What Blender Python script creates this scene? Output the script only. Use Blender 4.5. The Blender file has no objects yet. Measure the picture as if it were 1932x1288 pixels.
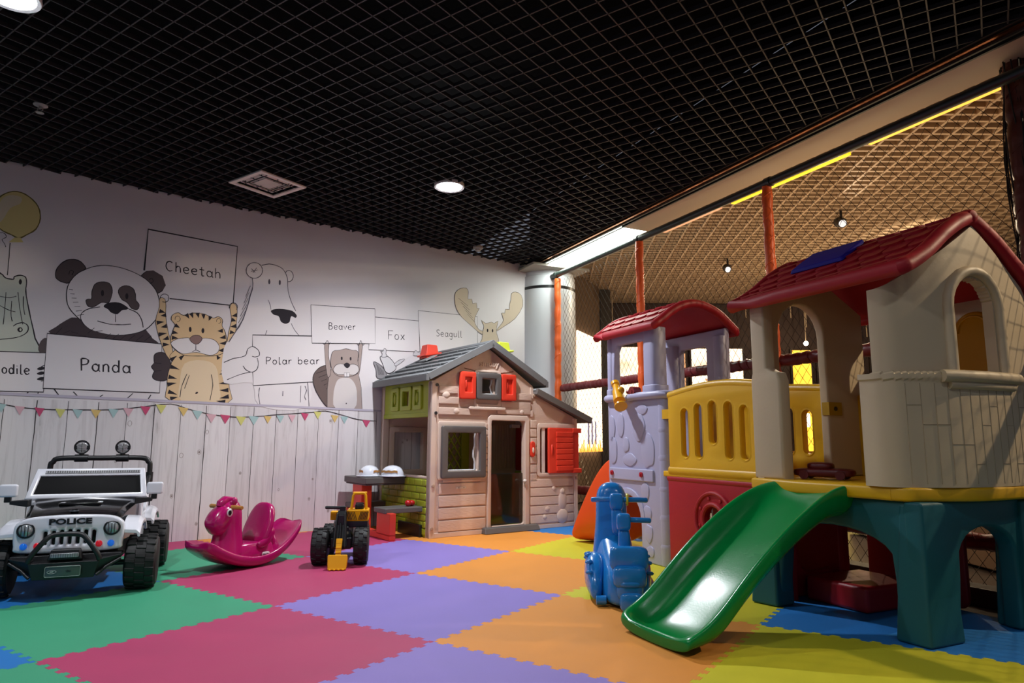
import bpy, bmesh, math, random
from mathutils import Vector, Matrix
from mathutils.geometry import tessellate_polygon
random.seed(7)
S = bpy.context.scene
col = S.collection
PI = math.pi
R = math.radians
def V(*a): return Vector(a)
# ------------------------------------------------------------ camera, world, lights, exposure
cam_d = bpy.data.cameras.new('camera'); cam = bpy.data.objects.new('camera', cam_d); col.objects.link(cam); S.camera = cam
cam_d.sensor_width = 36.0; cam_d.sensor_fit = 'HORIZONTAL'; cam_d.lens = 1279.32/1932*36.0; cam_d.clip_start = .02
_p, _r = .1448, .0046
_f = V(0, math.cos(_p), math.sin(_p)); _u = V(0, -math.sin(_p), math.cos(_p)); _x = V(1, 0, 0)
_rx = _x*math.cos(_r)+_u*math.sin(_r); _ru = -_x*math.sin(_r)+_u*math.cos(_r)
_m = Matrix((_rx, _ru, -_f)).transposed().to_4x4(); _m.translation = V(0, 0, .7876)
cam.matrix_world = _m
W = bpy.data.worlds.new('world'); S.world = W; W.use_nodes = True
W.node_tree.nodes['Background'].inputs[0].default_value = (.62, .66, .8, 1)
W.node_tree.nodes['Background'].inputs[1].default_value = .08
S.view_settings.view_transform = 'Standard'; S.view_settings.look = 'None'; S.view_settings.gamma = 1
S.view_settings.exposure = 1.15
def light(name, kind, loc, energy, color, size=.1, target=None, spot=None, blend=.6, size_y=None):
    d = bpy.data.lights.new(name, kind); d.energy = energy; d.color = color
    o = bpy.data.objects.new(name, d); col.objects.link(o); o.location = loc
    if kind == 'AREA':
        d.size = size
        if size_y: d.shape = 'RECTANGLE'; d.size_y = size_y
    else: d.shadow_soft_size = size
    if kind == 'SPOT': d.spot_size = R(spot); d.spot_blend = blend
    if target is not None:
        o.rotation_euler = (Vector(target)-Vector(loc)).to_track_quat('-Z', 'Y').to_euler()
    return o
CZ = 2.745                                   # height of the open-cell ceiling
COOL = (.93, .95, 1.0); WARM = (1.0, .62, .33)
DOWN = [(-.495, 5.065), (-2.25, 2.78), (-.3, 1.7), (1.5, 1.1), (-1.6, -.2)]  # first two are in view; the last three are unseen, added as fill
DE = [108, 54, 11, 3, 16]
for i, (x, y) in enumerate(DOWN):
    light('downlight_lamp', 'SPOT', (x, y, CZ-.03), DE[i], COOL, .055, (x, y, 0), 158, .75)
for (x, y, e, tx, ty) in ((3.26, 6.4, 45, 1.9, 3.6), (2.7, 8.2, 60, 1.2, 6.5), (4.3, 2.7, 95, 1.3, 2.5), (4.4, 6.2, 60, 4.0, 9.5)):
    light('hall_spot_lamp', 'SPOT', (x, y, 2.86), e, (1, .78, .52), .018, (tx, ty, .6), 120, .7)
# the hall beyond the net: unseen area lamp added to brighten its louvred ceiling
light('hall_ceiling_fill', 'AREA', (3.2, 6.3, 1.75), 22, (1, .7, .42), 2.4, (3.2, 6.3, 3.4), size_y=4.5)
# ------------------------------------------------------------ materials
def lin(h):
    c = [int(h[i:i+2], 16)/255 for i in (0, 2, 4)]
    return tuple(v/12.92 if v <= .04045 else ((v+.055)/1.055)**2.4 for v in c)+(1,)
MATS = {}
def mat(name, hexc, rough=.5, metal=0, bump=0, bscale=60, emit=0, spec=.5, mott=0, coat=0, alpha=1, trans=0, bdist=.002, kind='noise', sss=0):
    if name in MATS: return MATS[name]
    m = bpy.data.materials.new(name); m.use_nodes = True; nt = m.node_tree; b = nt.nodes['Principled BSDF']
    c = lin(hexc)
    b.inputs['Base Color'].default_value = c; b.inputs['Roughness'].default_value = rough; b.inputs['Metallic'].default_value = metal
    b.inputs['Specular IOR Level'].default_value = spec
    if coat: b.inputs['Coat Weight'].default_value = coat; b.inputs['Coat Roughness'].default_value = .08
    if emit: b.inputs['Emission Color'].default_value = c; b.inputs['Emission Strength'].default_value = emit
    if trans: b.inputs['Transmission Weight'].default_value = trans
    tc = nt.nodes.new('ShaderNodeTexCoord')
    n2 = nt.nodes.new('ShaderNodeTexNoise'); n2.inputs['Scale'].default_value = 5; n2.inputs['Detail'].default_value = 4
    nt.links.new(tc.outputs['Object'], n2.inputs['Vector'])
    mr = nt.nodes.new('ShaderNodeMapRange'); mr.inputs[3].default_value = max(rough-.06, .02); mr.inputs[4].default_value = min(rough+.08, 1)
    nt.links.new(n2.outputs[0], mr.inputs[0]); nt.links.new(mr.outputs[0], b.inputs['Roughness'])
    if mott:
        mx = nt.nodes.new('ShaderNodeMix'); mx.data_type = 'RGBA'
        mx.inputs[6].default_value = tuple(v*(1-mott) for v in c[:3])+(1,); mx.inputs[7].default_value = tuple(min(v*(1+mott*.6), 1) for v in c[:3])+(1,)
        nt.links.new(n2.outputs[0], mx.inputs[0]); nt.links.new(mx.outputs[2], b.inputs['Base Color'])
    if bump:
        if kind == 'noise':
            n = nt.nodes.new('ShaderNodeTexNoise'); n.inputs['Scale'].default_value = bscale; n.inputs['Detail'].default_value = 3; out = n.outputs[0]
            nt.links.new(tc.outputs['Object'], n.inputs['Vector'])
        elif kind == 'grain':
            mp = nt.nodes.new('ShaderNodeMapping'); mp.inputs['Scale'].default_value = (1.2, 1.2, 7)
            nt.links.new(tc.outputs['Object'], mp.inputs[0])
            n = nt.nodes.new('ShaderNodeTexWave'); n.bands_direction = 'Z'; n.inputs['Scale'].default_value = bscale; n.inputs['Distortion'].default_value = 5; n.inputs['Detail'].default_value = 2; n.inputs['Detail Scale'].default_value = 1.2
            nt.links.new(mp.outputs[0], n.inputs['Vector']); out = n.outputs['Fac']
        elif kind == 'brick':
            mp = nt.nodes.new('ShaderNodeMapping'); mp.inputs['Rotation'].default_value = (R(90), 0, 0)
            n = nt.nodes.new('ShaderNodeTexVoronoi'); n.inputs['Scale'].default_value = bscale
            nt.links.new(tc.outputs['Object'], n.inputs['Vector']); out = n.outputs[0]
        bp = nt.nodes.new('ShaderNodeBump'); bp.inputs['Strength'].default_value = bump; bp.inputs['Distance'].default_value = bdist
        nt.links.new(out, bp.inputs['Height']); nt.links.new(bp.outputs[0], b.inputs['Normal'])
    MATS[name] = m; return m
# ------------------------------------------------------------ mesh builder
def smoothpts(pts, closed=False, n=4):
    P = [Vector(p) for p in pts]; N = len(P)
    if N < 3: return P
    if not closed: P = [P[0]]+P+[P[-1]]; rng = range(1, N)
    else: rng = range(N)
    out = []
    for i in rng:
        p0, p1, p2, p3 = [P[(i+k) % len(P)] for k in (-1, 0, 1, 2)]
        for j in range(n):
            t = j/n; out.append(.5*((2*p1)+(-p0+p2)*t+(2*p0-5*p1+4*p2-p3)*t*t+(-p0+3*p1-3*p2+p3)*t**3))
    if not closed: out.append(P[-1])
    return out
def rrect(x0, y0, x1, y1, r=.02, n=4):
    r = min(r, abs(x1-x0)/2.001, abs(y1-y0)/2.001); o = []
    for cx, cy, a in ((x1-r, y0+r, -90), (x1-r, y1-r, 0), (x0+r, y1-r, 90), (x0+r, y0+r, 180)):
        for k in range(n+1): t = R(a+90*k/n); o.append((cx+r*math.cos(t), cy+r*math.sin(t)))
    return o
def ell(cx, cy, rx, ry=None, n=24):
    ry = ry or rx; return [(cx+rx*math.cos(2*PI*k/n), cy+ry*math.sin(2*PI*k/n)) for k in range(n)]
def arch(x0, x1, z0, z1, n=12):               # upright opening with a half-round head
    r = (x1-x0)/2; return [(x0, z0), (x1, z0)]+[((x0+x1)/2+r*math.cos(PI*k/n), z1-r+r*math.sin(PI*k/n)) for k in range(n+1)]
XZ = Matrix(((1, 0, 0, 0), (0, 0, -1, 0), (0, 1, 0, 0), (0, 0, 0, 1)))      # plate drawn in (x, z), facing -y
YZ = Matrix(((0, 0, 1, 0), (1, 0, 0, 0), (0, 1, 0, 0), (0, 0, 0, 1)))       # plate drawn in (y, z), facing +x
def at(x=0, y=0, z=0): return Matrix.Translation((x, y, z))
class MB:
    def __init__(s): s.bm = bmesh.new(); s.mats = []; s.mi = 0; s.M = Matrix()
    def m(s, material):
        if material not in s.mats: s.mats.append(material)
        s.mi = s.mats.index(material); return s
    def add(s, vs, fs):
        bv = [s.bm.verts.new(s.M @ Vector(v)) for v in vs]
        for f in fs:
            try: fc = s.bm.faces.new([bv[i] for i in f]); fc.material_index = s.mi
            except ValueError: pass
        return s
    def box(s, x0, y0, z0, x1, y1, z1):
        return s.add([(x0, y0, z0), (x1, y0, z0), (x1, y1, z0), (x0, y1, z0), (x0, y0, z1), (x1, y0, z1), (x1, y1, z1), (x0, y1, z1)],
                     [(3, 2, 1, 0), (4, 5, 6, 7), (0, 1, 5, 4), (1, 2, 6, 5), (2, 3, 7, 6), (3, 0, 4, 7)])
    def hexa(s, b, t):                         # bottom quad, top quad
        return s.add(list(b)+list(t), [(3, 2, 1, 0), (4, 5, 6, 7), (0, 1, 5, 4), (1, 2, 6, 5), (2, 3, 7, 6), (3, 0, 4, 7)])
    def loft(s, rings, cap=True, closed=False):
        n = len(rings[0]); vs = [p for r in rings for p in r]; fs = []
        K = len(rings)
        for i in range(K if closed else K-1):
            a = i*n; b = ((i+1) % K)*n
            for j in range(n): k = (j+1) % n; fs.append((a+j, a+k, b+k, b+j))
        if cap and not closed: fs.append(tuple(range(n))[::-1]); fs.append(tuple(range((K-1)*n, K*n)))
        return s.add(vs, fs)
    def tube(s, pts, r, n=10, cap=True, closed=False):
        P = [Vector(p) for p in pts]; rings = []; K = len(P); up = None
        for i, p in enumerate(P):
            if closed: d = P[(i+1) % K]-P[i-1]
            else: d = P[min(i+1, K-1)]-P[max(i-1, 0)]
            d.normalize()
            if up is None: up = d.orthogonal().normalized()
            a = (up-d*up.dot(d)); a = a.normalized() if a.length > 1e-6 else d.orthogonal().normalized(); up = a; b = d.cross(a)
            rr = r[i] if isinstance(r, (list, tuple)) else r
            rings.append([p+(a*math.cos(2*PI*k/n)+b*math.sin(2*PI*k/n))*rr for k in range(n)])
        return s.loft(rings, cap, closed)
    def cyl(s, a, b, r, n=20, r2=None): return s.tube([a, b], [r, r if r2 is None else r2], n)
    def lathe(s, prof, c=(0, 0, 0), n=24, M=None):
        O = s.M
        if M is not None: s.M = O @ M
        rings = [[(c[0]+r*math.cos(2*PI*k/n), c[1]+r*math.sin(2*PI*k/n), c[2]+z) for k in range(n)] for r, z in prof]
        s.loft(rings, prof[0] != prof[-1]); s.M = O; return s
    def ball(s, c, rx, ry=None, rz=None, n=16, M=None):
        ry = ry or rx; rz = rz or rx; O = s.M
        if M is not None: s.M = O @ M
        vs = [(c[0], c[1], c[2]-rz)]; h = n//2
        for i in range(1, h):
            t = -PI/2+PI*i/h
            vs += [(c[0]+rx*math.cos(t)*math.cos(2*PI*k/n), c[1]+ry*math.cos(t)*math.sin(2*PI*k/n), c[2]+rz*math.sin(t)) for k in range(n)]
        vs.append((c[0], c[1], c[2]+rz)); fs = []; L = len(vs)-1
        for k in range(n): fs.append((0, 1+(k+1) % n, 1+k)); fs.append((L, L-n+k, L-n+(k+1) % n))
        for i in range(h-2):
            for k in range(n): a = 1+i*n; fs.append((a+k, a+(k+1) % n, a+n+(k+1) % n, a+n+k))
        s.add(vs, fs); s.M = O; return s
    def sell(s, c, rx, ry, rz, e=.5, n=20):    # superellipsoid, boxier for small e
        sg = lambda v: math.copysign(abs(v)**e, v)
        h = n//2; rings = []
        for i in range(h+1):
            t = -PI/2+PI*i/h*.98+.01*PI
            rings.append([(c[0]+rx*sg(math.cos(t))*sg(math.cos(2*PI*k/n)), c[1]+ry*sg(math.cos(t))*sg(math.sin(2*PI*k/n)), c[2]+rz*sg(math.sin(t))) for k in range(n)])
        return s.loft(rings)
    def plate(s, outline, holes=(), depth=.02, bev=.003, M=None, seg=2):  # drawn in XY, centred on z = 0
        cu = bpy.data.curves.new('c', 'CURVE'); cu.dimensions = '2D'; cu.fill_mode = 'BOTH'
        bev = min(bev, depth/2*.98); cu.extrude = depth/2-bev; cu.bevel_depth = bev; cu.bevel_resolution = seg; cu.offset = -bev
        for pts in [outline]+list(holes):
            sp = cu.splines.new('POLY'); sp.points.add(len(pts)-1); sp.use_cyclic_u = True
            ar = sum(pts[i-1][0]*pts[i][1]-pts[i][0]*pts[i-1][1] for i in range(len(pts)))
            pp = list(pts)
            if (ar > 0) != (pts is outline): pp = pp[::-1]
            if pts is not outline: pp = pp
            for q, p in zip(sp.points, pp): q.co = (p[0], p[1], 0, 1)
        o = bpy.data.objects.new('t', cu); me = bpy.data.meshes.new_from_object(o)
        T = s.M @ (M if M is not None else Matrix())
        vs = [s.bm.verts.new(T @ v.co) for v in me.vertices]
        for p in me.polygons:
            try: f = s.bm.faces.new([vs[i] for i in p.vertices]); f.material_index = s.mi
            except ValueError: pass
        bpy.data.objects.remove(o); bpy.data.curves.remove(cu); bpy.data.meshes.remove(me); return s
    def prism(s, outline, z0, z1, M=None):
        O = s.M
        if M is not None: s.M = O @ M
        n = len(outline); s.add([(x, y, z0) for x, y in outline]+[(x, y, z1) for x, y in outline],
              [tuple(range(n))[::-1], tuple(range(n, 2*n))]+[(i, (i+1) % n, n+(i+1) % n, n+i) for i in range(n)])
        s.M = O; return s
    def build(s, name, material=None, parent=None, bev=0, seg=2, sub=0, angle=38, merge=True, wn=True):
        if material is not None and not s.mats: s.mats = [material]
        if merge: bmesh.ops.remove_doubles(s.bm, verts=s.bm.verts, dist=1e-5)
        bmesh.ops.recalc_face_normals(s.bm, faces=s.bm.faces)
        me = bpy.data.meshes.new(name); s.bm.to_mesh(me); s.bm.free()
        for m_ in s.mats: me.materials.append(m_)
        me.polygons.foreach_set('use_smooth', [True]*len(me.polygons))
        if not sub: me.set_sharp_from_angle(angle=R(angle))
        o = bpy.data.objects.new(name, me); col.objects.link(o)
        if parent is not None: o.parent = parent
        if bev:
            b = o.modifiers.new('b', 'BEVEL'); b.width = bev; b.segments = seg; b.limit_method = 'ANGLE'; b.angle_limit = R(35); b.harden_normals = True
        if sub:
            b = o.modifiers.new('s', 'SUBSURF'); b.levels = sub; b.render_levels = sub
        return o
def empty(name, loc=(0, 0, 0), rz=0, label=None, cat=None, group=None):
    o = bpy.data.objects.new(name, None); col.objects.link(o); o.location = loc; o.rotation_euler = (0, 0, rz)
    o.empty_display_size = .05
    if label: tag(o, label, cat, group)
    return o
def tag(o, label=None, cat=None, group=None, kind=None):
    if label: o['label'] = label
    if cat: o['category'] = cat
    if group: o['group'] = group
    if kind: o['kind'] = kind
    return o
def struct(o, label=None, cat='setting'):
    o['kind'] = 'structure'
    if label: o['label'] = label
    o['category'] = cat
    return o
def dup(root, loc=None, rz=None, label=None, group=None):
    r = root.copy(); col.objects.link(r)
    if loc is not None: r.location = loc
    if rz is not None: r.rotation_euler = (0, 0, rz)
    if label: r['label'] = label
    if group: r['group'] = group
    for ch in list(root.children):
        c = ch.copy(); col.objects.link(c); c.parent = r
        for g in list(ch.children):
            d = g.copy(); col.objects.link(d); d.parent = c
    return r
def text_bm(mb, txt, size, M, depth=.002, bold=0, align='CENTER', sx=1, shear=0):
    cu = bpy.data.curves.new('t', 'FONT'); cu.body = txt; cu.size = size; cu.extrude = depth/2; cu.offset = bold; cu.align_x = align; cu.align_y = 'CENTER'; cu.resolution_u = 3; cu.shear = shear
    o = bpy.data.objects.new('t', cu); me = bpy.data.meshes.new_from_object(o); T = mb.M @ M @ Matrix.Diagonal((sx, 1, 1, 1))
    vs = [mb.bm.verts.new(T @ v.co) for v in me.vertices]
    for p in me.polygons:
        try: f = mb.bm.faces.new([vs[i] for i in p.vertices]); f.material_index = mb.mi
        except ValueError: pass
    bpy.data.objects.remove(o); bpy.data.curves.remove(cu); bpy.data.meshes.remove(me)
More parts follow.
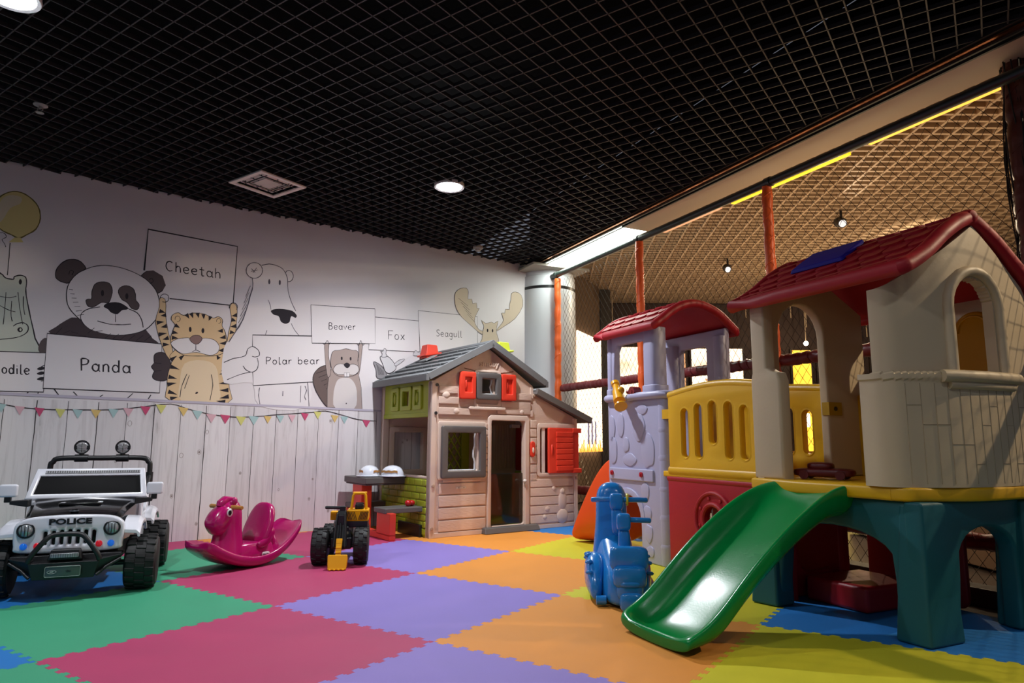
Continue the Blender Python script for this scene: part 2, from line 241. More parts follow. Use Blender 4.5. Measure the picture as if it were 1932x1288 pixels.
MURAL = '''
#balloon_drawing
f balloon -2461,2552 -2436,2550 -2411,2542 -2387,2529 -2365,2512 -2343,2490 -2327,2466 -2316,2439 -2310,2410 -2307,2381 -2309,2352 -2316,2323 -2326,2297 -2341,2276 -2360,2258 -2378,2243 -2392,2229 -2405,2218 -2418,2212 -2431,2212 -2445,2218 -2463,2227 -2488,2235 -2515,2246 -2539,2263 -2558,2288 -2574,2319 -2583,2351 -2585,2385 -2583,2420 -2574,2451 -2562,2478 -2545,2502 -2526,2521 -2506,2536 -2484,2547
s olive 70 1 -2461,2552 -2436,2550 -2411,2542 -2387,2529 -2365,2512 -2343,2490 -2327,2466 -2316,2439 -2310,2410 -2307,2381 -2309,2352 -2316,2323 -2326,2297 -2341,2276 -2360,2258 -2378,2243 -2392,2229 -2405,2218 -2418,2212 -2431,2212 -2445,2218 -2463,2227 -2488,2235 -2515,2246 -2539,2263 -2558,2288 -2574,2319 -2583,2351 -2585,2385 -2583,2420 -2574,2451 -2562,2478 -2545,2502 -2526,2521 -2506,2536 -2484,2547
f balloonl -2545,2465 -2534,2487 -2519,2504 -2501,2515 -2478,2520 -2451,2520 -2433,2515 -2426,2502 -2428,2484 -2435,2466 -2449,2453 -2469,2440 -2486,2423 -2498,2399 -2508,2370 -2516,2346 -2525,2324 -2535,2306 -2543,2301 -2550,2317 -2558,2345 -2561,2376 -2560,2406 -2554,2438
f balloon -2446,2210 -2410,2217 -2391,2185 -2476,2170
s ink 40 0 -2466,2167 -2466,2141 -2465,2103 -2463,2063 -2463,2016 -2461,1966 -2461,1931
s ink 30 0 -2559,2216 -2546,2222 -2528,2230 -2513,2233 -2501,2227 -2494,2216 -2491,2206 -2498,2198 -2508,2190 -2514,2182 -2510,2173 -2503,2163 -2496,2154 -2493,2146 -2490,2138 -2488,2132
#crocodile_drawing
f croc -2555,1923 -2544,1971 -2520,1957 -2499,1937 -2488,1931 -2480,1920 -2470,1911 -2455,1907 -2438,1906 -2425,1907 -2421,1912 -2423,1919 -2420,1927 -2411,1933 -2399,1939 -2387,1942 -2376,1942 -2365,1939 -2356,1933 -2351,1922 -2348,1908 -2346,1892 -2346,1874 -2347,1853 -2345,1829 -2340,1799 -2332,1766 -2323,1729 -2312,1686 -2300,1639 -2288,1596 -2278,1561 -2270,1530 -2261,1496 -2238,1454 -2215,1408 -2227,1374 -2306,1337 -2418,1312 -2503,1353 -2540,1518 -2553,1751
s ink 60 1 -2555,1923 -2544,1971 -2520,1957 -2499,1937 -2488,1931 -2480,1920 -2470,1911 -2455,1907 -2438,1906 -2425,1907 -2421,1912 -2423,1919 -2420,1927 -2411,1933 -2399,1939 -2387,1942 -2376,1942 -2365,1939 -2356,1933 -2351,1922 -2348,1908 -2346,1892 -2346,1874 -2347,1853 -2345,1829 -2340,1799 -2332,1766 -2323,1729 -2312,1686 -2300,1639 -2288,1596 -2278,1561 -2270,1530 -2261,1496 -2238,1454 -2215,1408 -2227,1374 -2306,1337 -2418,1312 -2503,1353 -2540,1518 -2553,1751
f ink -2373,1896 -2375,1885 -2377,1878 -2381,1874 -2386,1876 -2390,1883 -2392,1893 -2391,1904 -2389,1911 -2385,1915 -2380,1913 -2376,1906
s ink 50 0 -2478,1467 -2455,1472 -2421,1479 -2391,1486 -2371,1493 -2353,1500 -2340,1509 -2327,1519 -2317,1530 -2310,1542 -2307,1556 -2308,1570 -2311,1582 -2318,1591 -2328,1598 -2338,1602 -2351,1601 -2363,1597 -2374,1592 -2383,1585 -2390,1577 -2395,1571
f ink -2338,1552 -2340,1543 -2345,1536 -2353,1532 -2360,1534 -2366,1540 -2370,1549 -2368,1558 -2363,1565 -2356,1568 -2348,1567 -2342,1561
f croc -2345,1551 -2346,1546 -2348,1542 -2351,1540 -2353,1542 -2356,1545 -2358,1550 -2357,1555 -2355,1559 -2352,1561 -2349,1560 -2346,1556
s ink 40 0 -2390,1817 -2385,1790 -2378,1752 -2371,1711 -2361,1667 -2350,1622 -2342,1590
s ink 40 0 -2458,1808 -2456,1773 -2455,1724 -2453,1679 -2453,1639 -2453,1603 -2453,1578
s ink 40 0 -2420,1750 -2419,1726 -2418,1691 -2416,1661 -2413,1638 -2408,1619 -2404,1606
s ink 40 0 -2489,1775 -2474,1773 -2454,1771 -2435,1771 -2420,1776 -2406,1783 -2396,1788
s ink 40 0 -2483,1709 -2468,1701 -2446,1690 -2427,1682 -2412,1678 -2400,1676 -2391,1675
s ink 40 0 -2356,1793 -2355,1775 -2353,1750 -2351,1725 -2346,1700 -2340,1676 -2335,1659
f white -2640,1379 -2184,1398 -2179,1115 -2615,1108
s ink 60 1 -2640,1379 -2184,1398 -2179,1115 -2615,1108
s ink 65 0 -2555,1292 -2559,1296 -2565,1300 -2570,1299 -2574,1297 -2578,1291 -2580,1284 -2582,1276 -2582,1266 -2580,1257 -2578,1249 -2573,1241 -2569,1236 -2564,1234 -2559,1234 -2554,1237 -2550,1241
s ink 65 0 -2533,1234 -2535,1274
s ink 65 0 -2534,1259 -2528,1272 -2519,1273
s ink 65 0 -2480,1254 -2480,1258 -2481,1263 -2484,1267 -2486,1270 -2489,1272 -2493,1273 -2495,1273 -2498,1272 -2500,1270 -2502,1267 -2503,1263 -2504,1259 -2504,1254 -2503,1249 -2501,1245 -2500,1241 -2498,1238 -2494,1236 -2491,1235 -2488,1235 -2485,1236 -2483,1238 -2481,1241 -2480,1245 -2480,1250 -2480,1254
s ink 65 0 -2446,1270 -2449,1272 -2453,1274 -2456,1274 -2460,1272 -2462,1269 -2464,1265 -2465,1260 -2465,1254 -2464,1249 -2462,1244 -2459,1240 -2456,1237 -2453,1235 -2449,1235 -2446,1237 -2443,1240
s ink 65 0 -2405,1255 -2405,1259 -2406,1264 -2408,1268 -2411,1271 -2414,1273 -2417,1275 -2420,1275 -2423,1273 -2425,1271 -2428,1268 -2428,1264 -2429,1260 -2429,1255 -2428,1250 -2427,1246 -2425,1242 -2423,1239 -2420,1237 -2416,1236 -2413,1236 -2411,1237 -2408,1239 -2406,1242 -2405,1246 -2405,1251 -2405,1255
s ink 65 0 -2373,1273 -2376,1274 -2380,1275 -2383,1274 -2386,1272 -2388,1268 -2390,1263 -2390,1257 -2390,1252 -2388,1246 -2386,1242 -2383,1238 -2378,1236 -2375,1236 -2372,1237 -2368,1240 -2367,1243 -2366,1248 -2365,1254 -2366,1259 -2368,1265 -2370,1269 -2373,1273
s ink 65 0 -2368,1303 -2363,1235
s ink 65 0 -2343,1235 -2347,1275
s ink 65 0 -2348,1290 -2348,1293
s ink 65 0 -2328,1304 -2326,1273 -2323,1241 -2320,1234 -2316,1236 -2313,1237 -2313,1239
s ink 65 0 -2301,1258 -2290,1259 -2277,1261 -2276,1266 -2280,1272 -2285,1277 -2291,1279 -2296,1275 -2301,1269 -2303,1261 -2302,1252 -2297,1244 -2292,1238 -2287,1236 -2282,1237 -2277,1241 -2275,1244
f inkg -2183,1400 -2178,1413 -2169,1416 -2161,1416 -2152,1414 -2144,1408 -2138,1398 -2136,1384 -2136,1365 -2136,1347 -2136,1328 -2134,1309 -2138,1296 -2148,1289 -2163,1288 -2174,1299 -2181,1329 -2183,1369
f inkg -2237,1430 -2236,1447 -2231,1466 -2226,1482 -2216,1496 -2204,1507 -2194,1505 -2188,1477 -2184,1436 -2186,1406 -2197,1396 -2212,1395 -2225,1399 -2232,1406 -2236,1417
f ink -2232,1278 -2228,1284 -2220,1291 -2209,1295 -2196,1296 -2181,1294 -2173,1291 -2180,1284 -2193,1276 -2207,1271 -2218,1271 -2228,1274
f ink -2230,1244 -2226,1250 -2217,1257 -2206,1262 -2193,1262 -2178,1261 -2171,1257 -2177,1250 -2191,1242 -2204,1237 -2215,1237 -2225,1240
f ink -2226,1205 -2222,1211 -2213,1218 -2203,1222 -2189,1223 -2174,1221 -2167,1218 -2173,1211 -2187,1203 -2201,1198 -2212,1198 -2222,1201
s ink 50 0 -2209,1294 -2199,1302 -2184,1311 -2171,1316 -2159,1312 -2148,1302 -2141,1290 -2136,1276 -2133,1260 -2134,1245 -2138,1231 -2147,1219 -2157,1209 -2172,1202 -2188,1197 -2201,1193
#panda_drawing
f pandafur -2171,1539 -2187,1555 -2167,1574 -2143,1594 -2124,1615 -2101,1636 -2081,1653 -2066,1665 -2054,1673 -2033,1675 -1998,1671 -1954,1661 -1911,1648 -1879,1626 -1846,1600 -1805,1587 -1738,1600 -1659,1626 -1597,1642 -1567,1640 -1556,1627 -1546,1613 -1532,1599 -1520,1583 -1509,1567 -1486,1552 -1464,1537 -1488,1525 -1587,1516 -1727,1511 -1860,1510 -1981,1516 -2096,1526
f inkg -2179,1969 -2181,1987 -2179,2008 -2174,2029 -2164,2049 -2151,2069 -2136,2085 -2121,2097 -2106,2106 -2089,2111 -2071,2112 -2051,2109 -2034,2102 -2018,2089 -2004,2073 -1996,2057 -1998,2046 -2004,2035 -2014,2024 -2028,2011 -2043,1997 -2058,1981 -2071,1963 -2082,1943 -2093,1929 -2106,1924 -2119,1926 -2132,1929 -2143,1932 -2153,1936 -2162,1942 -2170,1949 -2176,1957
s ink 50 1 -2179,1969 -2181,1987 -2179,2008 -2174,2029 -2164,2049 -2151,2069 -2136,2085 -2121,2097 -2106,2106 -2089,2111 -2071,2112 -2051,2109 -2034,2102 -2018,2089 -2004,2073 -1996,2057 -1998,2046 -2004,2035 -2014,2024 -2028,2011 -2043,1997 -2058,1981 -2071,1963 -2082,1943 -2093,1929 -2106,1924 -2119,1926 -2132,1929 -2143,1932 -2153,1936 -2162,1942 -2170,1949 -2176,1957
f inkg -1627,2047 -1621,2061 -1607,2079 -1592,2094 -1579,2102 -1564,2107 -1549,2109 -1530,2109 -1510,2106 -1492,2099 -1478,2087 -1467,2071 -1458,2053 -1452,2032 -1449,2010 -1449,1990 -1455,1974 -1465,1960 -1476,1948 -1487,1938 -1498,1931 -1508,1928 -1517,1932 -1524,1941 -1532,1953 -1542,1969 -1553,1989 -1564,2006 -1573,2017 -1583,2026 -1593,2033 -1607,2037 -1621,2040
s ink 50 1 -1627,2047 -1621,2061 -1607,2079 -1592,2094 -1579,2102 -1564,2107 -1549,2109 -1530,2109 -1510,2106 -1492,2099 -1478,2087 -1467,2071 -1458,2053 -1452,2032 -1449,2010 -1449,1990 -1455,1974 -1465,1960 -1476,1948 -1487,1938 -1498,1931 -1508,1928 -1517,1932 -1524,1941 -1532,1953 -1542,1969 -1553,1989 -1564,2006 -1573,2017 -1583,2026 -1593,2033 -1607,2037 -1621,2040
s ink 40 0 -2099,1993 -2097,2003 -2096,2015 -2091,2024 -2084,2026 -2076,2024 -2071,2019 -2072,2010 -2076,1999 -2079,1990
s ink 40 0 -1566,2031 -1562,2036 -1556,2043 -1549,2046 -1544,2040 -1539,2031 -1537,2022 -1542,2015 -1549,2008 -1556,2003
f white -2041,2012 -2027,2025 -2011,2037 -1996,2048 -1981,2058 -1964,2068 -1946,2077 -1925,2085 -1901,2092 -1876,2097 -1846,2100 -1814,2100 -1781,2098 -1749,2093 -1716,2085 -1684,2076 -1652,2064 -1621,2049 -1593,2033 -1568,2014 -1547,1994 -1528,1973 -1513,1952 -1502,1930 -1493,1908 -1486,1884 -1481,1860 -1479,1834 -1479,1804 -1483,1773 -1489,1744 -1499,1717 -1513,1693 -1528,1671 -1543,1652 -1559,1636 -1579,1622 -1602,1609 -1629,1597 -1657,1587 -1691,1579 -1727,1573 -1762,1570 -1791,1571 -1819,1575 -1845,1581 -1871,1589 -1895,1598 -1919,1609 -1941,1620 -1961,1633 -1981,1646 -2000,1661 -2018,1677 -2034,1693 -2051,1710 -2066,1728 -2078,1747 -2088,1768 -2094,1791 -2098,1815 -2101,1843 -2101,1871 -2099,1898 -2093,1921 -2086,1942 -2076,1961 -2066,1979 -2054,1996
s ink 50 1 -2041,2012 -2027,2025 -2011,2037 -1996,2048 -1981,2058 -1964,2068 -1946,2077 -1925,2085 -1901,2092 -1876,2097 -1846,2100 -1814,2100 -1781,2098 -1749,2093 -1716,2085 -1684,2076 -1652,2064 -1621,2049 -1593,2033 -1568,2014 -1547,1994 -1528,1973 -1513,1952 -1502,1930 -1493,1908 -1486,1884 -1481,1860 -1479,1834 -1479,1804 -1483,1773 -1489,1744 -1499,1717 -1513,1693 -1528,1671 -1543,1652 -1559,1636 -1579,1622 -1602,1609 -1629,1597 -1657,1587 -1691,1579 -1727,1573 -1762,1570 -1791,1571 -1819,1575 -1845,1581 -1871,1589 -1895,1598 -1919,1609 -1941,1620 -1961,1633 -1981,1646 -2000,1661 -2018,1677 -2034,1693 -2051,1710 -2066,1728 -2078,1747 -2088,1768 -2094,1791 -2098,1815 -2101,1843 -2101,1871 -2099,1898 -2093,1921 -2086,1942 -2076,1961 -2066,1979 -2054,1996
f inkg -1941,1830 -1941,1844 -1943,1864 -1943,1884 -1940,1904 -1936,1924 -1930,1940 -1918,1953 -1903,1962 -1886,1967 -1869,1970 -1850,1969 -1834,1963 -1824,1950 -1816,1933 -1811,1914 -1810,1894 -1812,1872 -1815,1853 -1819,1836 -1823,1822 -1830,1812 -1843,1809 -1858,1811 -1874,1809 -1890,1797 -1906,1781 -1921,1769 -1934,1764 -1946,1764 -1956,1768 -1966,1779 -1973,1795 -1976,1807 -1974,1815 -1968,1820 -1961,1824 -1954,1825 -1946,1825
s ink 40 1 -1941,1830 -1941,1844 -1943,1864 -1943,1884 -1940,1904 -1936,1924 -1930,1940 -1918,1953 -1903,1962 -1886,1967 -1869,1970 -1850,1969 -1834,1963 -1824,1950 -1816,1933 -1811,1914 -1810,1894 -1812,1872 -1815,1853 -1819,1836 -1823,1822 -1830,1812 -1843,1809 -1858,1811 -1874,1809 -1890,1797 -1906,1781 -1921,1769 -1934,1764 -1946,1764 -1956,1768 -1966,1779 -1973,1795 -1976,1807 -1974,1815 -1968,1820 -1961,1824 -1954,1825 -1946,1825
f inkg -1770,1902 -1771,1916 -1767,1929 -1761,1940 -1749,1950 -1734,1958 -1719,1962 -1702,1960 -1687,1954 -1674,1946 -1665,1934 -1659,1920 -1654,1905 -1651,1889 -1649,1872 -1646,1856 -1637,1844 -1627,1833 -1621,1822 -1621,1808 -1624,1793 -1632,1783 -1642,1780 -1657,1782 -1671,1787 -1682,1800 -1694,1816 -1706,1830 -1719,1837 -1732,1842 -1744,1850 -1754,1865 -1764,1884
s ink 40 1 -1770,1902 -1771,1916 -1767,1929 -1761,1940 -1749,1950 -1734,1958 -1719,1962 -1702,1960 -1687,1954 -1674,1946 -1665,1934 -1659,1920 -1654,1905 -1651,1889 -1649,1872 -1646,1856 -1637,1844 -1627,1833 -1621,1822 -1621,1808 -1624,1793 -1632,1783 -1642,1780 -1657,1782 -1671,1787 -1682,1800 -1694,1816 -1706,1830 -1719,1837 -1732,1842 -1744,1850 -1754,1865 -1764,1884
f ink -1864,1883 -1864,1870 -1867,1861 -1872,1857 -1878,1860 -1881,1868 -1884,1880 -1884,1892 -1881,1901 -1876,1905 -1870,1903 -1866,1895
f ink -1700,1880 -1701,1868 -1704,1858 -1709,1854 -1714,1857 -1719,1865 -1721,1877 -1721,1890 -1717,1899 -1712,1903 -1707,1901 -1702,1892
f white -1998,1672 -2000,1687 -1998,1702 -1992,1716 -1981,1729 -1968,1741 -1950,1751 -1930,1760 -1907,1767 -1881,1774 -1849,1783 -1814,1791 -1779,1796 -1749,1795 -1720,1789 -1694,1782 -1671,1776 -1651,1769 -1633,1759 -1618,1744 -1606,1726 -1597,1707 -1588,1687 -1582,1666 -1581,1647 -1584,1631 -1594,1619 -1616,1606 -1657,1591 -1709,1577 -1762,1570 -1814,1571 -1865,1579 -1906,1589 -1935,1601 -1954,1615 -1970,1630 -1984,1644 -1993,1657
s ink 50 0 -1970,1624 -1979,1636 -1990,1654 -1998,1672 -2000,1687 -1998,1702 -1992,1716 -1981,1729 -1968,1741 -1950,1751 -1926,1760 -1900,1768 -1881,1774
s ink 50 0 -1699,1784 -1681,1778 -1656,1770 -1633,1759 -1618,1744 -1606,1726 -1597,1707 -1589,1685 -1584,1663 -1581,1647
f ink -1859,1780 -1856,1790 -1846,1802 -1832,1811 -1811,1818 -1785,1823 -1760,1823 -1737,1816 -1715,1804 -1700,1794 -1694,1786 -1696,1780 -1702,1775 -1711,1772 -1723,1770 -1735,1765 -1744,1754 -1754,1740 -1764,1731 -1777,1730 -1791,1733 -1804,1738 -1814,1745 -1821,1754 -1829,1762 -1840,1768 -1853,1773
s ink 40 0 -1776,1729 -1771,1669
s ink 50 0 -1890,1665 -1870,1660 -1840,1654 -1810,1649 -1781,1649 -1752,1651 -1726,1653 -1702,1657 -1681,1662 -1666,1665
s ink 30 0 -2089,1882 -2064,1879
s ink 30 0 -2078,1850 -2051,1850
s ink 30 0 -2066,1818 -2036,1821
s ink 30 0 -2056,1787 -2022,1792
s ink 30 0 -2044,1755 -2008,1763
s ink 30 0 -2032,1723 -1994,1734
s ink 30 0 -2021,1692 -1979,1705
s ink 30 0 -2147,1530 -2108,1589
s ink 30 0 -2098,1548 -2057,1574
s ink 30 0 -2049,1567 -2005,1558
s ink 30 0 -1996,1544 -1951,1542
s ink 30 0 -1946,1563 -1905,1610
s ink 30 0 -1896,1583 -1851,1594
s ink 30 0 -1839,1527 -1796,1578
s ink 30 0 -1786,1530 -1742,1580
s ink 30 0 -1732,1533 -1688,1582
s ink 30 0 -1677,1535 -1632,1583
s ink 30 0 -1622,1538 -1577,1585
s ink 30 0 -1566,1541 -1519,1587
f white -2193,1539 -1440,1530 -1429,1143 -2184,1142
s ink 70 1 -2193,1539 -1440,1530 -1429,1143 -2184,1142
s ink 80 0 -1961,1284 -1969,1374
s ink 80 0 -1969,1374 -1956,1375 -1942,1375 -1931,1370 -1924,1364 -1923,1354 -1925,1344 -1930,1336 -1940,1331 -1954,1328 -1965,1327
s ink 80 0 -1865,1334 -1870,1336 -1876,1338 -1882,1336 -1887,1333 -1891,1328 -1893,1321 -1894,1314 -1893,1306 -1890,1299 -1886,1293 -1881,1289 -1876,1286 -1870,1285 -1865,1286 -1860,1290 -1856,1295 -1854,1302 -1853,1309 -1854,1317 -1856,1324 -1861,1330 -1865,1334
s ink 80 0 -1854,1339 -1851,1293 -1843,1284
s ink 80 0 -1822,1284 -1826,1339
s ink 80 0 -1825,1321 -1821,1330 -1815,1339 -1807,1342 -1800,1340 -1795,1334 -1790,1323 -1789,1303 -1787,1284
s ink 80 0 -1734,1336 -1739,1338 -1746,1339 -1751,1338 -1756,1334 -1760,1329 -1762,1322 -1764,1315 -1762,1307 -1760,1300 -1756,1294 -1751,1289 -1746,1286 -1740,1286 -1734,1287 -1729,1290 -1725,1296 -1722,1302 -1722,1310 -1722,1317 -1725,1325 -1730,1331 -1734,1336
s ink 80 0 -1726,1378 -1719,1285
s ink 80 0 -1663,1336 -1669,1338 -1675,1340 -1681,1338 -1686,1335 -1690,1329 -1692,1323 -1694,1315 -1692,1307 -1690,1300 -1686,1294 -1681,1289 -1675,1286 -1669,1286 -1663,1287 -1658,1291 -1654,1296 -1652,1303 -1651,1310 -1652,1318 -1654,1325 -1659,1332 -1663,1336
s ink 80 0 -1652,1341 -1649,1294 -1640,1285
f pandafur -1489,1432 -1483,1444 -1474,1453 -1463,1459 -1448,1462 -1429,1463 -1413,1457 -1398,1443 -1385,1424 -1375,1404 -1367,1384 -1362,1364 -1359,1342 -1359,1319 -1360,1294 -1365,1273 -1375,1259 -1388,1248 -1403,1240 -1421,1237 -1441,1237 -1458,1240 -1472,1246 -1483,1255 -1489,1266 -1488,1280 -1483,1295 -1479,1310 -1486,1322 -1496,1334 -1501,1345 -1498,1355 -1490,1365 -1484,1377 -1486,1395 -1489,1415
s ink 50 1 -1489,1432 -1483,1444 -1474,1453 -1463,1459 -1448,1462 -1429,1463 -1413,1457 -1398,1443 -1385,1424 -1375,1404 -1367,1384 -1362,1364 -1359,1342 -1359,1319 -1360,1294 -1365,1273 -1375,1259 -1388,1248 -1403,1240 -1421,1237 -1441,1237 -1458,1240 -1472,1246 -1483,1255 -1489,1266 -1488,1280 -1483,1295 -1479,1310 -1486,1322 -1496,1334 -1501,1345 -1498,1355 -1490,1365 -1484,1377 -1486,1395 -1489,1415
s ink 40 0 -1479,1377 -1434,1374
s ink 40 0 -1479,1310 -1430,1319
s ink 50 0 -2118,1141 -2081,1091
s ink 50 0 -1998,1126 -1966,1091
s ink 50 0 -1809,1112 -1827,1097
s ink 50 0 -1612,1132 -1647,1093
s ink 50 0 -1488,1126 -1507,1089
s ink 50 0 -2268,1111 -2276,1097
s ink 50 0 -2209,1111 -2212,1094
#cheetah_drawing
f white -1603,2437 -919,2418 -923,1905 -1410,1900 -1484,1909 -1446,2003 -1474,2076 -1543,2110 -1607,2094
s ink 80 0 -1607,2100 -1603,2437 -919,2418 -924,1916
s ink 70 0 -1410,1900 -955,1903
s ink 65 0 -1412,2193 -1418,2198 -1427,2202 -1434,2202 -1442,2199 -1448,2193 -1453,2185 -1455,2174 -1456,2163 -1454,2152 -1449,2142 -1444,2134 -1437,2127 -1429,2124 -1422,2124 -1413,2128 -1407,2132
s ink 65 0 -1380,2123 -1385,2203
s ink 65 0 -1382,2155 -1378,2163 -1372,2171 -1365,2172 -1359,2171 -1354,2165 -1350,2156 -1348,2138 -1347,2122
s ink 65 0 -1324,2148 -1307,2148 -1288,2151 -1287,2157 -1291,2164 -1298,2169 -1307,2172 -1316,2168 -1324,2161 -1326,2151 -1325,2141 -1319,2132 -1312,2124 -1304,2122 -1296,2123 -1289,2127 -1285,2131
s ink 65 0 -1262,2147 -1244,2148 -1226,2150 -1224,2156 -1229,2163 -1236,2169 -1245,2171 -1254,2167 -1262,2160 -1265,2151 -1264,2141 -1257,2131 -1250,2124 -1242,2122 -1234,2123 -1227,2127 -1222,2131
s ink 65 0 -1190,2194 -1188,2162 -1185,2129 -1181,2120 -1177,2120 -1171,2121 -1167,2124
s ink 65 0 -1206,2171 -1169,2171
s ink 65 0 -1118,2165 -1123,2167 -1130,2168 -1135,2167 -1140,2164 -1144,2159 -1146,2153 -1147,2147 -1146,2140 -1144,2134 -1140,2128 -1136,2124 -1130,2121 -1125,2121 -1119,2122 -1115,2125 -1110,2129 -1108,2135 -1107,2142 -1107,2149 -1110,2155 -1115,2161 -1118,2165
s ink 65 0 -1107,2169 -1106,2128 -1097,2119
s ink 65 0 -1077,2119 -1082,2202
s ink 65 0 -1080,2152 -1075,2160 -1068,2168 -1061,2170 -1055,2168 -1049,2163 -1045,2153 -1043,2135 -1043,2119
f fur -1484,1883 -1479,1894 -1470,1899 -1461,1899 -1452,1896 -1443,1889 -1437,1871 -1433,1837 -1431,1793 -1428,1751 -1422,1716 -1415,1684 -1407,1652 -1399,1620 -1389,1588 -1380,1554 -1368,1515 -1357,1475 -1349,1443 -1350,1422 -1355,1408 -1364,1405 -1377,1412 -1392,1430 -1407,1451 -1420,1476 -1433,1505 -1447,1535 -1459,1567 -1471,1600 -1481,1632 -1489,1661 -1496,1688 -1498,1718 -1494,1752 -1486,1789 -1480,1821 -1481,1846 -1484,1868
s ink 30 1 -1484,1883 -1479,1894 -1470,1899 -1461,1899 -1452,1896 -1443,1889 -1437,1871 -1433,1837 -1431,1793 -1428,1751 -1422,1716 -1415,1684 -1407,1652 -1399,1620 -1389,1588 -1380,1554 -1368,1515 -1357,1475 -1349,1443 -1350,1422 -1355,1408 -1364,1405 -1377,1412 -1392,1430 -1407,1451 -1420,1476 -1433,1505 -1447,1535 -1459,1567 -1471,1600 -1481,1632 -1489,1661 -1496,1688 -1498,1718 -1494,1752 -1486,1789 -1480,1821 -1481,1846 -1484,1868
f fur -948,1886 -943,1906 -935,1918 -925,1923 -913,1919 -900,1908 -890,1886 -887,1851 -886,1805 -887,1759 -888,1715 -890,1670 -894,1625 -899,1578 -906,1531 -913,1491 -920,1456 -928,1427 -937,1410 -948,1407 -962,1416 -970,1434 -968,1462 -963,1499 -957,1540 -953,1583 -949,1629 -945,1673 -938,1711 -932,1746 -928,1781 -934,1819 -943,1856
s ink 30 1 -948,1886 -943,1906 -935,1918 -925,1923 -913,1919 -900,1908 -890,1886 -887,1851 -886,1805 -887,1759 -888,1715 -890,1670 -894,1625 -899,1578 -906,1531 -913,1491 -920,1456 -928,1427 -937,1410 -948,1407 -962,1416 -970,1434 -968,1462 -963,1499 -957,1540 -953,1583 -949,1629 -945,1673 -938,1711 -932,1746 -928,1781 -934,1819 -943,1856
f fur -1378,1441 -1377,1429 -1365,1421 -1358,1405 -1363,1376 -1372,1341 -1379,1304 -1382,1267 -1382,1229 -1379,1192 -1385,1153 -1387,1114 -1347,1086 -1221,1073 -1047,1071 -917,1083 -882,1118 -897,1168 -913,1216 -917,1257 -922,1297 -928,1332 -938,1360 -951,1383 -958,1409 -948,1441 -934,1475 -943,1502 -992,1516 -1063,1522 -1133,1525 -1197,1524 -1259,1520 -1308,1510 -1342,1489 -1365,1463
s ink 30 1 -1378,1441 -1377,1429 -1365,1421 -1358,1405 -1363,1376 -1372,1341 -1379,1304 -1382,1267 -1382,1229 -1379,1192 -1385,1153 -1387,1114 -1347,1086 -1221,1073 -1047,1071 -917,1083 -882,1118 -897,1168 -913,1216 -917,1257 -922,1297 -928,1332 -938,1360 -951,1383 -958,1409 -948,1441 -934,1475 -943,1502 -992,1516 -1063,1522 -1133,1525 -1197,1524 -1259,1520 -1308,1510 -1342,1489 -1365,1463
f furl -1265,1387 -1226,1410 -1175,1421 -1126,1422 -1088,1417 -1054,1404 -1027,1378 -1010,1334 -1000,1278 -993,1225 -981,1173 -973,1123 -997,1088 -1078,1072 -1187,1070 -1267,1086 -1294,1124 -1294,1179 -1289,1234 -1289,1289 -1283,1344
s ink 40 0 -1479,1894 -1478,1900 -1477,1908 -1474,1915 -1469,1921 -1464,1926 -1458,1929 -1452,1931 -1444,1931 -1438,1930 -1432,1928 -1425,1924 -1422,1919 -1418,1912 -1417,1905 -1416,1898 -1417,1891 -1419,1884 -1423,1878 -1428,1873 -1434,1869 -1441,1866 -1448,1866 -1456,1867 -1461,1868
s ink 40 0 -950,1877 -951,1881 -952,1888 -953,1894 -952,1900 -950,1906 -947,1911 -943,1916 -938,1920 -933,1923 -928,1926 -922,1927 -917,1927 -911,1926 -905,1924 -900,1921 -897,1918 -893,1913 -890,1908 -888,1902 -888,1896 -888,1890 -889,1884 -892,1877 -894,1873
f fur -1387,1730 -1388,1744 -1387,1757 -1380,1769 -1369,1780 -1354,1789 -1339,1793 -1328,1789 -1317,1780 -1301,1776 -1279,1783 -1251,1795 -1224,1804 -1195,1807 -1166,1807 -1140,1804 -1116,1795 -1094,1784 -1075,1778 -1060,1782 -1047,1791 -1035,1796 -1022,1792 -1010,1785 -1000,1773 -998,1758 -1001,1739 -1000,1720 -992,1705 -981,1689 -972,1670 -965,1647 -958,1620 -955,1593 -953,1565 -955,1537 -962,1513 -976,1495 -996,1482 -1021,1472 -1053,1465 -1091,1461 -1129,1458 -1170,1455 -1211,1452 -1246,1451 -1270,1453 -1287,1457 -1305,1466 -1327,1480 -1349,1498 -1367,1517 -1375,1537 -1380,1557 -1382,1579 -1379,1603 -1372,1628 -1367,1650 -1362,1667 -1357,1682 -1358,1695 -1367,1708 -1378,1719
s ink 40 1 -1387,1730 -1388,1744 -1387,1757 -1380,1769 -1369,1780 -1354,1789 -1339,1793 -1328,1789 -1317,1780 -1301,1776 -1279,1783 -1251,1795 -1224,1804 -1195,1807 -1166,1807 -1140,1804 -1116,1795 -1094,1784 -1075,1778 -1060,1782 -1047,1791 -1035,1796 -1022,1792 -1010,1785 -1000,1773 -998,1758 -1001,1739 -1000,1720 -992,1705 -981,1689 -972,1670 -965,1647 -958,1620 -955,1593 -953,1565 -955,1537 -962,1513 -976,1495 -996,1482 -1021,1472 -1053,1465 -1091,1461 -1129,1458 -1170,1455 -1211,1452 -1246,1451 -1270,1453 -1287,1457 -1305,1466 -1327,1480 -1349,1498 -1367,1517 -1375,1537 -1380,1557 -1382,1579 -1379,1603 -1372,1628 -1367,1650 -1362,1667 -1357,1682 -1358,1695 -1367,1708 -1378,1719
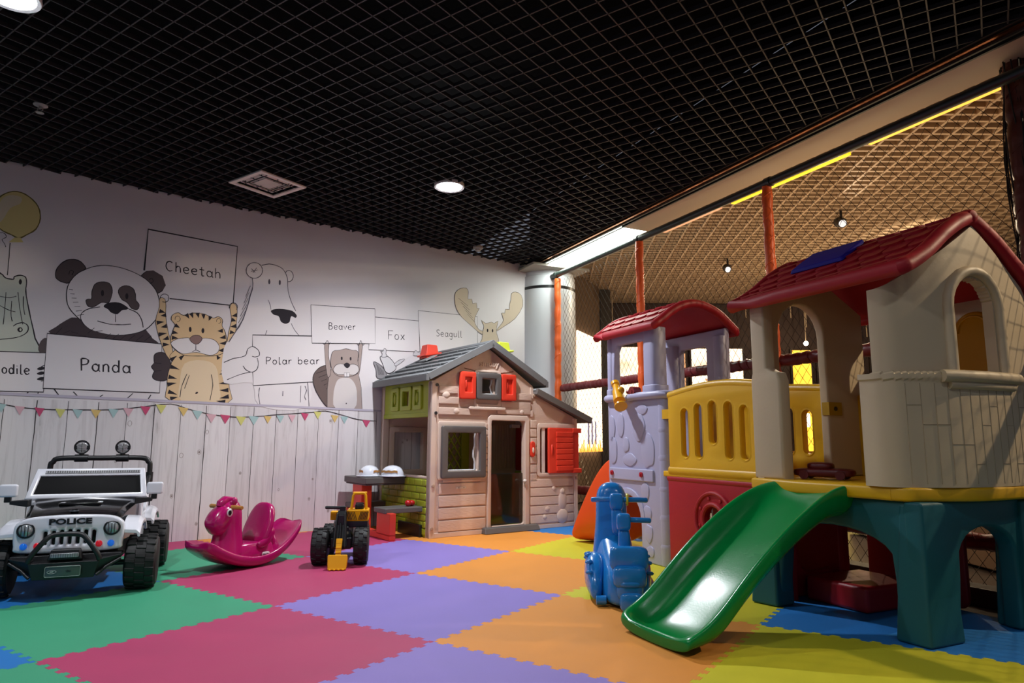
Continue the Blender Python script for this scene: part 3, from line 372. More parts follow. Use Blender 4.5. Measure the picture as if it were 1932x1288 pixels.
f white -1377,1542 -1370,1555 -1355,1567 -1336,1577 -1312,1586 -1282,1593 -1256,1597 -1235,1595 -1217,1589 -1197,1586 -1175,1591 -1151,1600 -1126,1606 -1101,1606 -1076,1604 -1053,1597 -1035,1584 -1020,1566 -1011,1548 -1010,1530 -1013,1511 -1022,1495 -1037,1482 -1057,1472 -1081,1467 -1112,1471 -1149,1480 -1184,1484 -1219,1478 -1252,1468 -1282,1464 -1305,1470 -1325,1483 -1342,1497 -1358,1511 -1372,1527
s ink 30 1 -1377,1542 -1370,1555 -1355,1567 -1336,1577 -1312,1586 -1282,1593 -1256,1597 -1235,1595 -1217,1589 -1197,1586 -1175,1591 -1151,1600 -1126,1606 -1101,1606 -1076,1604 -1053,1597 -1035,1584 -1020,1566 -1011,1548 -1010,1530 -1013,1511 -1022,1495 -1037,1482 -1057,1472 -1081,1467 -1112,1471 -1149,1480 -1184,1484 -1219,1478 -1252,1468 -1282,1464 -1305,1470 -1325,1483 -1342,1497 -1358,1511 -1372,1527
f ink -1232,1668 -1232,1657 -1236,1648 -1241,1645 -1246,1647 -1250,1655 -1252,1665 -1252,1676 -1249,1685 -1244,1688 -1239,1686 -1234,1678
f ink -1135,1667 -1136,1656 -1140,1647 -1145,1644 -1150,1646 -1155,1654 -1157,1665 -1156,1676 -1152,1684 -1147,1688 -1142,1685 -1137,1678
f nose -1242,1590 -1237,1599 -1227,1610 -1217,1618 -1202,1622 -1184,1624 -1170,1622 -1159,1616 -1150,1606 -1147,1595 -1152,1582 -1161,1568 -1171,1557 -1180,1552 -1190,1549 -1200,1550 -1210,1554 -1220,1560 -1229,1568 -1235,1574 -1241,1582
s ink 30 1 -1242,1590 -1237,1599 -1227,1610 -1217,1618 -1202,1622 -1184,1624 -1170,1622 -1159,1616 -1150,1606 -1147,1595 -1152,1582 -1161,1568 -1171,1557 -1180,1552 -1190,1549 -1200,1550 -1210,1554 -1220,1560 -1229,1568 -1235,1574 -1241,1582
s ink 40 0 -1192,1552 -1189,1501
s ink 40 0 -1216,1486 -1209,1490 -1199,1497 -1189,1501 -1177,1499 -1164,1494 -1155,1491
s ink 30 0 -1359,1732 -1360,1736 -1360,1741 -1360,1746 -1359,1751 -1357,1755 -1354,1759 -1350,1762 -1347,1764 -1342,1765 -1338,1764 -1334,1763 -1330,1761 -1327,1757 -1325,1753 -1323,1749 -1322,1744 -1322,1739 -1323,1734 -1325,1730 -1328,1726 -1332,1722 -1335,1721 -1340,1719 -1344,1719
s ink 30 0 -1045,1751 -1046,1754 -1046,1759 -1046,1764 -1045,1768 -1043,1772 -1040,1776 -1037,1778 -1033,1780 -1030,1781 -1026,1780 -1022,1779 -1020,1777 -1017,1774 -1015,1770 -1013,1766 -1012,1761 -1012,1757 -1013,1752 -1015,1748 -1017,1745 -1020,1742 -1025,1740 -1028,1739 -1031,1739
f ink -1481,1772 -1455,1778 -1430,1780 -1452,1795 -1474,1807
f ink -1429,1781 -1448,1766 -1467,1754 -1444,1749 -1423,1747
f ink -1486,1677 -1460,1694 -1434,1707 -1463,1711 -1492,1711
f ink -1420,1693 -1439,1676 -1459,1662 -1435,1659 -1412,1660
f ink -1464,1585 -1437,1603 -1407,1618 -1439,1620 -1472,1619
f ink -1402,1600 -1420,1581 -1439,1565 -1414,1564 -1390,1568
f ink -1433,1507 -1409,1519 -1384,1528 -1410,1537 -1435,1541
f ink -891,1844 -911,1827 -932,1813 -907,1809 -883,1808
f ink -933,1763 -911,1769 -890,1772 -907,1788 -924,1800
f ink -888,1751 -912,1735 -935,1722 -908,1716 -882,1714
f ink -937,1656 -914,1665 -892,1670 -912,1683 -933,1693
f ink -895,1637 -917,1624 -938,1614 -915,1605 -892,1600
f ink -936,1536 -918,1549 -900,1558 -919,1567 -938,1573
f ink -916,1522 -932,1506 -948,1493 -927,1488 -907,1486
f ink -1364,1673 -1342,1673 -1319,1670 -1334,1689 -1350,1705
f ink -1375,1613 -1352,1620 -1327,1625 -1350,1638 -1372,1648
f ink -1374,1568 -1348,1578 -1322,1583 -1347,1595 -1372,1604
f ink -1294,1776 -1273,1765 -1255,1751 -1260,1776 -1268,1799
f ink -1261,1792 -1242,1776 -1227,1758 -1227,1784 -1232,1809
f ink -1212,1800 -1197,1783 -1185,1766 -1182,1790 -1181,1812
f ink -1168,1800 -1156,1780 -1146,1760 -1139,1783 -1135,1806
f ink -1112,1796 -1109,1773 -1108,1751 -1092,1768 -1080,1787
f ink -993,1700 -1015,1685 -1035,1675 -1012,1667 -990,1663
f ink -970,1649 -993,1632 -1015,1619 -990,1614 -963,1613
f ink -960,1598 -986,1584 -1013,1574 -985,1566 -957,1561
f ink -976,1537 -997,1524 -1018,1515 -996,1506 -973,1500
f ink -1357,1391 -1342,1419 -1324,1445 -1352,1433 -1378,1418
f ink -1370,1338 -1332,1338 -1296,1334 -1329,1354 -1362,1371
f ink -1377,1256 -1343,1259 -1310,1259 -1340,1276 -1372,1290
f ink -1374,1194 -1344,1212 -1312,1227 -1347,1229 -1382,1228
f ink -1372,1139 -1335,1138 -1300,1134 -1332,1155 -1364,1172
f ink -1347,1084 -1321,1101 -1295,1116 -1325,1118 -1354,1118
f ink -953,1397 -970,1368 -988,1341 -958,1354 -930,1370
f ink -932,1350 -966,1332 -1001,1317 -963,1314 -925,1314
f ink -922,1272 -960,1254 -998,1240 -957,1236 -915,1237
f ink -918,1208 -955,1195 -990,1186 -953,1177 -915,1171
f ink -915,1156 -950,1136 -984,1119 -945,1118 -907,1120
f ink -935,1110 -972,1101 -1010,1097 -973,1084 -936,1074
f ink -1292,1409 -1282,1433 -1270,1455 -1292,1446 -1313,1435
f ink -993,1455 -1012,1464 -1028,1476 -1026,1454 -1021,1434
s ink 40 0 -1242,1306 -1252,1277 -1265,1236 -1275,1197 -1279,1165 -1280,1136 -1281,1116
s ink 40 0 -1224,1295 -1252,1186
s ink 40 0 -1060,1311 -1053,1289 -1046,1258 -1041,1222 -1045,1179 -1051,1133 -1055,1100
f ink -1150,1162 -1150,1155 -1156,1149 -1164,1146 -1170,1149 -1170,1155 -1164,1162 -1155,1164
#polar_bear_drawing
f white -783,2163 -787,2129 -782,2098 -779,2067 -783,2038 -788,2010 -798,1968 -812,1903 -830,1825 -850,1759 -868,1714 -887,1680 -906,1646 -931,1615 -957,1584 -975,1534 -982,1440 -980,1327 -956,1248 -892,1238 -803,1260 -730,1260 -705,1203 -698,1122 -654,1065 -526,1040 -356,1038 -233,1076 -206,1179 -233,1324 -266,1454 -291,1552 -321,1635 -348,1703 -372,1748 -391,1777 -403,1807 -401,1843 -391,1879 -388,1915 -399,1948 -418,1980 -435,2015 -447,2055 -458,2096 -470,2138 -480,2182 -490,2226 -503,2261 -525,2283 -551,2296 -575,2304 -598,2310 -621,2311 -644,2309 -666,2307 -688,2302 -710,2285 -737,2251 -764,2205
s inks 60 0 -780,2163 -777,2144 -773,2117 -772,2088 -775,2062 -782,2035 -789,2004 -795,1967 -803,1926 -812,1885 -823,1842 -835,1798 -850,1759 -864,1727 -880,1700 -895,1674 -912,1642 -928,1611 -940,1590
f white -698,2242 -699,2234 -701,2221 -704,2209 -710,2199 -717,2189 -725,2181 -734,2174 -744,2168 -755,2165 -765,2163 -777,2162 -788,2164 -797,2167 -807,2172 -815,2178 -822,2186 -828,2195 -832,2205 -834,2215 -835,2227 -833,2238 -830,2249 -826,2259 -820,2269 -813,2278 -804,2286 -795,2292 -784,2297 -774,2300 -763,2301 -752,2301 -741,2299 -731,2295 -723,2289 -714,2282 -708,2273 -704,2263 -700,2251 -698,2242 -698,2241 -698,2244
s inks 50 1 -698,2242 -699,2234 -701,2221 -704,2209 -710,2199 -717,2189 -725,2181 -734,2174 -744,2168 -755,2165 -765,2163 -777,2162 -788,2164 -797,2167 -807,2172 -815,2178 -822,2186 -828,2195 -832,2205 -834,2215 -835,2227 -833,2238 -830,2249 -826,2259 -820,2269 -813,2278 -804,2286 -795,2292 -784,2297 -774,2300 -763,2301 -752,2301 -741,2299 -731,2295 -723,2289 -714,2282 -708,2273 -704,2263 -700,2251 -698,2242 -698,2241 -698,2244
f white -502,2247 -498,2258 -493,2265 -487,2270 -480,2275 -473,2278 -466,2279 -458,2278 -451,2275 -444,2270 -438,2264 -433,2256 -431,2248 -428,2238 -428,2228 -429,2218 -431,2209 -436,2200 -440,2192 -446,2185 -453,2180 -460,2177 -467,2176 -475,2177 -482,2179 -488,2182 -495,2188 -500,2197 -502,2212 -503,2231
s inks 50 0 -502,2247 -498,2254 -493,2262 -488,2270 -481,2274 -473,2277 -466,2279 -460,2278 -452,2275 -446,2271 -440,2266 -435,2258 -431,2250 -429,2241 -428,2231 -428,2222 -431,2212 -433,2203 -438,2195 -443,2188 -450,2183 -456,2179 -463,2177 -472,2177 -478,2177
s inks 50 0 -708,2286 -691,2293 -669,2302 -644,2309 -619,2310 -593,2307 -568,2302 -548,2296 -531,2287 -516,2274 -502,2256 -490,2235 -480,2208 -475,2174 -473,2134 -467,2096 -457,2060 -445,2026 -431,1994 -416,1965 -400,1938 -388,1919
s inks 40 0 -794,2244 -759,2215
s inks 40 0 -749,2258 -779,2208
s inks 40 0 -793,2219 -741,2241
f inks -626,2153 -626,2141 -630,2131 -634,2128 -639,2130 -643,2138 -645,2150 -644,2162 -641,2171 -636,2175 -631,2172 -628,2164
f inks -535,2159 -535,2147 -538,2137 -543,2134 -548,2136 -552,2144 -553,2156 -553,2168 -550,2177 -545,2181 -541,2179 -536,2171
f ink -608,1895 -598,1904 -581,1912 -561,1918 -538,1922 -512,1924 -486,1924 -461,1923 -437,1921 -416,1916 -400,1906 -387,1894 -379,1883 -377,1873 -381,1864 -387,1858 -400,1861 -415,1868 -427,1868 -432,1854 -435,1834 -438,1817 -448,1806 -460,1799 -472,1795 -486,1796 -501,1801 -515,1809 -523,1823 -528,1841 -538,1855 -551,1860 -568,1861 -581,1864 -594,1873 -605,1885
s inks 40 0 -638,1989 -631,1979 -624,1965 -618,1950 -613,1934 -610,1918 -608,1907
s inks 40 0 -424,1805 -417,1791 -406,1771 -393,1752 -378,1733 -361,1715 -348,1703
s inks 40 0 -631,1720 -643,1678
s inks 30 0 -884,1701 -827,1815
s inks 30 0 -873,1759 -820,1870
s inks 30 0 -860,1817 -813,1925
s inks 30 0 -849,1875 -805,1981
s inks 30 0 -837,1933 -799,2037
s inks 30 0 -825,1992 -792,2092
f white -750,1669 -89,1719 -70,1313 -718,1237
s ink 60 0 -193,1298 -718,1237 -737,1420
s ink 60 0 -744,1554 -750,1669 -234,1709
s ink 55 0 -620,1426 -624,1488
s ink 55 0 -624,1488 -614,1489 -603,1489 -594,1487 -588,1483 -588,1476 -590,1469 -594,1464 -601,1459 -613,1457 -623,1455
s ink 55 0 -533,1451 -535,1455 -536,1459 -538,1463 -541,1465 -545,1467 -548,1468 -553,1468 -556,1466 -560,1464 -563,1461 -565,1457 -565,1453 -566,1449 -565,1444 -563,1440 -561,1437 -558,1434 -555,1432 -551,1432 -547,1432 -543,1433 -540,1436 -537,1439 -535,1443 -534,1447 -533,1451
s ink 55 0 -513,1497 -512,1468 -510,1439 -506,1433 -502,1435 -498,1436 -497,1438
s ink 55 0 -458,1473 -462,1474 -467,1475 -471,1473 -476,1471 -478,1467 -481,1462 -481,1457 -481,1452 -480,1447 -476,1443 -473,1440 -468,1438 -463,1438 -458,1440 -455,1442 -452,1446 -450,1451 -448,1456 -450,1461 -451,1466 -455,1470 -458,1473
s ink 55 0 -448,1477 -448,1445 -441,1439
s ink 55 0 -425,1441 -427,1479
s ink 55 0 -426,1465 -417,1478 -403,1479
s ink 55 0 -346,1511 -342,1447
s ink 55 0 -336,1483 -338,1479 -342,1475 -343,1470 -343,1464 -342,1459 -339,1455 -336,1452 -331,1449 -327,1449 -322,1450 -317,1452 -313,1456 -311,1460 -310,1465 -310,1470 -311,1476 -314,1480 -317,1483 -322,1485 -327,1486 -332,1485 -336,1483
s ink 55 0 -289,1472 -273,1474 -257,1477 -256,1482 -259,1487 -266,1491 -273,1492 -282,1488 -288,1482 -291,1474 -290,1466 -286,1459 -278,1454 -271,1453 -264,1454 -259,1458 -254,1461
s ink 55 0 -209,1493 -214,1494 -219,1495 -224,1493 -228,1490 -231,1486 -234,1482 -234,1476 -234,1471 -232,1466 -229,1462 -226,1459 -221,1457 -216,1457 -211,1459 -207,1462 -203,1465 -201,1470 -201,1476 -201,1481 -203,1486 -206,1490 -209,1493
s ink 55 0 -201,1497 -199,1464 -193,1458
s ink 55 0 -175,1460 -177,1499
s ink 55 0 -176,1484 -166,1498 -153,1499
f white -895,1455 -869,1476 -832,1485 -802,1495 -789,1514 -785,1534 -779,1551 -768,1562 -755,1569 -742,1570 -725,1564 -708,1551 -694,1538 -686,1522 -684,1505 -684,1491 -688,1484 -696,1481 -700,1474 -698,1459 -691,1442 -688,1423 -688,1404 -691,1385 -698,1369 -708,1360 -720,1355 -738,1350 -760,1348 -785,1347 -812,1342 -839,1322 -865,1299 -885,1298 -897,1340 -901,1404
s ink 50 0 -967,1417 -949,1427 -923,1441 -895,1455 -862,1464 -828,1473 -801,1485 -790,1503 -788,1525 -783,1544 -771,1557 -757,1566 -742,1570 -725,1565 -708,1554 -694,1542 -686,1527 -683,1511 -684,1498 -692,1490 -705,1485 -717,1482 -728,1482 -737,1484 -743,1486
s ink 50 0 -700,1474 -696,1463 -691,1447 -688,1430 -688,1412 -691,1392 -698,1376 -709,1364 -723,1355 -738,1350 -754,1352 -770,1358 -785,1366 -797,1377 -806,1390 -813,1399
s ink 50 0 -748,1350 -767,1345 -793,1338 -824,1328 -862,1311 -904,1290 -933,1275
s inks 50 0 -665,1224 -668,1207 -669,1182 -670,1157 -665,1129 -659,1101 -655,1081
s inks 50 0 -465,1204 -465,1159
s inks 50 0 -309,1258 -307,1111
s inks 50 0 -251,1289 -246,1259 -242,1217 -237,1176 -233,1139 -229,1103 -227,1079
s inks 50 0 -273,1257 -267,1247 -261,1232 -256,1217 -261,1200 -268,1183 -272,1167 -269,1154 -262,1142 -256,1133
#beaver_drawing
f tail -64,1446 -85,1455 -111,1448 -134,1437 -156,1422 -175,1402 -190,1381 -199,1361 -204,1340 -204,1317 -200,1293 -191,1267 -181,1241 -168,1214 -151,1187 -133,1159 -108,1127 -79,1095 -56,1078 -41,1079 -30,1096 -25,1128 -22,1186 -24,1261 -29,1327 -37,1378 -49,1419
s ink 50 1 -64,1446 -85,1455 -111,1448 -134,1437 -156,1422 -175,1402 -190,1381 -199,1361 -204,1340 -204,1317 -200,1293 -191,1267 -181,1241 -168,1214 -151,1187 -133,1159 -108,1127 -79,1095 -56,1078 -41,1079 -30,1096 -25,1128 -22,1186 -24,1261 -29,1327 -37,1378 -49,1419
s ink 30 0 -175,1375 -75,1417
s ink 30 0 -150,1341 -73,1374
s ink 30 0 -125,1307 -71,1332
s ink 30 0 -100,1273 -69,1289
s ink 30 0 -75,1239 -66,1247
f bfur -59,1076 -66,1240 -55,1368 -18,1471 196,1486 242,1357 263,1270 281,1070 121,1071
s ink 30 1 -59,1076 -66,1240 -55,1368 -18,1471 196,1486 242,1357 263,1270 281,1070 121,1071
f bfur -111,1665 -106,1684 -96,1687 -86,1685 -79,1683 -73,1677 -68,1662 -68,1632 -70,1593 -69,1554 -61,1515 -51,1475 -43,1441 -40,1412 -40,1387 -43,1369 -49,1354 -59,1345 -69,1353 -78,1387 -88,1439 -96,1494 -103,1554 -109,1618
s ink 30 1 -111,1665 -106,1684 -96,1687 -86,1685 -79,1683 -73,1677 -68,1662 -68,1632 -70,1593 -69,1554 -61,1515 -51,1475 -43,1441 -40,1412 -40,1387 -43,1369 -49,1354 -59,1345 -69,1353 -78,1387 -88,1439 -96,1494 -103,1554 -109,1618
f bfur 219,1695 224,1711 233,1715 242,1715 249,1714 256,1707 261,1691 261,1661 258,1620 256,1579 253,1539 251,1497 247,1460 243,1427 237,1398 231,1386 224,1397 216,1425 213,1458 216,1494 224,1536 228,1577 226,1620 221,1663
s ink 30 1 219,1695 224,1711 233,1715 242,1715 249,1714 256,1707 261,1691 261,1661 258,1620 256,1579 253,1539 251,1497 247,1460 243,1427 237,1398 231,1386 224,1397 216,1425 213,1458 216,1494 224,1536 228,1577 226,1620 221,1663
f belly 51,1343 78,1352 110,1357 139,1354 163,1342 184,1321 201,1296 213,1267 221,1232 223,1196 226,1152 222,1106 201,1073 145,1060 73,1060 19,1073 -3,1102 -6,1144 -5,1186 -3,1224 4,1262 13,1294 22,1316 34,1332
f bfur -41,1541 -38,1561 -33,1578 -23,1590 -6,1597 15,1599 37,1603 57,1610 77,1618 98,1622 119,1621 140,1617 159,1613 178,1613 194,1615 206,1612 216,1604 221,1592 224,1577 223,1560 219,1540 218,1517 226,1491 236,1463 239,1438 232,1417 219,1399 201,1384 174,1372 141,1363 109,1358 76,1358 44,1362 17,1370 0,1382 -12,1397 -22,1413 -31,1430 -39,1449 -44,1469 -46,1493 -45,1518
s ink 30 1 -41,1541 -38,1561 -33,1578 -23,1590 -6,1597 15,1599 37,1603 57,1610 77,1618 98,1622 119,1621 140,1617 159,1613 178,1613 194,1615 206,1612 216,1604 221,1592 224,1577 223,1560 219,1540 218,1517 226,1491 236,1463 239,1438 232,1417 219,1399 201,1384 174,1372 141,1363 109,1358 76,1358 44,1362 17,1370 0,1382 -12,1397 -22,1413 -31,1430 -39,1449 -44,1469 -46,1493 -45,1518
f belly -15,1411 -14,1429 -4,1450 10,1466 29,1474 52,1478 73,1478 88,1472 99,1463 111,1458 129,1465 146,1477 165,1484 184,1484 204,1479 221,1470 229,1457 234,1439 233,1423 222,1407 204,1393 184,1383 164,1381 140,1383 115,1385 86,1382 57,1379 31,1379 11,1386 -6,1397
s ink 30 1 -15,1411 -14,1429 -4,1450 10,1466 29,1474 52,1478 73,1478 88,1472 99,1463 111,1458 129,1465 146,1477 165,1484 184,1484 204,1479 221,1470 229,1457 234,1439 233,1423 222,1407 204,1393 184,1383 164,1381 140,1383 115,1385 86,1382 57,1379 31,1379 11,1386 -6,1397
f white 89,1397 142,1401 142,1364 93,1361
s ink 30 1 89,1397 142,1401 142,1364 93,1361
s ink 30 0 114,1399 116,1363
f ink 83,1468 86,1479 98,1489 111,1495 124,1491 139,1482 146,1473 142,1461 130,1448 118,1441 104,1446 90,1457
f ink 69,1530 69,1521 65,1514 61,1512 56,1514 53,1520 51,1528 51,1537 55,1544 59,1546 64,1544 68,1538
f ink 156,1533 156,1524 153,1518 148,1515 144,1517 140,1523 138,1532 139,1541 143,1547 146,1550 151,1548 155,1542
f ink 128,1117 128,1114 125,1112 122,1111 119,1111 116,1113 116,1116 116,1119 119,1121 121,1122 125,1122 126,1120
f white -253,1993 375,2031 392,1696 -227,1645
s ink 50 1 -253,1993 375,2031 392,1696 -227,1645
s ink 50 0 -74,1787 -76,1848
s ink 50 0 -76,1848 -68,1849 -58,1849 -52,1847 -49,1842 -49,1834 -53,1825 -64,1821 -74,1819
s ink 50 0 -74,1819 -64,1820 -53,1819 -45,1815 -41,1808 -44,1799 -51,1791 -63,1788 -74,1787
s ink 50 0 -25,1811 -11,1812 3,1815 4,1820 1,1825 -5,1829 -11,1830 -18,1827 -24,1821 -26,1813 -25,1806 -21,1799 -15,1794 -9,1793 -4,1794 1,1797 5,1801
s ink 50 0 43,1830 39,1832 35,1832 31,1831 27,1828 24,1824 23,1820 21,1815 22,1810 24,1805 26,1801 30,1798 34,1797 38,1797 41,1798 45,1801 48,1804 50,1809 51,1814 50,1819 49,1824 46,1828 43,1830
s ink 50 0 51,1834 51,1803 58,1798
s ink 50 0 66,1835 83,1800 95,1838
s ink 50 0 113,1822 126,1824 141,1827 142,1832 139,1836 133,1840 126,1842 119,1838 114,1832 111,1825 111,1817 116,1810 121,1805 128,1804 134,1805 139,1808 143,1812
s ink 50 0 163,1806 161,1843
s ink 50 0 161,1830 169,1843 181,1844
s ink 40 0 -133,1656 -126,1651 -116,1644 -108,1644 -100,1656 -94,1675 -86,1685 -80,1676 -73,1658 -67,1647 -64,1651 -61,1662 -59,1670
s ink 40 0 204,1679 209,1673 218,1666 225,1666 231,1681 236,1703 242,1715 248,1705 254,1683 261,1669 268,1670 275,1677 279,1683
#fox_drawing
f white 382,1953 855,1967 875,1657 325,1633 327,1690 392,1696
s ink 40 0 382,1953 855,1967 875,1657 325,1633 327,1690
s ink 55 0 528,1750 526,1835 573,1838
s ink 55 0 527,1794 564,1798
s ink 55 0 638,1782 636,1788 634,1794 631,1798 628,1802 623,1805 618,1806 613,1805 608,1804 604,1801 600,1796 598,1791 596,1786 596,1780 596,1774 598,1769 601,1764 605,1760 610,1758 615,1757 620,1757 625,1759 629,1762 633,1766 635,1771 636,1777 638,1782
s ink 55 0 660,1809 700,1761
s ink 55 0 699,1812 662,1758
f foxg 379,1520 393,1522 419,1513 443,1501 462,1489 478,1474 493,1455 512,1428 529,1397 530,1374 501,1363 457,1361 423,1368 412,1386 411,1414 408,1442 396,1471 382,1501
s ink 40 1 379,1520 393,1522 419,1513 443,1501 462,1489 478,1474 493,1455 512,1428 529,1397 530,1374 501,1363 457,1361 423,1368 412,1386 411,1414 408,1442 396,1471 382,1501
f foxl 446,1572 463,1583 493,1588 523,1585 548,1572 571,1551 591,1530 607,1510 618,1490 618,1471 603,1451 578,1432 553,1421 535,1420 517,1428 503,1440 492,1459 483,1483 476,1506 462,1530 448,1554
s ink 50 1 446,1572 463,1583 493,1588 523,1585 548,1572 571,1551 591,1530 607,1510 618,1490 618,1471 603,1451 578,1432 553,1421 535,1420 517,1428 503,1440 492,1459 483,1483 476,1506 462,1530 448,1554
f foxl 600,1515 611,1528 630,1544 650,1557 673,1566 697,1572 710,1572 707,1564 693,1550 676,1536 656,1521 635,1507 618,1498 606,1499 600,1506
s ink 30 1 600,1515 611,1528 630,1544 650,1557 673,1566 697,1572 710,1572 707,1564 693,1550 676,1536 656,1521 635,1507 618,1498 606,1499 600,1506
f foxl 450,1630 455,1630 463,1626 471,1627 477,1637 481,1650 487,1659 495,1658 503,1653 508,1645 508,1634 506,1620 505,1607 511,1597 518,1589 518,1582 503,1576 481,1573 465,1573 462,1581 466,1593 467,1604 461,1614 453,1623
s ink 40 1 450,1630 455,1630 463,1626 471,1627 477,1637 481,1650 487,1659 495,1658 503,1653 508,1645 508,1634 506,1620 505,1607 511,1597 518,1589 518,1582 503,1576 481,1573 465,1573 462,1581 466,1593 467,1604 461,1614 453,1623
f foxl 803,1615 803,1631 815,1654 828,1669 837,1667 845,1657 855,1651 867,1654 880,1660 890,1661 896,1651 898,1635 891,1622 864,1615 827,1612
s ink 30 1 803,1615 803,1631 815,1654 828,1669 837,1667 845,1657 855,1651 867,1654 880,1660 890,1661 896,1651 898,1635 891,1622 864,1615 827,1612
s ink 30 0 411,1502 438,1399
s ink 30 0 423,1491 448,1399
s ink 30 0 437,1479 458,1400
s ink 30 0 451,1468 468,1400
s ink 30 0 465,1457 478,1401
s ink 30 0 478,1446 488,1402
#seagull_drawing
f white 847,2072 1562,2090 1572,1684 882,1629
s ink 40 0 882,1629 847,2072 1562,2090 1572,1684
s ink 45 0 1097,1894 1090,1899 1081,1901 1072,1897 1066,1890 1066,1882 1071,1875 1080,1869 1090,1863 1095,1855 1095,1848 1090,1840 1082,1834 1072,1836 1064,1840
s ink 45 0 1116,1857 1131,1859 1145,1862 1147,1867 1144,1872 1138,1877 1131,1879 1123,1875 1117,1868 1115,1860 1115,1852 1120,1844 1126,1838 1132,1837 1138,1838 1144,1842 1147,1845
s ink 45 0 1190,1877 1186,1879 1181,1879 1176,1878 1172,1875 1169,1871 1167,1866 1166,1861 1166,1855 1168,1850 1171,1845 1175,1842 1179,1840 1183,1840 1187,1841 1191,1844 1195,1848 1197,1853 1197,1859 1197,1864 1196,1869 1192,1874 1190,1877
s ink 45 0 1198,1881 1198,1847 1205,1840
s ink 45 0 1242,1880 1239,1881 1234,1882 1229,1880 1225,1878 1222,1874 1220,1869 1219,1863 1219,1858 1220,1853 1224,1849 1227,1846 1231,1844 1235,1843 1240,1845 1244,1847 1247,1851 1250,1856 1250,1862 1250,1867 1249,1872 1245,1877 1242,1880
s ink 45 0 1250,1884 1252,1855 1251,1826 1246,1817 1239,1816 1229,1819 1221,1822
s ink 45 0 1272,1885 1272,1872 1273,1856 1277,1849 1283,1846 1289,1846 1294,1849 1299,1856 1302,1863
s ink 45 0 1302,1887 1302,1846
s ink 45 0 1324,1916 1324,1885 1325,1852 1329,1846 1333,1847 1337,1849 1338,1851
s ink 45 0 1357,1918 1357,1886 1358,1854 1362,1847 1367,1849 1369,1851 1370,1853
#moose_drawing
f antler 1274,2237 1274,2277 1282,2313 1307,2343 1340,2366 1380,2380 1418,2382 1435,2368 1443,2343 1439,2302 1439,2267 1464,2268 1489,2273 1494,2248 1500,2224 1525,2232 1550,2238 1554,2210 1557,2180 1574,2184 1586,2183 1561,2138 1532,2083 1527,2047 1533,2016 1556,1982 1584,1954 1614,1946 1635,1942 1637,1922 1626,1907 1601,1915 1564,1935 1517,1965 1464,2000 1412,2031 1365,2064 1325,2105 1295,2148 1280,2193
s ink 30 1 1274,2237 1274,2277 1282,2313 1307,2343 1340,2366 1380,2380 1418,2382 1435,2368 1443,2343 1439,2302 1439,2267 1464,2268 1489,2273 1494,2248 1500,2224 1525,2232 1550,2238 1554,2210 1557,2180 1574,2184 1586,2183 1561,2138 1532,2083 1527,2047 1533,2016 1556,1982 1584,1954 1614,1946 1635,1942 1637,1922 1626,1907 1601,1915 1564,1935 1517,1965 1464,2000 1412,2031 1365,2064 1325,2105 1295,2148 1280,2193
f antler 1810,1960 1851,1981 1915,2023 1990,2069 2066,2126 2131,2203 2176,2282 2176,2351 2153,2404 2116,2426 2075,2430 2041,2423 2016,2404 2011,2370 2010,2332 1999,2303 1989,2276 1991,2247 1989,2223 1963,2220 1935,2217 1929,2194 1925,2172 1899,2171 1878,2166 1895,2133 1910,2092 1885,2052 1851,2016 1821,1979
s ink 30 1 1810,1960 1851,1981 1915,2023 1990,2069 2066,2126 2131,2203 2176,2282 2176,2351 2153,2404 2116,2426 2075,2430 2041,2423 2016,2404 2011,2370 2010,2332 1999,2303 1989,2276 1991,2247 1989,2223 1963,2220 1935,2217 1929,2194 1925,2172 1899,2171 1878,2166 1895,2133 1910,2092 1885,2052 1851,2016 1821,1979
f antler 1635,1942 1644,1974 1649,2003 1626,2038 1609,2062 1632,2048 1669,2031 1709,2040 1747,2053 1767,2047 1784,2043 1814,2062 1836,2075 1832,2050 1820,2013 1815,1982 1815,1943 1844,1873 1843,1808 1724,1785 1607,1788 1602,1815 1626,1857 1631,1900
s ink 30 1 1635,1942 1644,1974 1649,2003 1626,2038 1609,2062 1632,2048 1669,2031 1709,2040 1747,2053 1767,2047 1784,2043 1814,2062 1836,2075 1832,2050 1820,2013 1815,1982 1815,1943 1844,1873 1843,1808 1724,1785 1607,1788 1602,1815 1626,1857 1631,1900
f ink 1706,1958 1705,1948 1702,1941 1696,1938 1691,1940 1687,1947 1686,1956 1687,1965 1691,1973 1696,1976 1701,1974 1705,1967
f ink 1772,1961 1771,1952 1767,1944 1762,1941 1757,1943 1754,1950 1752,1959 1754,1969 1757,1976 1762,1979 1767,1977 1771,1970
s ink 25 0 1322,2260 1441,2191
s ink 25 0 1350,2221 1462,2151
s ink 25 0 1378,2183 1482,2111
s ink 25 0 1407,2145 1503,2072
s ink 25 0 1434,2106 1523,2032
#bunting_drawing
s band 140 0 -2600,1095 -2426,1094 481,1059 2284,1042
s ink 45 0 -2595,1077 -2573,1070 -2541,1059 -2509,1049 -2480,1041 -2452,1033 -2420,1025 -2385,1017 -2346,1009 -2303,1002 -2254,998 -2201,994 -2148,993 -2103,992 -2060,993 -2006,995 -1930,996 -1843,998 -1759,1002 -1686,1010 -1619,1019 -1552,1029 -1480,1042 -1409,1055 -1345,1060 -1299,1054 -1260,1040 -1217,1025 -1162,1012 -1101,998 -1038,986 -977,978 -915,972 -854,969 -795,970 -737,974 -676,979 -615,985 -551,993 -480,1001 -388,1009 -288,1018 -203,1026 -150,1034 -114,1041 -74,1043 -21,1035 35,1022 91,1009 143,996 193,983 246,973 311,967 380,964 428,962
f yel -2554,1054 -2498,1048 -2520,991
f teal -2443,1026 -2384,1020 -2408,962
f pale -2338,1012 -2278,1006 -2303,947
f red -2223,1005 -2162,999 -2187,939
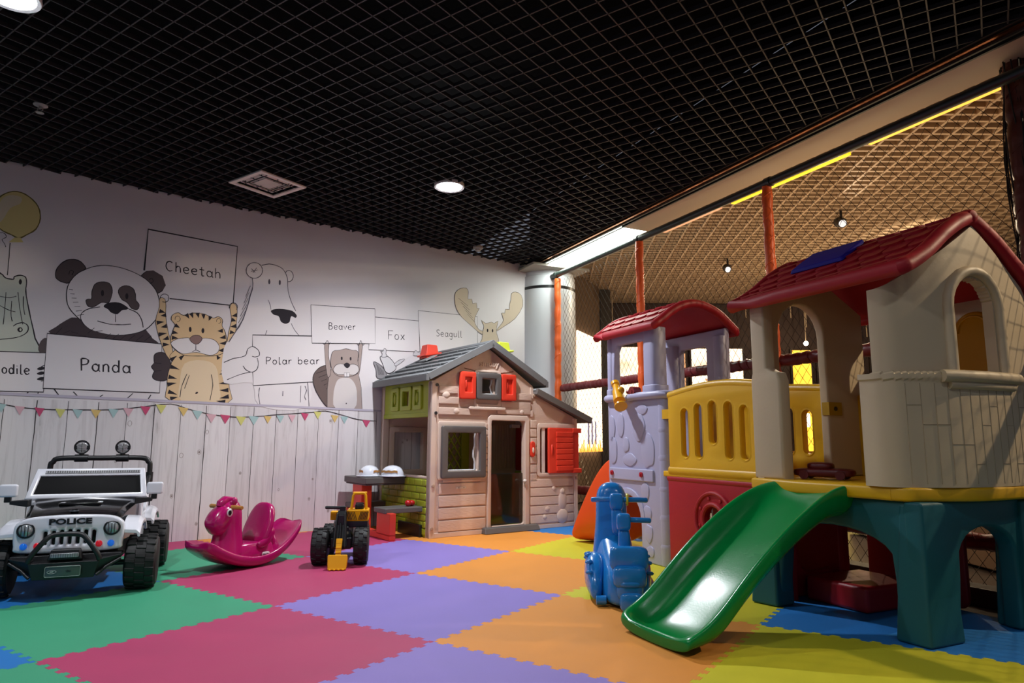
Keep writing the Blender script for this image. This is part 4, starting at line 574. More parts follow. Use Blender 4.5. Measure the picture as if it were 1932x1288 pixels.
f lime -2099,1000 -2036,994 -2063,933
f teal -1993,999 -1928,993 -1955,931
f yel -1880,1002 -1814,996 -1842,934
f teal -1767,1010 -1699,1004 -1729,941
f pale -1671,1020 -1601,1014 -1631,950
f red -1556,1037 -1484,1031 -1514,966
f lime -1448,1053 -1374,1047 -1407,981
f yel -1288,1038 -1212,1031 -1245,965
f teal -1183,1015 -1105,1008 -1140,941
f pale -1078,991 -998,985 -1033,917
f red -970,987 -888,980 -925,911
f lime -845,977 -762,970 -799,900
f teal -743,982 -656,975 -695,905
f yel -616,985 -550,980 -580,921
f teal -511,993 -443,988 -473,928
f pale -410,1001 -341,996 -372,935
f red -296,1018 -226,1013 -257,951
f lime -181,1035 -108,1030 -141,968
f yel -22,1008 53,1003 18,940
f teal 71,999 146,994 111,931
f red 287,970 366,964 329,900'''
# ============================================================ THE ROOM
WD = V(.79838, .60215, 0); WN = V(.60215, -.79838, 0); W0 = V(-1.62, 6.18, 0)       # mural wall: along, towards the room, a point on it
ND = V(.4328, -.9015, 0); NN = V(.9015, .4328, 0); N0 = V(.476, 7.327, 0)           # net: along (towards the camera), outward, a point on it
def frame_mat(O, u, v): return Matrix(((u.x, v.x, 0, O.x), (u.y, v.y, 0, O.y), (0, 0, 1, 0), (0, 0, 0, 1)))
M_w = bpy.data.materials.new('wallpaper_white'); M_w.use_nodes = True
def wall_material(m):
    nt = m.node_tree; b = nt.nodes['Principled BSDF']; b.inputs['Roughness'].default_value = .75; b.inputs['Specular IOR Level'].default_value = .25
    tc = nt.nodes.new('ShaderNodeTexCoord'); sp = nt.nodes.new('ShaderNodeSeparateXYZ'); nt.links.new(tc.outputs['Object'], sp.inputs[0])
    # plain upper paper
    n1 = nt.nodes.new('ShaderNodeTexNoise'); n1.inputs['Scale'].default_value = 1.3; n1.inputs['Detail'].default_value = 5; nt.links.new(tc.outputs['Object'], n1.inputs['Vector'])
    up = nt.nodes.new('ShaderNodeValToRGB'); up.color_ramp.elements[0].position = .3; up.color_ramp.elements[0].color = lin('D6CFD2'); up.color_ramp.elements[1].position = .7; up.color_ramp.elements[1].color = lin('DFDADC')
    nt.links.new(n1.outputs[0], up.inputs[0])
    # printed white-washed planks below 1.06 m: vertical grain
    mp = nt.nodes.new('ShaderNodeMapping'); mp.inputs['Scale'].default_value = (26, 26, 1.6); nt.links.new(tc.outputs['Object'], mp.inputs[0])
    n2 = nt.nodes.new('ShaderNodeTexNoise'); n2.inputs['Scale'].default_value = 1; n2.inputs['Detail'].default_value = 7; n2.inputs['Roughness'].default_value = .65; n2.inputs['Distortion'].default_value = .8; nt.links.new(mp.outputs[0], n2.inputs['Vector'])
    lo = nt.nodes.new('ShaderNodeValToRGB'); e = lo.color_ramp.elements; e[0].position = .28; e[0].color = lin('B4AEAE'); e[1].position = .52; e[1].color = lin('DDD8DA')
    x = e.new(.38); x.color = lin('D0CACC')
    nt.links.new(n2.outputs[0], lo.inputs[0])
    # each plank slightly different
    dv = nt.nodes.new('ShaderNodeMath'); dv.operation = 'MULTIPLY_ADD'; dv.inputs[1].default_value = 1/.1887; dv.inputs[2].default_value = 2.398/.1887+30; nt.links.new(sp.outputs[0], dv.inputs[0])
    fl = nt.nodes.new('ShaderNodeMath'); fl.operation = 'FLOOR'; nt.links.new(dv.outputs[0], fl.inputs[0])
    wn = nt.nodes.new('ShaderNodeTexWhiteNoise'); wn.noise_dimensions = '1D'; nt.links.new(fl.outputs[0], wn.inputs['W'])
    mr = nt.nodes.new('ShaderNodeMapRange'); mr.inputs[3].default_value = .88; mr.inputs[4].default_value = 1.03; nt.links.new(wn.outputs[0], mr.inputs[0])
    vm = nt.nodes.new('ShaderNodeVectorMath'); vm.operation = 'SCALE'; nt.links.new(lo.outputs[0], vm.inputs[0]); nt.links.new(mr.outputs[0], vm.inputs['Scale'])
    gt = nt.nodes.new('ShaderNodeMath'); gt.operation = 'GREATER_THAN'; gt.inputs[1].default_value = 1.064; nt.links.new(sp.outputs[2], gt.inputs[0])
    mx = nt.nodes.new('ShaderNodeMix'); mx.data_type = 'RGBA'; nt.links.new(gt.outputs[0], mx.inputs[0]); nt.links.new(vm.outputs[0], mx.inputs[6]); nt.links.new(up.outputs[0], mx.inputs[7])
    nt.links.new(mx.outputs[2], b.inputs['Base Color'])
    n3 = nt.nodes.new('ShaderNodeTexNoise'); n3.inputs['Scale'].default_value = 220; nt.links.new(tc.outputs['Object'], n3.inputs['Vector'])
    bp = nt.nodes.new('ShaderNodeBump'); bp.inputs['Strength'].default_value = .15; bp.inputs['Distance'].default_value = .001; nt.links.new(n3.outputs[0], bp.inputs['Height']); nt.links.new(bp.outputs[0], b.inputs['Normal'])
wall_material(M_w)
FM = frame_mat(W0, WD, -WN)
mb = MB(); mb.m(M_w).box(-3.6, 0, -.02, 2.42, .12, CZ+.02)
wall = mb.build('wall_back', bev=0); wall.matrix_world = FM; struct(wall, 'white wall printed with sketched animals above whitewashed planks', 'wall')
HX = dict(ink='2E2A30', inks='56525C', inkg='5B5152', white='DFDADC', balloon='D2C486', balloonl='D2C9AE', olive='6F6536', croc='C4C9BE', pandafur='4A4044', fur='D8BA92', furl='DFC9AA', nose='8A6F6C',
          tail='6A5B58', bfur='A69691', belly='CFC8C8', foxg='8C888C', foxl='C9C6CA', antler='CDBDA8', band='B6AFBE', teal='A3BFC0', pale='D3A9B2', red='BF4F72', lime='CBC878', yel='D3B573')
MK = {k: mat('print_'+k, h, .75, spec=.2, mott=.08 if k in ('fur', 'bfur', 'pandafur', 'inkg', 'croc', 'antler', 'tail') else 0) for k, h in HX.items()}
def ribbon(mb, P, w, closed, y):
    n = len(P); L = []; Rr = []
    for i in range(n):
        a = P[i-1] if (closed or i > 0) else P[i]; b = P[(i+1) % n] if (closed or i < n-1) else P[i]
        d = Vector((b[0]-a[0], b[1]-a[1])); d = d.normalized() if d.length > 1e-7 else Vector((1, 0))
        ww = w/2*(.75+.5*random.random()); nx, nz = -d.y*ww, d.x*ww
        L.append((P[i][0]+nx, y, P[i][1]+nz)); Rr.append((P[i][0]-nx, y, P[i][1]-nz))
    vs = L+Rr; fs = [(i, (i+1) % n, n+(i+1) % n, n+i) for i in range(n if closed else n-1)]
    mb.add(vs, fs)
LBL = dict(balloon_drawing='pale yellow balloon', crocodile_drawing='grey green crocodile with its sign', panda_drawing='panda holding its sign', cheetah_drawing='striped orange cub under the Cheetah sign',
           polar_bear_drawing='outlined polar bear with its sign', beaver_drawing='brown beaver holding up its sign', fox_drawing='fox ears and Fox sign', seagull_drawing='Seagull sign', moose_drawing='moose head with tan antlers', bunting_drawing='pastel bunting along the plank top')
mur = None; mb = None; lay = 0
def close_mural():
    if mb is not None and mur:
        o = mb.build(mur, parent=wall, merge=False); o['label'] = LBL[mur]
for ln in MURAL.strip().split('\n'):
    if ln[0] == '#':
        close_mural(); mur = ln[1:]; mb = MB(); continue
    p = ln.split(' '); lay += 1; y = -.0008-.00001*lay
    if p[0] == 'f':
        pts = [tuple(int(q)/1000 for q in a.split(',')) for a in p[2:]]
        mb.m(MK[p[1]]).add([(a, y, b) for a, b in pts], [tuple(range(len(pts)))])
    else:
        pts = [tuple(int(q)/1000 for q in a.split(',')) for a in p[4:]]
        mb.m(MK[p[1]]); ribbon(mb, pts, int(p[2])/10000*1.25, p[3] == '1', y)
close_mural()
mb = MB(); mb.m(mat('seam_ink', '3A3436', .8))
for k in range(-6, 26):
    s = -2.398+.1887*k; w = random.choice((.0035, .004, .006)); n = 14
    P = [(s+random.uniform(-.0015, .0015), 1.056*j/n) for j in range(n+1)]
    ribbon(mb, P, w, False, -.0006)
mb.m(mat('knot_ink', '8E827E', .8))
for k in range(46):
    s = random.uniform(-3.4, 2.2); z = random.uniform(.05, 1.0); a = random.uniform(.006, .014)
    ribbon(mb, [(s+a*math.cos(t), z+a*1.5*math.sin(t)) for t in [2*PI*j/9 for j in range(9)]], .003, True, -.0005)
    if k % 2: mb.add([(s+a*.6*math.cos(2*PI*j/8), -.0005, z+a*.8*math.sin(2*PI*j/8)) for j in range(8)], [tuple(range(8))])
mb.build('plank_seams', parent=wall, merge=False)
# ---- floor slab and the interlocking mats
mb = MB(); mb.m(mat('dark_floor', '3B3028', .35, mott=.2)).box(-6, -4, -.06, 12, 14, -.014)
struct(mb.build('floor'), 'dark smooth floor under the foam mats and through the hall', 'floor')
TH = -.5951; TI = V(math.cos(TH), math.sin(TH), 0); TJ = V(-math.sin(TH), math.cos(TH), 0); T0 = V(-1.1304, 3.3854, 0)
def tooth_edge(flip):
    pts = [(0, 0)]; n = 26; a = .0115
    for k in range(n):
        x0 = .02+.96*k/n; d = .96/n; sgn = (1 if k % 2 else -1)*(1 if flip else -1)
        pts += [(x0+d*.12+0*d, 0), (x0+d*.02, a*sgn), (x0+d*.98, a*sgn), (x0+d*.88, 0)] if True else []
    pts.append((1, 0)); return pts
EDGE = tooth_edge(False)
def foam(name, h):
    m = mat(name, h, .62, bump=.22, bscale=340, bdist=.0015, mott=.07, spec=.35); return m
FC = dict(p=foam('foam_purple', '8C7BC8'), r=foam('foam_crimson', 'B23C68'), g=foam('foam_green', '3E9E78'), o=foam('foam_orange', 'E0923C'), y=foam('foam_yellow', 'CBC42A'), b=foam('foam_blue', '1F74C0'))
CN = dict(p='purple', r='crimson', g='green', o='orange', y='yellow', b='blue')
TILES = {(0, 0): 'p', (-1, 0): 'r', (0, -1): 'r', (-1, -1): 'g', (0, 1): 'o', (1, 0): 'o', (1, -1): 'p', (-1, 1): 'p', (-1, 2): 'o', (0, 2): 'y', (1, 1): 'y', (2, 0): 'y', (2, 1): 'b',
         (1, 2): 'y', (-1, 3): 'b', (0, 3): 'b', (-2, 0): 'g', (-2, -1): 'b', (-2, 1): 'r', (-2, 2): 'o', (-3, 0): 'r', (-3, 1): 'o', (-1, -2): 'b', (0, -2): 'g', (2, -1): 'g', (1, -2): 'r', (-2, 3): 'o', (-2, 4): 'r', (-1, 4): 'y', (0, 4): 'o',
         (-3, -1): 'g', (-2, -2): 'g', (3, 0): 'b', (2, 2): 'b', (3, 1): 'g', (-3, -2): 'p', (2, -2): 'o', (3, -1): 'r', (1, 3): 'p'}
TL = {(0, 0): 'purple foam mat at the centre, between two crimson and two orange mats', (-1, 0): 'crimson foam mat under the pink rocking horse front and yellow digger bucket', (0, -1): 'crimson foam mat nearest the camera, bottom left of centre',
      (-1, -1): 'green foam mat in front of the police car', (0, 1): 'orange foam mat between the playhouse and the blue rocker, beyond the centre purple mat', (1, 0): 'orange foam mat in front of the green slide and blue rocker', (1, -1): 'purple foam mat cut by the bottom edge of the photo',
      (-1, 1): 'purple foam mat beside the yellow digger, before the red picnic frame', (-1, 2): 'orange foam mat along the front of the playhouse', (0, 2): 'yellow foam mat at the foot of the orange slide', (1, 1): 'yellow foam mat under the blue rocker and lavender tower',
      (2, 0): 'yellow foam mat at the bottom right corner with net shadows', (2, 1): 'blue foam mat under the teal legs of the big tower', (-1, 3): 'blue foam mat behind the playhouse doorstep, beside the orange slide', (-2, 0): 'green foam mat behind the pink rocking horse',
      (-2, -1): 'blue foam mat under the police car', (-2, 1): 'crimson foam mat behind the yellow digger along the wall', (-2, 2): 'orange foam mat under the picnic end of the playhouse', (-3, 0): 'crimson foam mat strip by the wall behind the police car',
      (-1, -2): 'blue foam mat corner at the lower left edge of the photo', (0, -2): 'green foam mat corner at the bottom left of the photo', (1, 2): 'yellow foam mat under the red tunnel panel', (2, 2): 'blue foam mat beneath the big tower against the net'}
wallN = (W0+WN*.004, WN); netP = N0-NN*.205
inside = lambda p: (p-wallN[0]).dot(WN) > 0 and (p-netP).dot(NN) < 0
for (i, j), c in TILES.items():
    o = T0+TI*i+TJ*j
    cs = [o, o+TI, o+TI+TJ, o+TJ]
    if not any(inside(q) for q in cs+[o+(TI+TJ)*.5]): continue
    out = []
    # four edges in turn, each shared profile seen from one side
    def edge(a, d, nrm, par, rev):
        pts = [(x, y*(1 if par % 2 == 0 else -1)) for x, y in EDGE]
        q = [a+d*x+nrm*y for x, y in pts]
        return (q[::-1] if rev else q)[:-1]
    out += edge(o, TI, TJ, i+j, False)
    out += edge(o+TI, TJ, TI, i+1+j, False)
    out += edge(o+TJ, TI, TJ, i+j+1, True)
    out += edge(o, TJ, TI, i+j, True)
    cen = o+(TI+TJ)*.5
    out = [cen+(q-cen)*.9994 for q in out]
    bm = bmesh.new(); n = len(out)
    a = [bm.verts.new((q.x, q.y, -.012)) for q in out]; b = [bm.verts.new((q.x, q.y, -.0004)) for q in out]
    for tri in tessellate_polygon([[V(q.x, q.y, 0) for q in out]]):
        if (out[tri[1]]-out[tri[0]]).cross(out[tri[2]]-out[tri[0]]).z < 0: tri = tri[::-1]
        bm.faces.new([b[q] for q in tri]); bm.faces.new([a[q] for q in tri[::-1]])
    for k in range(n): bm.faces.new((a[k], a[(k+1) % n], b[(k+1) % n], b[k]))
    for (pp, nn) in ((W0+WN*.004, -WN), (netP, NN)):
        r = bmesh.ops.bisect_plane(bm, geom=bm.verts[:]+bm.edges[:]+bm.faces[:], plane_co=pp, plane_no=nn, clear_outer=True)
        ed = [e for e in r['geom_cut'] if isinstance(e, bmesh.types.BMEdge)]
        if ed: bmesh.ops.edgeloop_fill(bm, edges=ed)
    if not bm.faces: bm.free(); continue
    me = bpy.data.meshes.new('foam_mat'); bm.to_mesh(me); bm.free(); me.materials.append(FC[c])
    t = bpy.data.objects.new('foam_mat', me); col.objects.link(t)
    if (i, j) in TL: tag(t, TL[(i, j)], 'play mat', 'interlocking foam floor mats')
    else: tag(t, '%s foam mat outside the visible floor, %s' % (CN[c], 'row %s' % ('behind the playhouse' if j > 2 else 'beside the camera')), 'play mat', 'interlocking foam floor mats')
# ---- open-cell ceiling
def clip_line(p, d, planes, L=12):
    t0, t1 = -L, L
    for (q, n) in planes:                        # keep (x-q).n > 0
        a = (p-q).dot(n); b = d.dot(n)
        if abs(b) < 1e-9:
            if a < 0: return None
            continue
        t = -a/b
        if b > 0: t0 = max(t0, t)
        else: t1 = min(t1, t)
    return (p+d*t0, p+d*t1) if t1 > t0+.01 else None
def fins(mb, O, d, n, step, k0, k1, planes, z0, z1, w):
    for k in range(k0, k1):
        seg = clip_line(O+n*(step*k), d, planes)
        if not seg: continue
        a, b = seg; q = n*(w/2)
        mb.hexa([(a-q).to_tuple()[:2]+(z0,), (b-q).to_tuple()[:2]+(z0,), (b+q).to_tuple()[:2]+(z0,), (a+q).to_tuple()[:2]+(z0,)],
                [(a-q).to_tuple()[:2]+(z1,), (b-q).to_tuple()[:2]+(z1,), (b+q).to_tuple()[:2]+(z1,), (a+q).to_tuple()[:2]+(z1,)])
GT = -.611; GI = V(math.cos(GT), math.sin(GT), 0); GJ = V(-math.sin(GT), math.cos(GT), 0); GO = GI*(-4.581*1.0135)+GJ*(2.785*1.0135); GS = .1013
ceilP = [(W0, WN), (netP, -NN), (V(0, -1.4, 0), V(0, 1, 0)), (V(-4.6, 0, 0), V(1, 0, 0)), (V(3.4, 0, 0), V(-1, 0, 0))]
mb = MB(); mb.m(mat('black_grid', '302E31', .45, spec=.5))
fins(mb, GO, GI, GJ, GS, -60, 60, ceilP, CZ, CZ+.022, .0065); fins(mb, GO, GJ, GI, GS, -60, 90, ceilP, CZ, CZ+.022, .0065)
ceiling = mb.build('ceiling', merge=False); struct(ceiling, 'black open-cell grid ceiling', 'ceiling')
mb = MB(); A_ = N0-NN*.2+ND*11; B_ = N0-NN*.2-ND*2
mb.m(mat('black_void', '030303', .95, spec=.1)).prism([(-6, A_.y), (A_.x, A_.y), (B_.x, B_.y), (-6, B_.y)], CZ+.62, CZ+.7)
k = mb.build('soffit', parent=None, merge=False); k.name = 'ceiling_1'; struct(k, 'black soffit above the open-cell grid', 'ceiling')
# vent
VC = GI*((-4.581-4.17)/2*1.0135)+GJ*((2.786+3.185)/2*1.0135)
t = empty('ceiling_vent', (VC.x, VC.y, CZ), GT, 'square off-white ceiling air diffuser with stepped louvres, stained in the middle', 'air vent')
vm = mat('vent_white', 'EFE2DA', .5, mott=.12)
mb = MB(); mb.m(vm); sz = .205
mb.plate(rrect(-sz, -sz, sz, sz, .004), [rrect(-sz+.035, -sz+.035, sz-.035, sz-.035, .003)], .012, .002, at(z=-.008)); mb.build('frame', parent=t)
for k in range(4):
    a = sz-.04-.024*k; mb = MB(); mb.m(vm)
    mb.loft([[(x*a, y*a, .028) for x, y in ((-1, -1), (1, -1), (1, 1), (-1, 1))], [(x*(a-.026), y*(a-.026), .0) for x, y in ((-1, -1), (1, -1), (1, 1), (-1, 1))], [(x*(a-.029), y*(a-.029), .002) for x, y in ((-1, -1), (1, -1), (1, 1), (-1, 1))], [(x*(a-.003), y*(a-.003), .03) for x, y in ((-1, -1), (1, -1), (1, 1), (-1, 1))]], False, True); mb.build('louvre', parent=t)
mb = MB(); mb.m(mat('vent_stain', 'D8CCC4', .7, mott=.35, bump=.4, bscale=30)).plate(rrect(-.075, -.075, .075, .075, .004), [], .006, .001, at(z=.002)); mb.build('centre_plate', parent=t)
# recessed downlights
for i, (x, y) in enumerate(DOWN):
    lb = ['round glowing white downlight in the black grid ceiling above the playhouse', 'round white downlight at the top left corner of the black grid ceiling', 'unseen round white downlight added as fill above the middle of the mats', 'unseen round white downlight added as fill on the green slide side', 'unseen round white downlight added as fill behind the camera'][i]
    t = empty('downlight', (x, y, CZ), 0, lb, 'ceiling light', 'round ceiling downlights')
    mb = MB(); mb.m(mat('lamp_rim', 'D8D8D8', .4)).lathe([(.098, -.004), (.115, -.008), (.118, -.002), (.118, .02), (.098, .02), (.098, -.004)], n=32); mb.build('rim', parent=t)
    mb = MB(); mb.m(mat('lamp_glow', 'F4F8FF', .5, emit=26)).lathe([(.001, -.004), (.097, -.003), (.097, .012), (.001, .012)], n=32); mb.build('diffuser', parent=t)
# sprinkler and smoke detector
t = empty('sprinkler', (-2.81, 3.79, CZ), 0, 'small white fire sprinkler in the black ceiling at the upper left', 'sprinkler')
mb = MB(); mb.m(mat('white_metal', 'A5A19C', .4)).lathe([(.001, .012), (.035, .01), (.038, 0), (.03, -.004), (.001, -.006)]); mb.build('escutcheon', parent=t)
mb = MB(); mb.m(mat('white_metal', 'A5A19C', .4)); mb.cyl((0, 0, 0), (0, 0, -.02), .008); mb.tube([(.014, 0, -.01), (.016, 0, -.03), (0, 0, -.042), (-.016, 0, -.03), (-.014, 0, -.01)], .0025, 6); mb.lathe([(.001, -.044), (.02, -.044), (.022, -.047), (.001, -.047)]); mb.build('deflector', parent=t)
t = empty('smoke_detector', (-.353, 6.74, CZ), 0, 'small white round smoke detector on the ceiling near the far corner', 'smoke detector')
mb = MB(); mb.m(mat('white_metal', 'A5A19C', .4)).lathe([(.001, .01), (.05, .01), (.052, -.01), (.045, -.02), (.001, -.022)]); mb.build('base', parent=t)
mb = MB(); mb.m(mat('white_metal', 'A5A19C', .4)).lathe([(.03, -.02), (.028, -.036), (.02, -.042), (.001, -.043)]); mb.build('sensor_head', parent=t)
# ---- column at the end of the wall
cpos = V(.405, 7.70, 0)
mb = MB(); mb.m(mat('column_white', 'D3D6DC', .35, coat=.2)).lathe([(.325, 0), (.325, 2.47), (.30, 2.475), (.30, 2.5), (.322, 2.505), (.322, 2.62), (.31, 2.63), (.31, 2.75)], cpos, 48)
k = mb.build('column'); struct(k, 'round glossy white column at the end of the mural wall', 'column')
mb = MB(); mb.m(mat('dark_band', '1A1A1C', .4)).lathe([(.305, 2.474), (.326, 2.474), (.326, 2.502), (.305, 2.502)], cpos, 48); mb.build('joint_band', parent=k)
mb = MB(); mb.m(mat('cap_grey', 'A49C90', .6)).plate(rrect(-.4, -.36, .4, .36, .02), [], .03, .004, at(*cpos+V(-.03, -.05, 2.69)) @ Matrix.Rotation(R(-64.4), 4, 'Z')); mb.build('capital_slab', parent=k)
# ---- beam with its light trough along the net head
NM = frame_mat(N0, ND, NN)                           # local x along the net to the camera, y outward
mb = MB(); dm = mat('dark_trim', '1F211F', .45)
mb.m(dm).box(-.25, -.215, CZ-.005, 7.4, -.195, CZ+.05); mb.box(-.25, -.157, CZ-.03, 7.4, -.143, CZ+.03); mb.box(-.25, -.12, CZ-.034, 7.4, -.105, CZ+.02); mb.box(-.25, -.143, CZ-.01, 7.4, -.12, CZ+.0)
mb.m(mat('black_void', '030303')).box(-.25, -.192, CZ+.05, 7.4, -.18, CZ+.62)  # bulkhead added above the grid to keep hall light out of the void
k = mb.build('trim_1'); k.matrix_world = NM; struct(k, 'thin dark metal rails edging the black ceiling above the net, with an added black strip blocking hall light', 'trim')
mb = MB(); mb.m(mat('copper_strip', 'C77A4A', .18, metal=1, mott=.5, bump=.4, bscale=9, bdist=.006)).box(-.2, -.194, CZ-.02, 7.4, -.158, CZ-.012)
k = mb.build('trim_2'); k.matrix_world = NM; struct(k, 'reflective copper coloured strip above the net', 'trim')
mb = MB(); mb.m(mat('trough_panel', 'B9A58C', .6, bump=.3, bscale=500)).box(1.45, -.104, CZ-.03, 7.4, .165, CZ-.022)
k = mb.build('trim_3'); k.matrix_world = NM; struct(k, 'beige mesh panel of the overhead trough', 'trim')
t = empty('strip_light', (0, 0, 0), 0, 'long glowing white light panel above the net beside the column', 'ceiling light'); t.matrix_world = NM @ at(0, 0, CZ-.03)
mb = MB(); mb.m(mat('strip_glow', 'F0FFF0', .5, emit=3.2)).box(-.02, -.122, 0, 1.45, .16, .008); mb.build('diffuser', parent=t)
mb = MB(); mb.m(dm).box(-.04, -.124, -.004, -.02, .16, .01); mb.build('end_cap', parent=t)
light('strip_lamp', 'AREA', tuple(NM @ V(.7, -.05, CZ-.05)), 9, (.93, 1, .93), 1.4, tuple(NM @ V(.7, -.05, 0)), size_y=.14).rotation_euler[2] = math.atan2(ND.y, ND.x)
# ---- safety net: pipe, posts, rails, netting
t = empty('net_pipe', (0, 0, 0), 0, 'dark steel pipe running along the top of the safety net', 'pipe'); t.matrix_world = NM @ at(0, 0, 2.595)
mb = MB(); mb.m(mat('dark_pipe', '24302C', .35, mott=.2)).cyl((-.12, 0, 0), (7.2, 0, 0), .03); mb.build('tube', parent=t)
for x in (.0, 1.5, 3.04): mb = MB(); mb.m(mat('dark_pipe', '24302C', .35)); mb.cyl((x, 0, 0), (x+.05, 0, 0), .036); mb.build('clamp', parent=t)
def padded(name, a, b, r, material, lab, cat, grp, seed, dents=.16, strap=None):
    random.seed(seed); a = Vector(a); b = Vector(b); L = (b-a).length; n = max(8, int(L/.02)); rr = []; P = []
    side = (b-a).orthogonal().normalized()
    for k in range(n+1):
        s = k/n*L; ph = (s/dents) % 1; P.append(a.lerp(b, k/n)+side*.003*math.sin(s*23)); rr.append(r*(.84+.2*math.sin(PI*ph)**.5)*(1+.04*random.uniform(-1, 1)))
    t = empty(name, tuple(a), 0, lab, cat, grp); mb = MB(); mb.M = at(*(-a)); mb.m(material).tube(P, rr, 14); mb.build('padding', parent=t, angle=60)
    mb = MB(); mb.M = at(*(-a)); mb.m(strap or material)
    d = (b-a).normalized(); u = d.orthogonal().normalized(); w = d.cross(u); m_ = int(L/dents*10); H_ = []
    for k in range(m_+1):
        q = 2*PI*k/10; s = L*k/m_; ph = (s/dents) % 1; H_.append(a+d*s+(u*math.cos(q)+w*math.sin(q))*r*(.9+.12*math.sin(PI*ph)))
    mb.tube(H_, .003, 5)
    mb.build('lacing_cord', parent=t); return t
om = mat('orange_vinyl', 'F26A2C', .42, bump=.5, bscale=24, bdist=.006, mott=.12)
PX = [.06, 1.545, 3.045]
def nw(x, y, z): return tuple(NM @ V(x, y, z))
padded('padded_post', nw(.05, 0, 0), nw(.05, 0, 2.55), .036, om, 'orange padded net post right beside the white column', 'post', 'orange padded posts of the net', 1)
padded('padded_post', nw(1.545, 0, 0), nw(1.545, 0, 2.57), .036, om, 'orange padded net post behind the small lavender tower', 'post', 'orange padded posts of the net', 2)
padded('padded_post', nw(3.045, 0, 0), nw(3.045, 0, 2.57), .036, om, 'orange padded net post rising behind the big red roof', 'post', 'orange padded posts of the net', 3)
rm = mat('maroon_vinyl', '6E2026', .4, bump=.5, bscale=26, bdist=.006, mott=.2)
padded('padded_rail', nw(.09, .03, 1.345), nw(5.6, .03, 1.32), .04, rm, 'maroon padded rail across the net at shoulder height', 'rail', None, 4, .075)
padded('padded_rail', nw(.09, .026, .3), nw(5.6, .026, .3), .045, rm, 'dark maroon padded rail low on the net behind the teal legs', 'rail', None, 5, .2)
# bundled post at the right edge
bp = padded('padded_post', nw(4.59, .14, 0), nw(4.59, .14, 2.9), .07, mat('brown_vinyl', '5A2413', .5, bump=.6, bscale=20, bdist=.008, mott=.4), 'thick dark post wrapped in gathered net at the right edge', 'post', None, 6, .3)
mb = MB(); mb.m(mat('net_black', '17120F', .7)); base = nw(4.59, .14, 0)
for k in range(34):
    a0 = random.uniform(0, 2*PI); tw = random.choice((-1, 1))*random.uniform(.6, 2.4)
    mb.tube([(math.cos(a0+tw*j/16)*(.076+.014*math.sin(k+j)), math.sin(a0+tw*j/16)*(.076+.014*math.cos(k+j*1.3)), 2.72*j/16) for j in range(17)], .0035, 4)
mb.build('gathered_net', parent=bp)
# netting
mb = MB(); mb.m(mat('net_cord', '2B2118', .75)); pw, ph = .07, .093; X0, X1, Z0, Z1 = .03, 5.4, .08, 2.56
sl = ph/pw
def zc(x, s, c): return s*sl*(x)+c
k = -60
lines = []
for sgn in (1, -1):
    for k in range(-80, 160):
        c = k*ph
        # z = sgn*sl*(x-X0) + c
        pts = []
        xa = X0; za = c; xb = X1; zb = sgn*sl*(X1-X0)+c
        t0, t1 = 0, 1
        dz = zb-za
        for lim, lo in ((Z0, True), (Z1, False)):
            t = (lim-za)/dz
            if (dz > 0) == lo: t0 = max(t0, t)
            else: t1 = min(t1, t)
        if t1 <= t0: continue
        lines.append(((xa+(xb-xa)*t0, za+dz*t0), (xa+(xb-xa)*t1, za+dz*t1)))
for a, b in lines:
    n = max(1, int((b[0]-a[0])/.28)); P = []
    for j in range(n+1):
        x = a[0]+(b[0]-a[0])*j/n; z = a[1]+(b[1]-a[1])*j/n
        P.append((x, .088+.01*math.sin(x*2.3+1)*math.sin(z*2.1), z))
    mb.tube(P, .0016, 3, cap=False)
nx = int((X1-X0)/(pw/2))
for i in range(nx):
    for j in range(int((Z1-Z0)/ph)+1):
        x = X0+i*pw/2; z = (j+(i % 2)*.5)*ph
        if not Z0 < z < Z1: continue
        y = .088+.01*math.sin(x*2.3+1)*math.sin(z*2.1); r = .0034
        mb.add([(x-r, y, z), (x+r, y, z), (x, y, z-r), (x, y, z+r), (x, y-r, z), (x, y+r, z)], [(0, 2, 4), (2, 1, 4), (1, 3, 4), (3, 0, 4), (2, 0, 5), (1, 2, 5), (3, 1, 5), (0, 3, 5)])
net = mb.build('safety_net', merge=False); net.matrix_world = NM; tag(net, 'black diamond-mesh safety net between the padded posts', 'net')
mb = MB(); mb.m(mat('curb_dark', '1C1917', .5)).box(-.05, -.0, -.014, 6.6, .13, .075)
k = mb.build('trim_4', bev=.006); k.matrix_world = NM; struct(k, 'dark curb under the net', 'trim')
# ============================================================ THE HALL BEYOND THE NET
HZ = 3.02
hp = [(N0+NN*.12, NN), (V(0, 10.9, 0), V(0, -1, 0)), (V(9, 0, 0), V(-1, 0, 0)), (V(0, .5, 0), V(0, 1, 0))]
lm = mat('louvre_beige', 'B49C80', .6, spec=.3)
mb = MB(); mb.m(lm); d1 = V(.62, .785, 0).normalized(); d1 = V(math.cos(R(86.5)), math.sin(R(86.5)), 0); n1 = V(-d1.y, d1.x, 0)
fins(mb, V(2, 2, 0), d1, n1, .15, -60, 60, hp, HZ, HZ+.05, .02); fins(mb, V(2, 2, 0), V(1, 0, 0), V(0, 1, 0), .1, -20, 100, hp, HZ+.004, HZ+.05, .025)
struct(mb.build('ceiling_2', merge=False), 'beige louvred ceiling of the hall behind the net', 'ceiling')
mb = MB(); A_ = N0+NN*.1+ND*8; B_ = N0+NN*.1-ND*4.1
mb.m(mat('hall_soffit', '5E4F42', .8)).prism([(A_.x, A_.y), (10, A_.y), (10, 11.2), (B_.x, 11.2), (B_.x, B_.y)], HZ+.16, HZ+.22)
struct(mb.build('ceiling_3'), 'brown soffit above the louvres of the hall', 'ceiling')
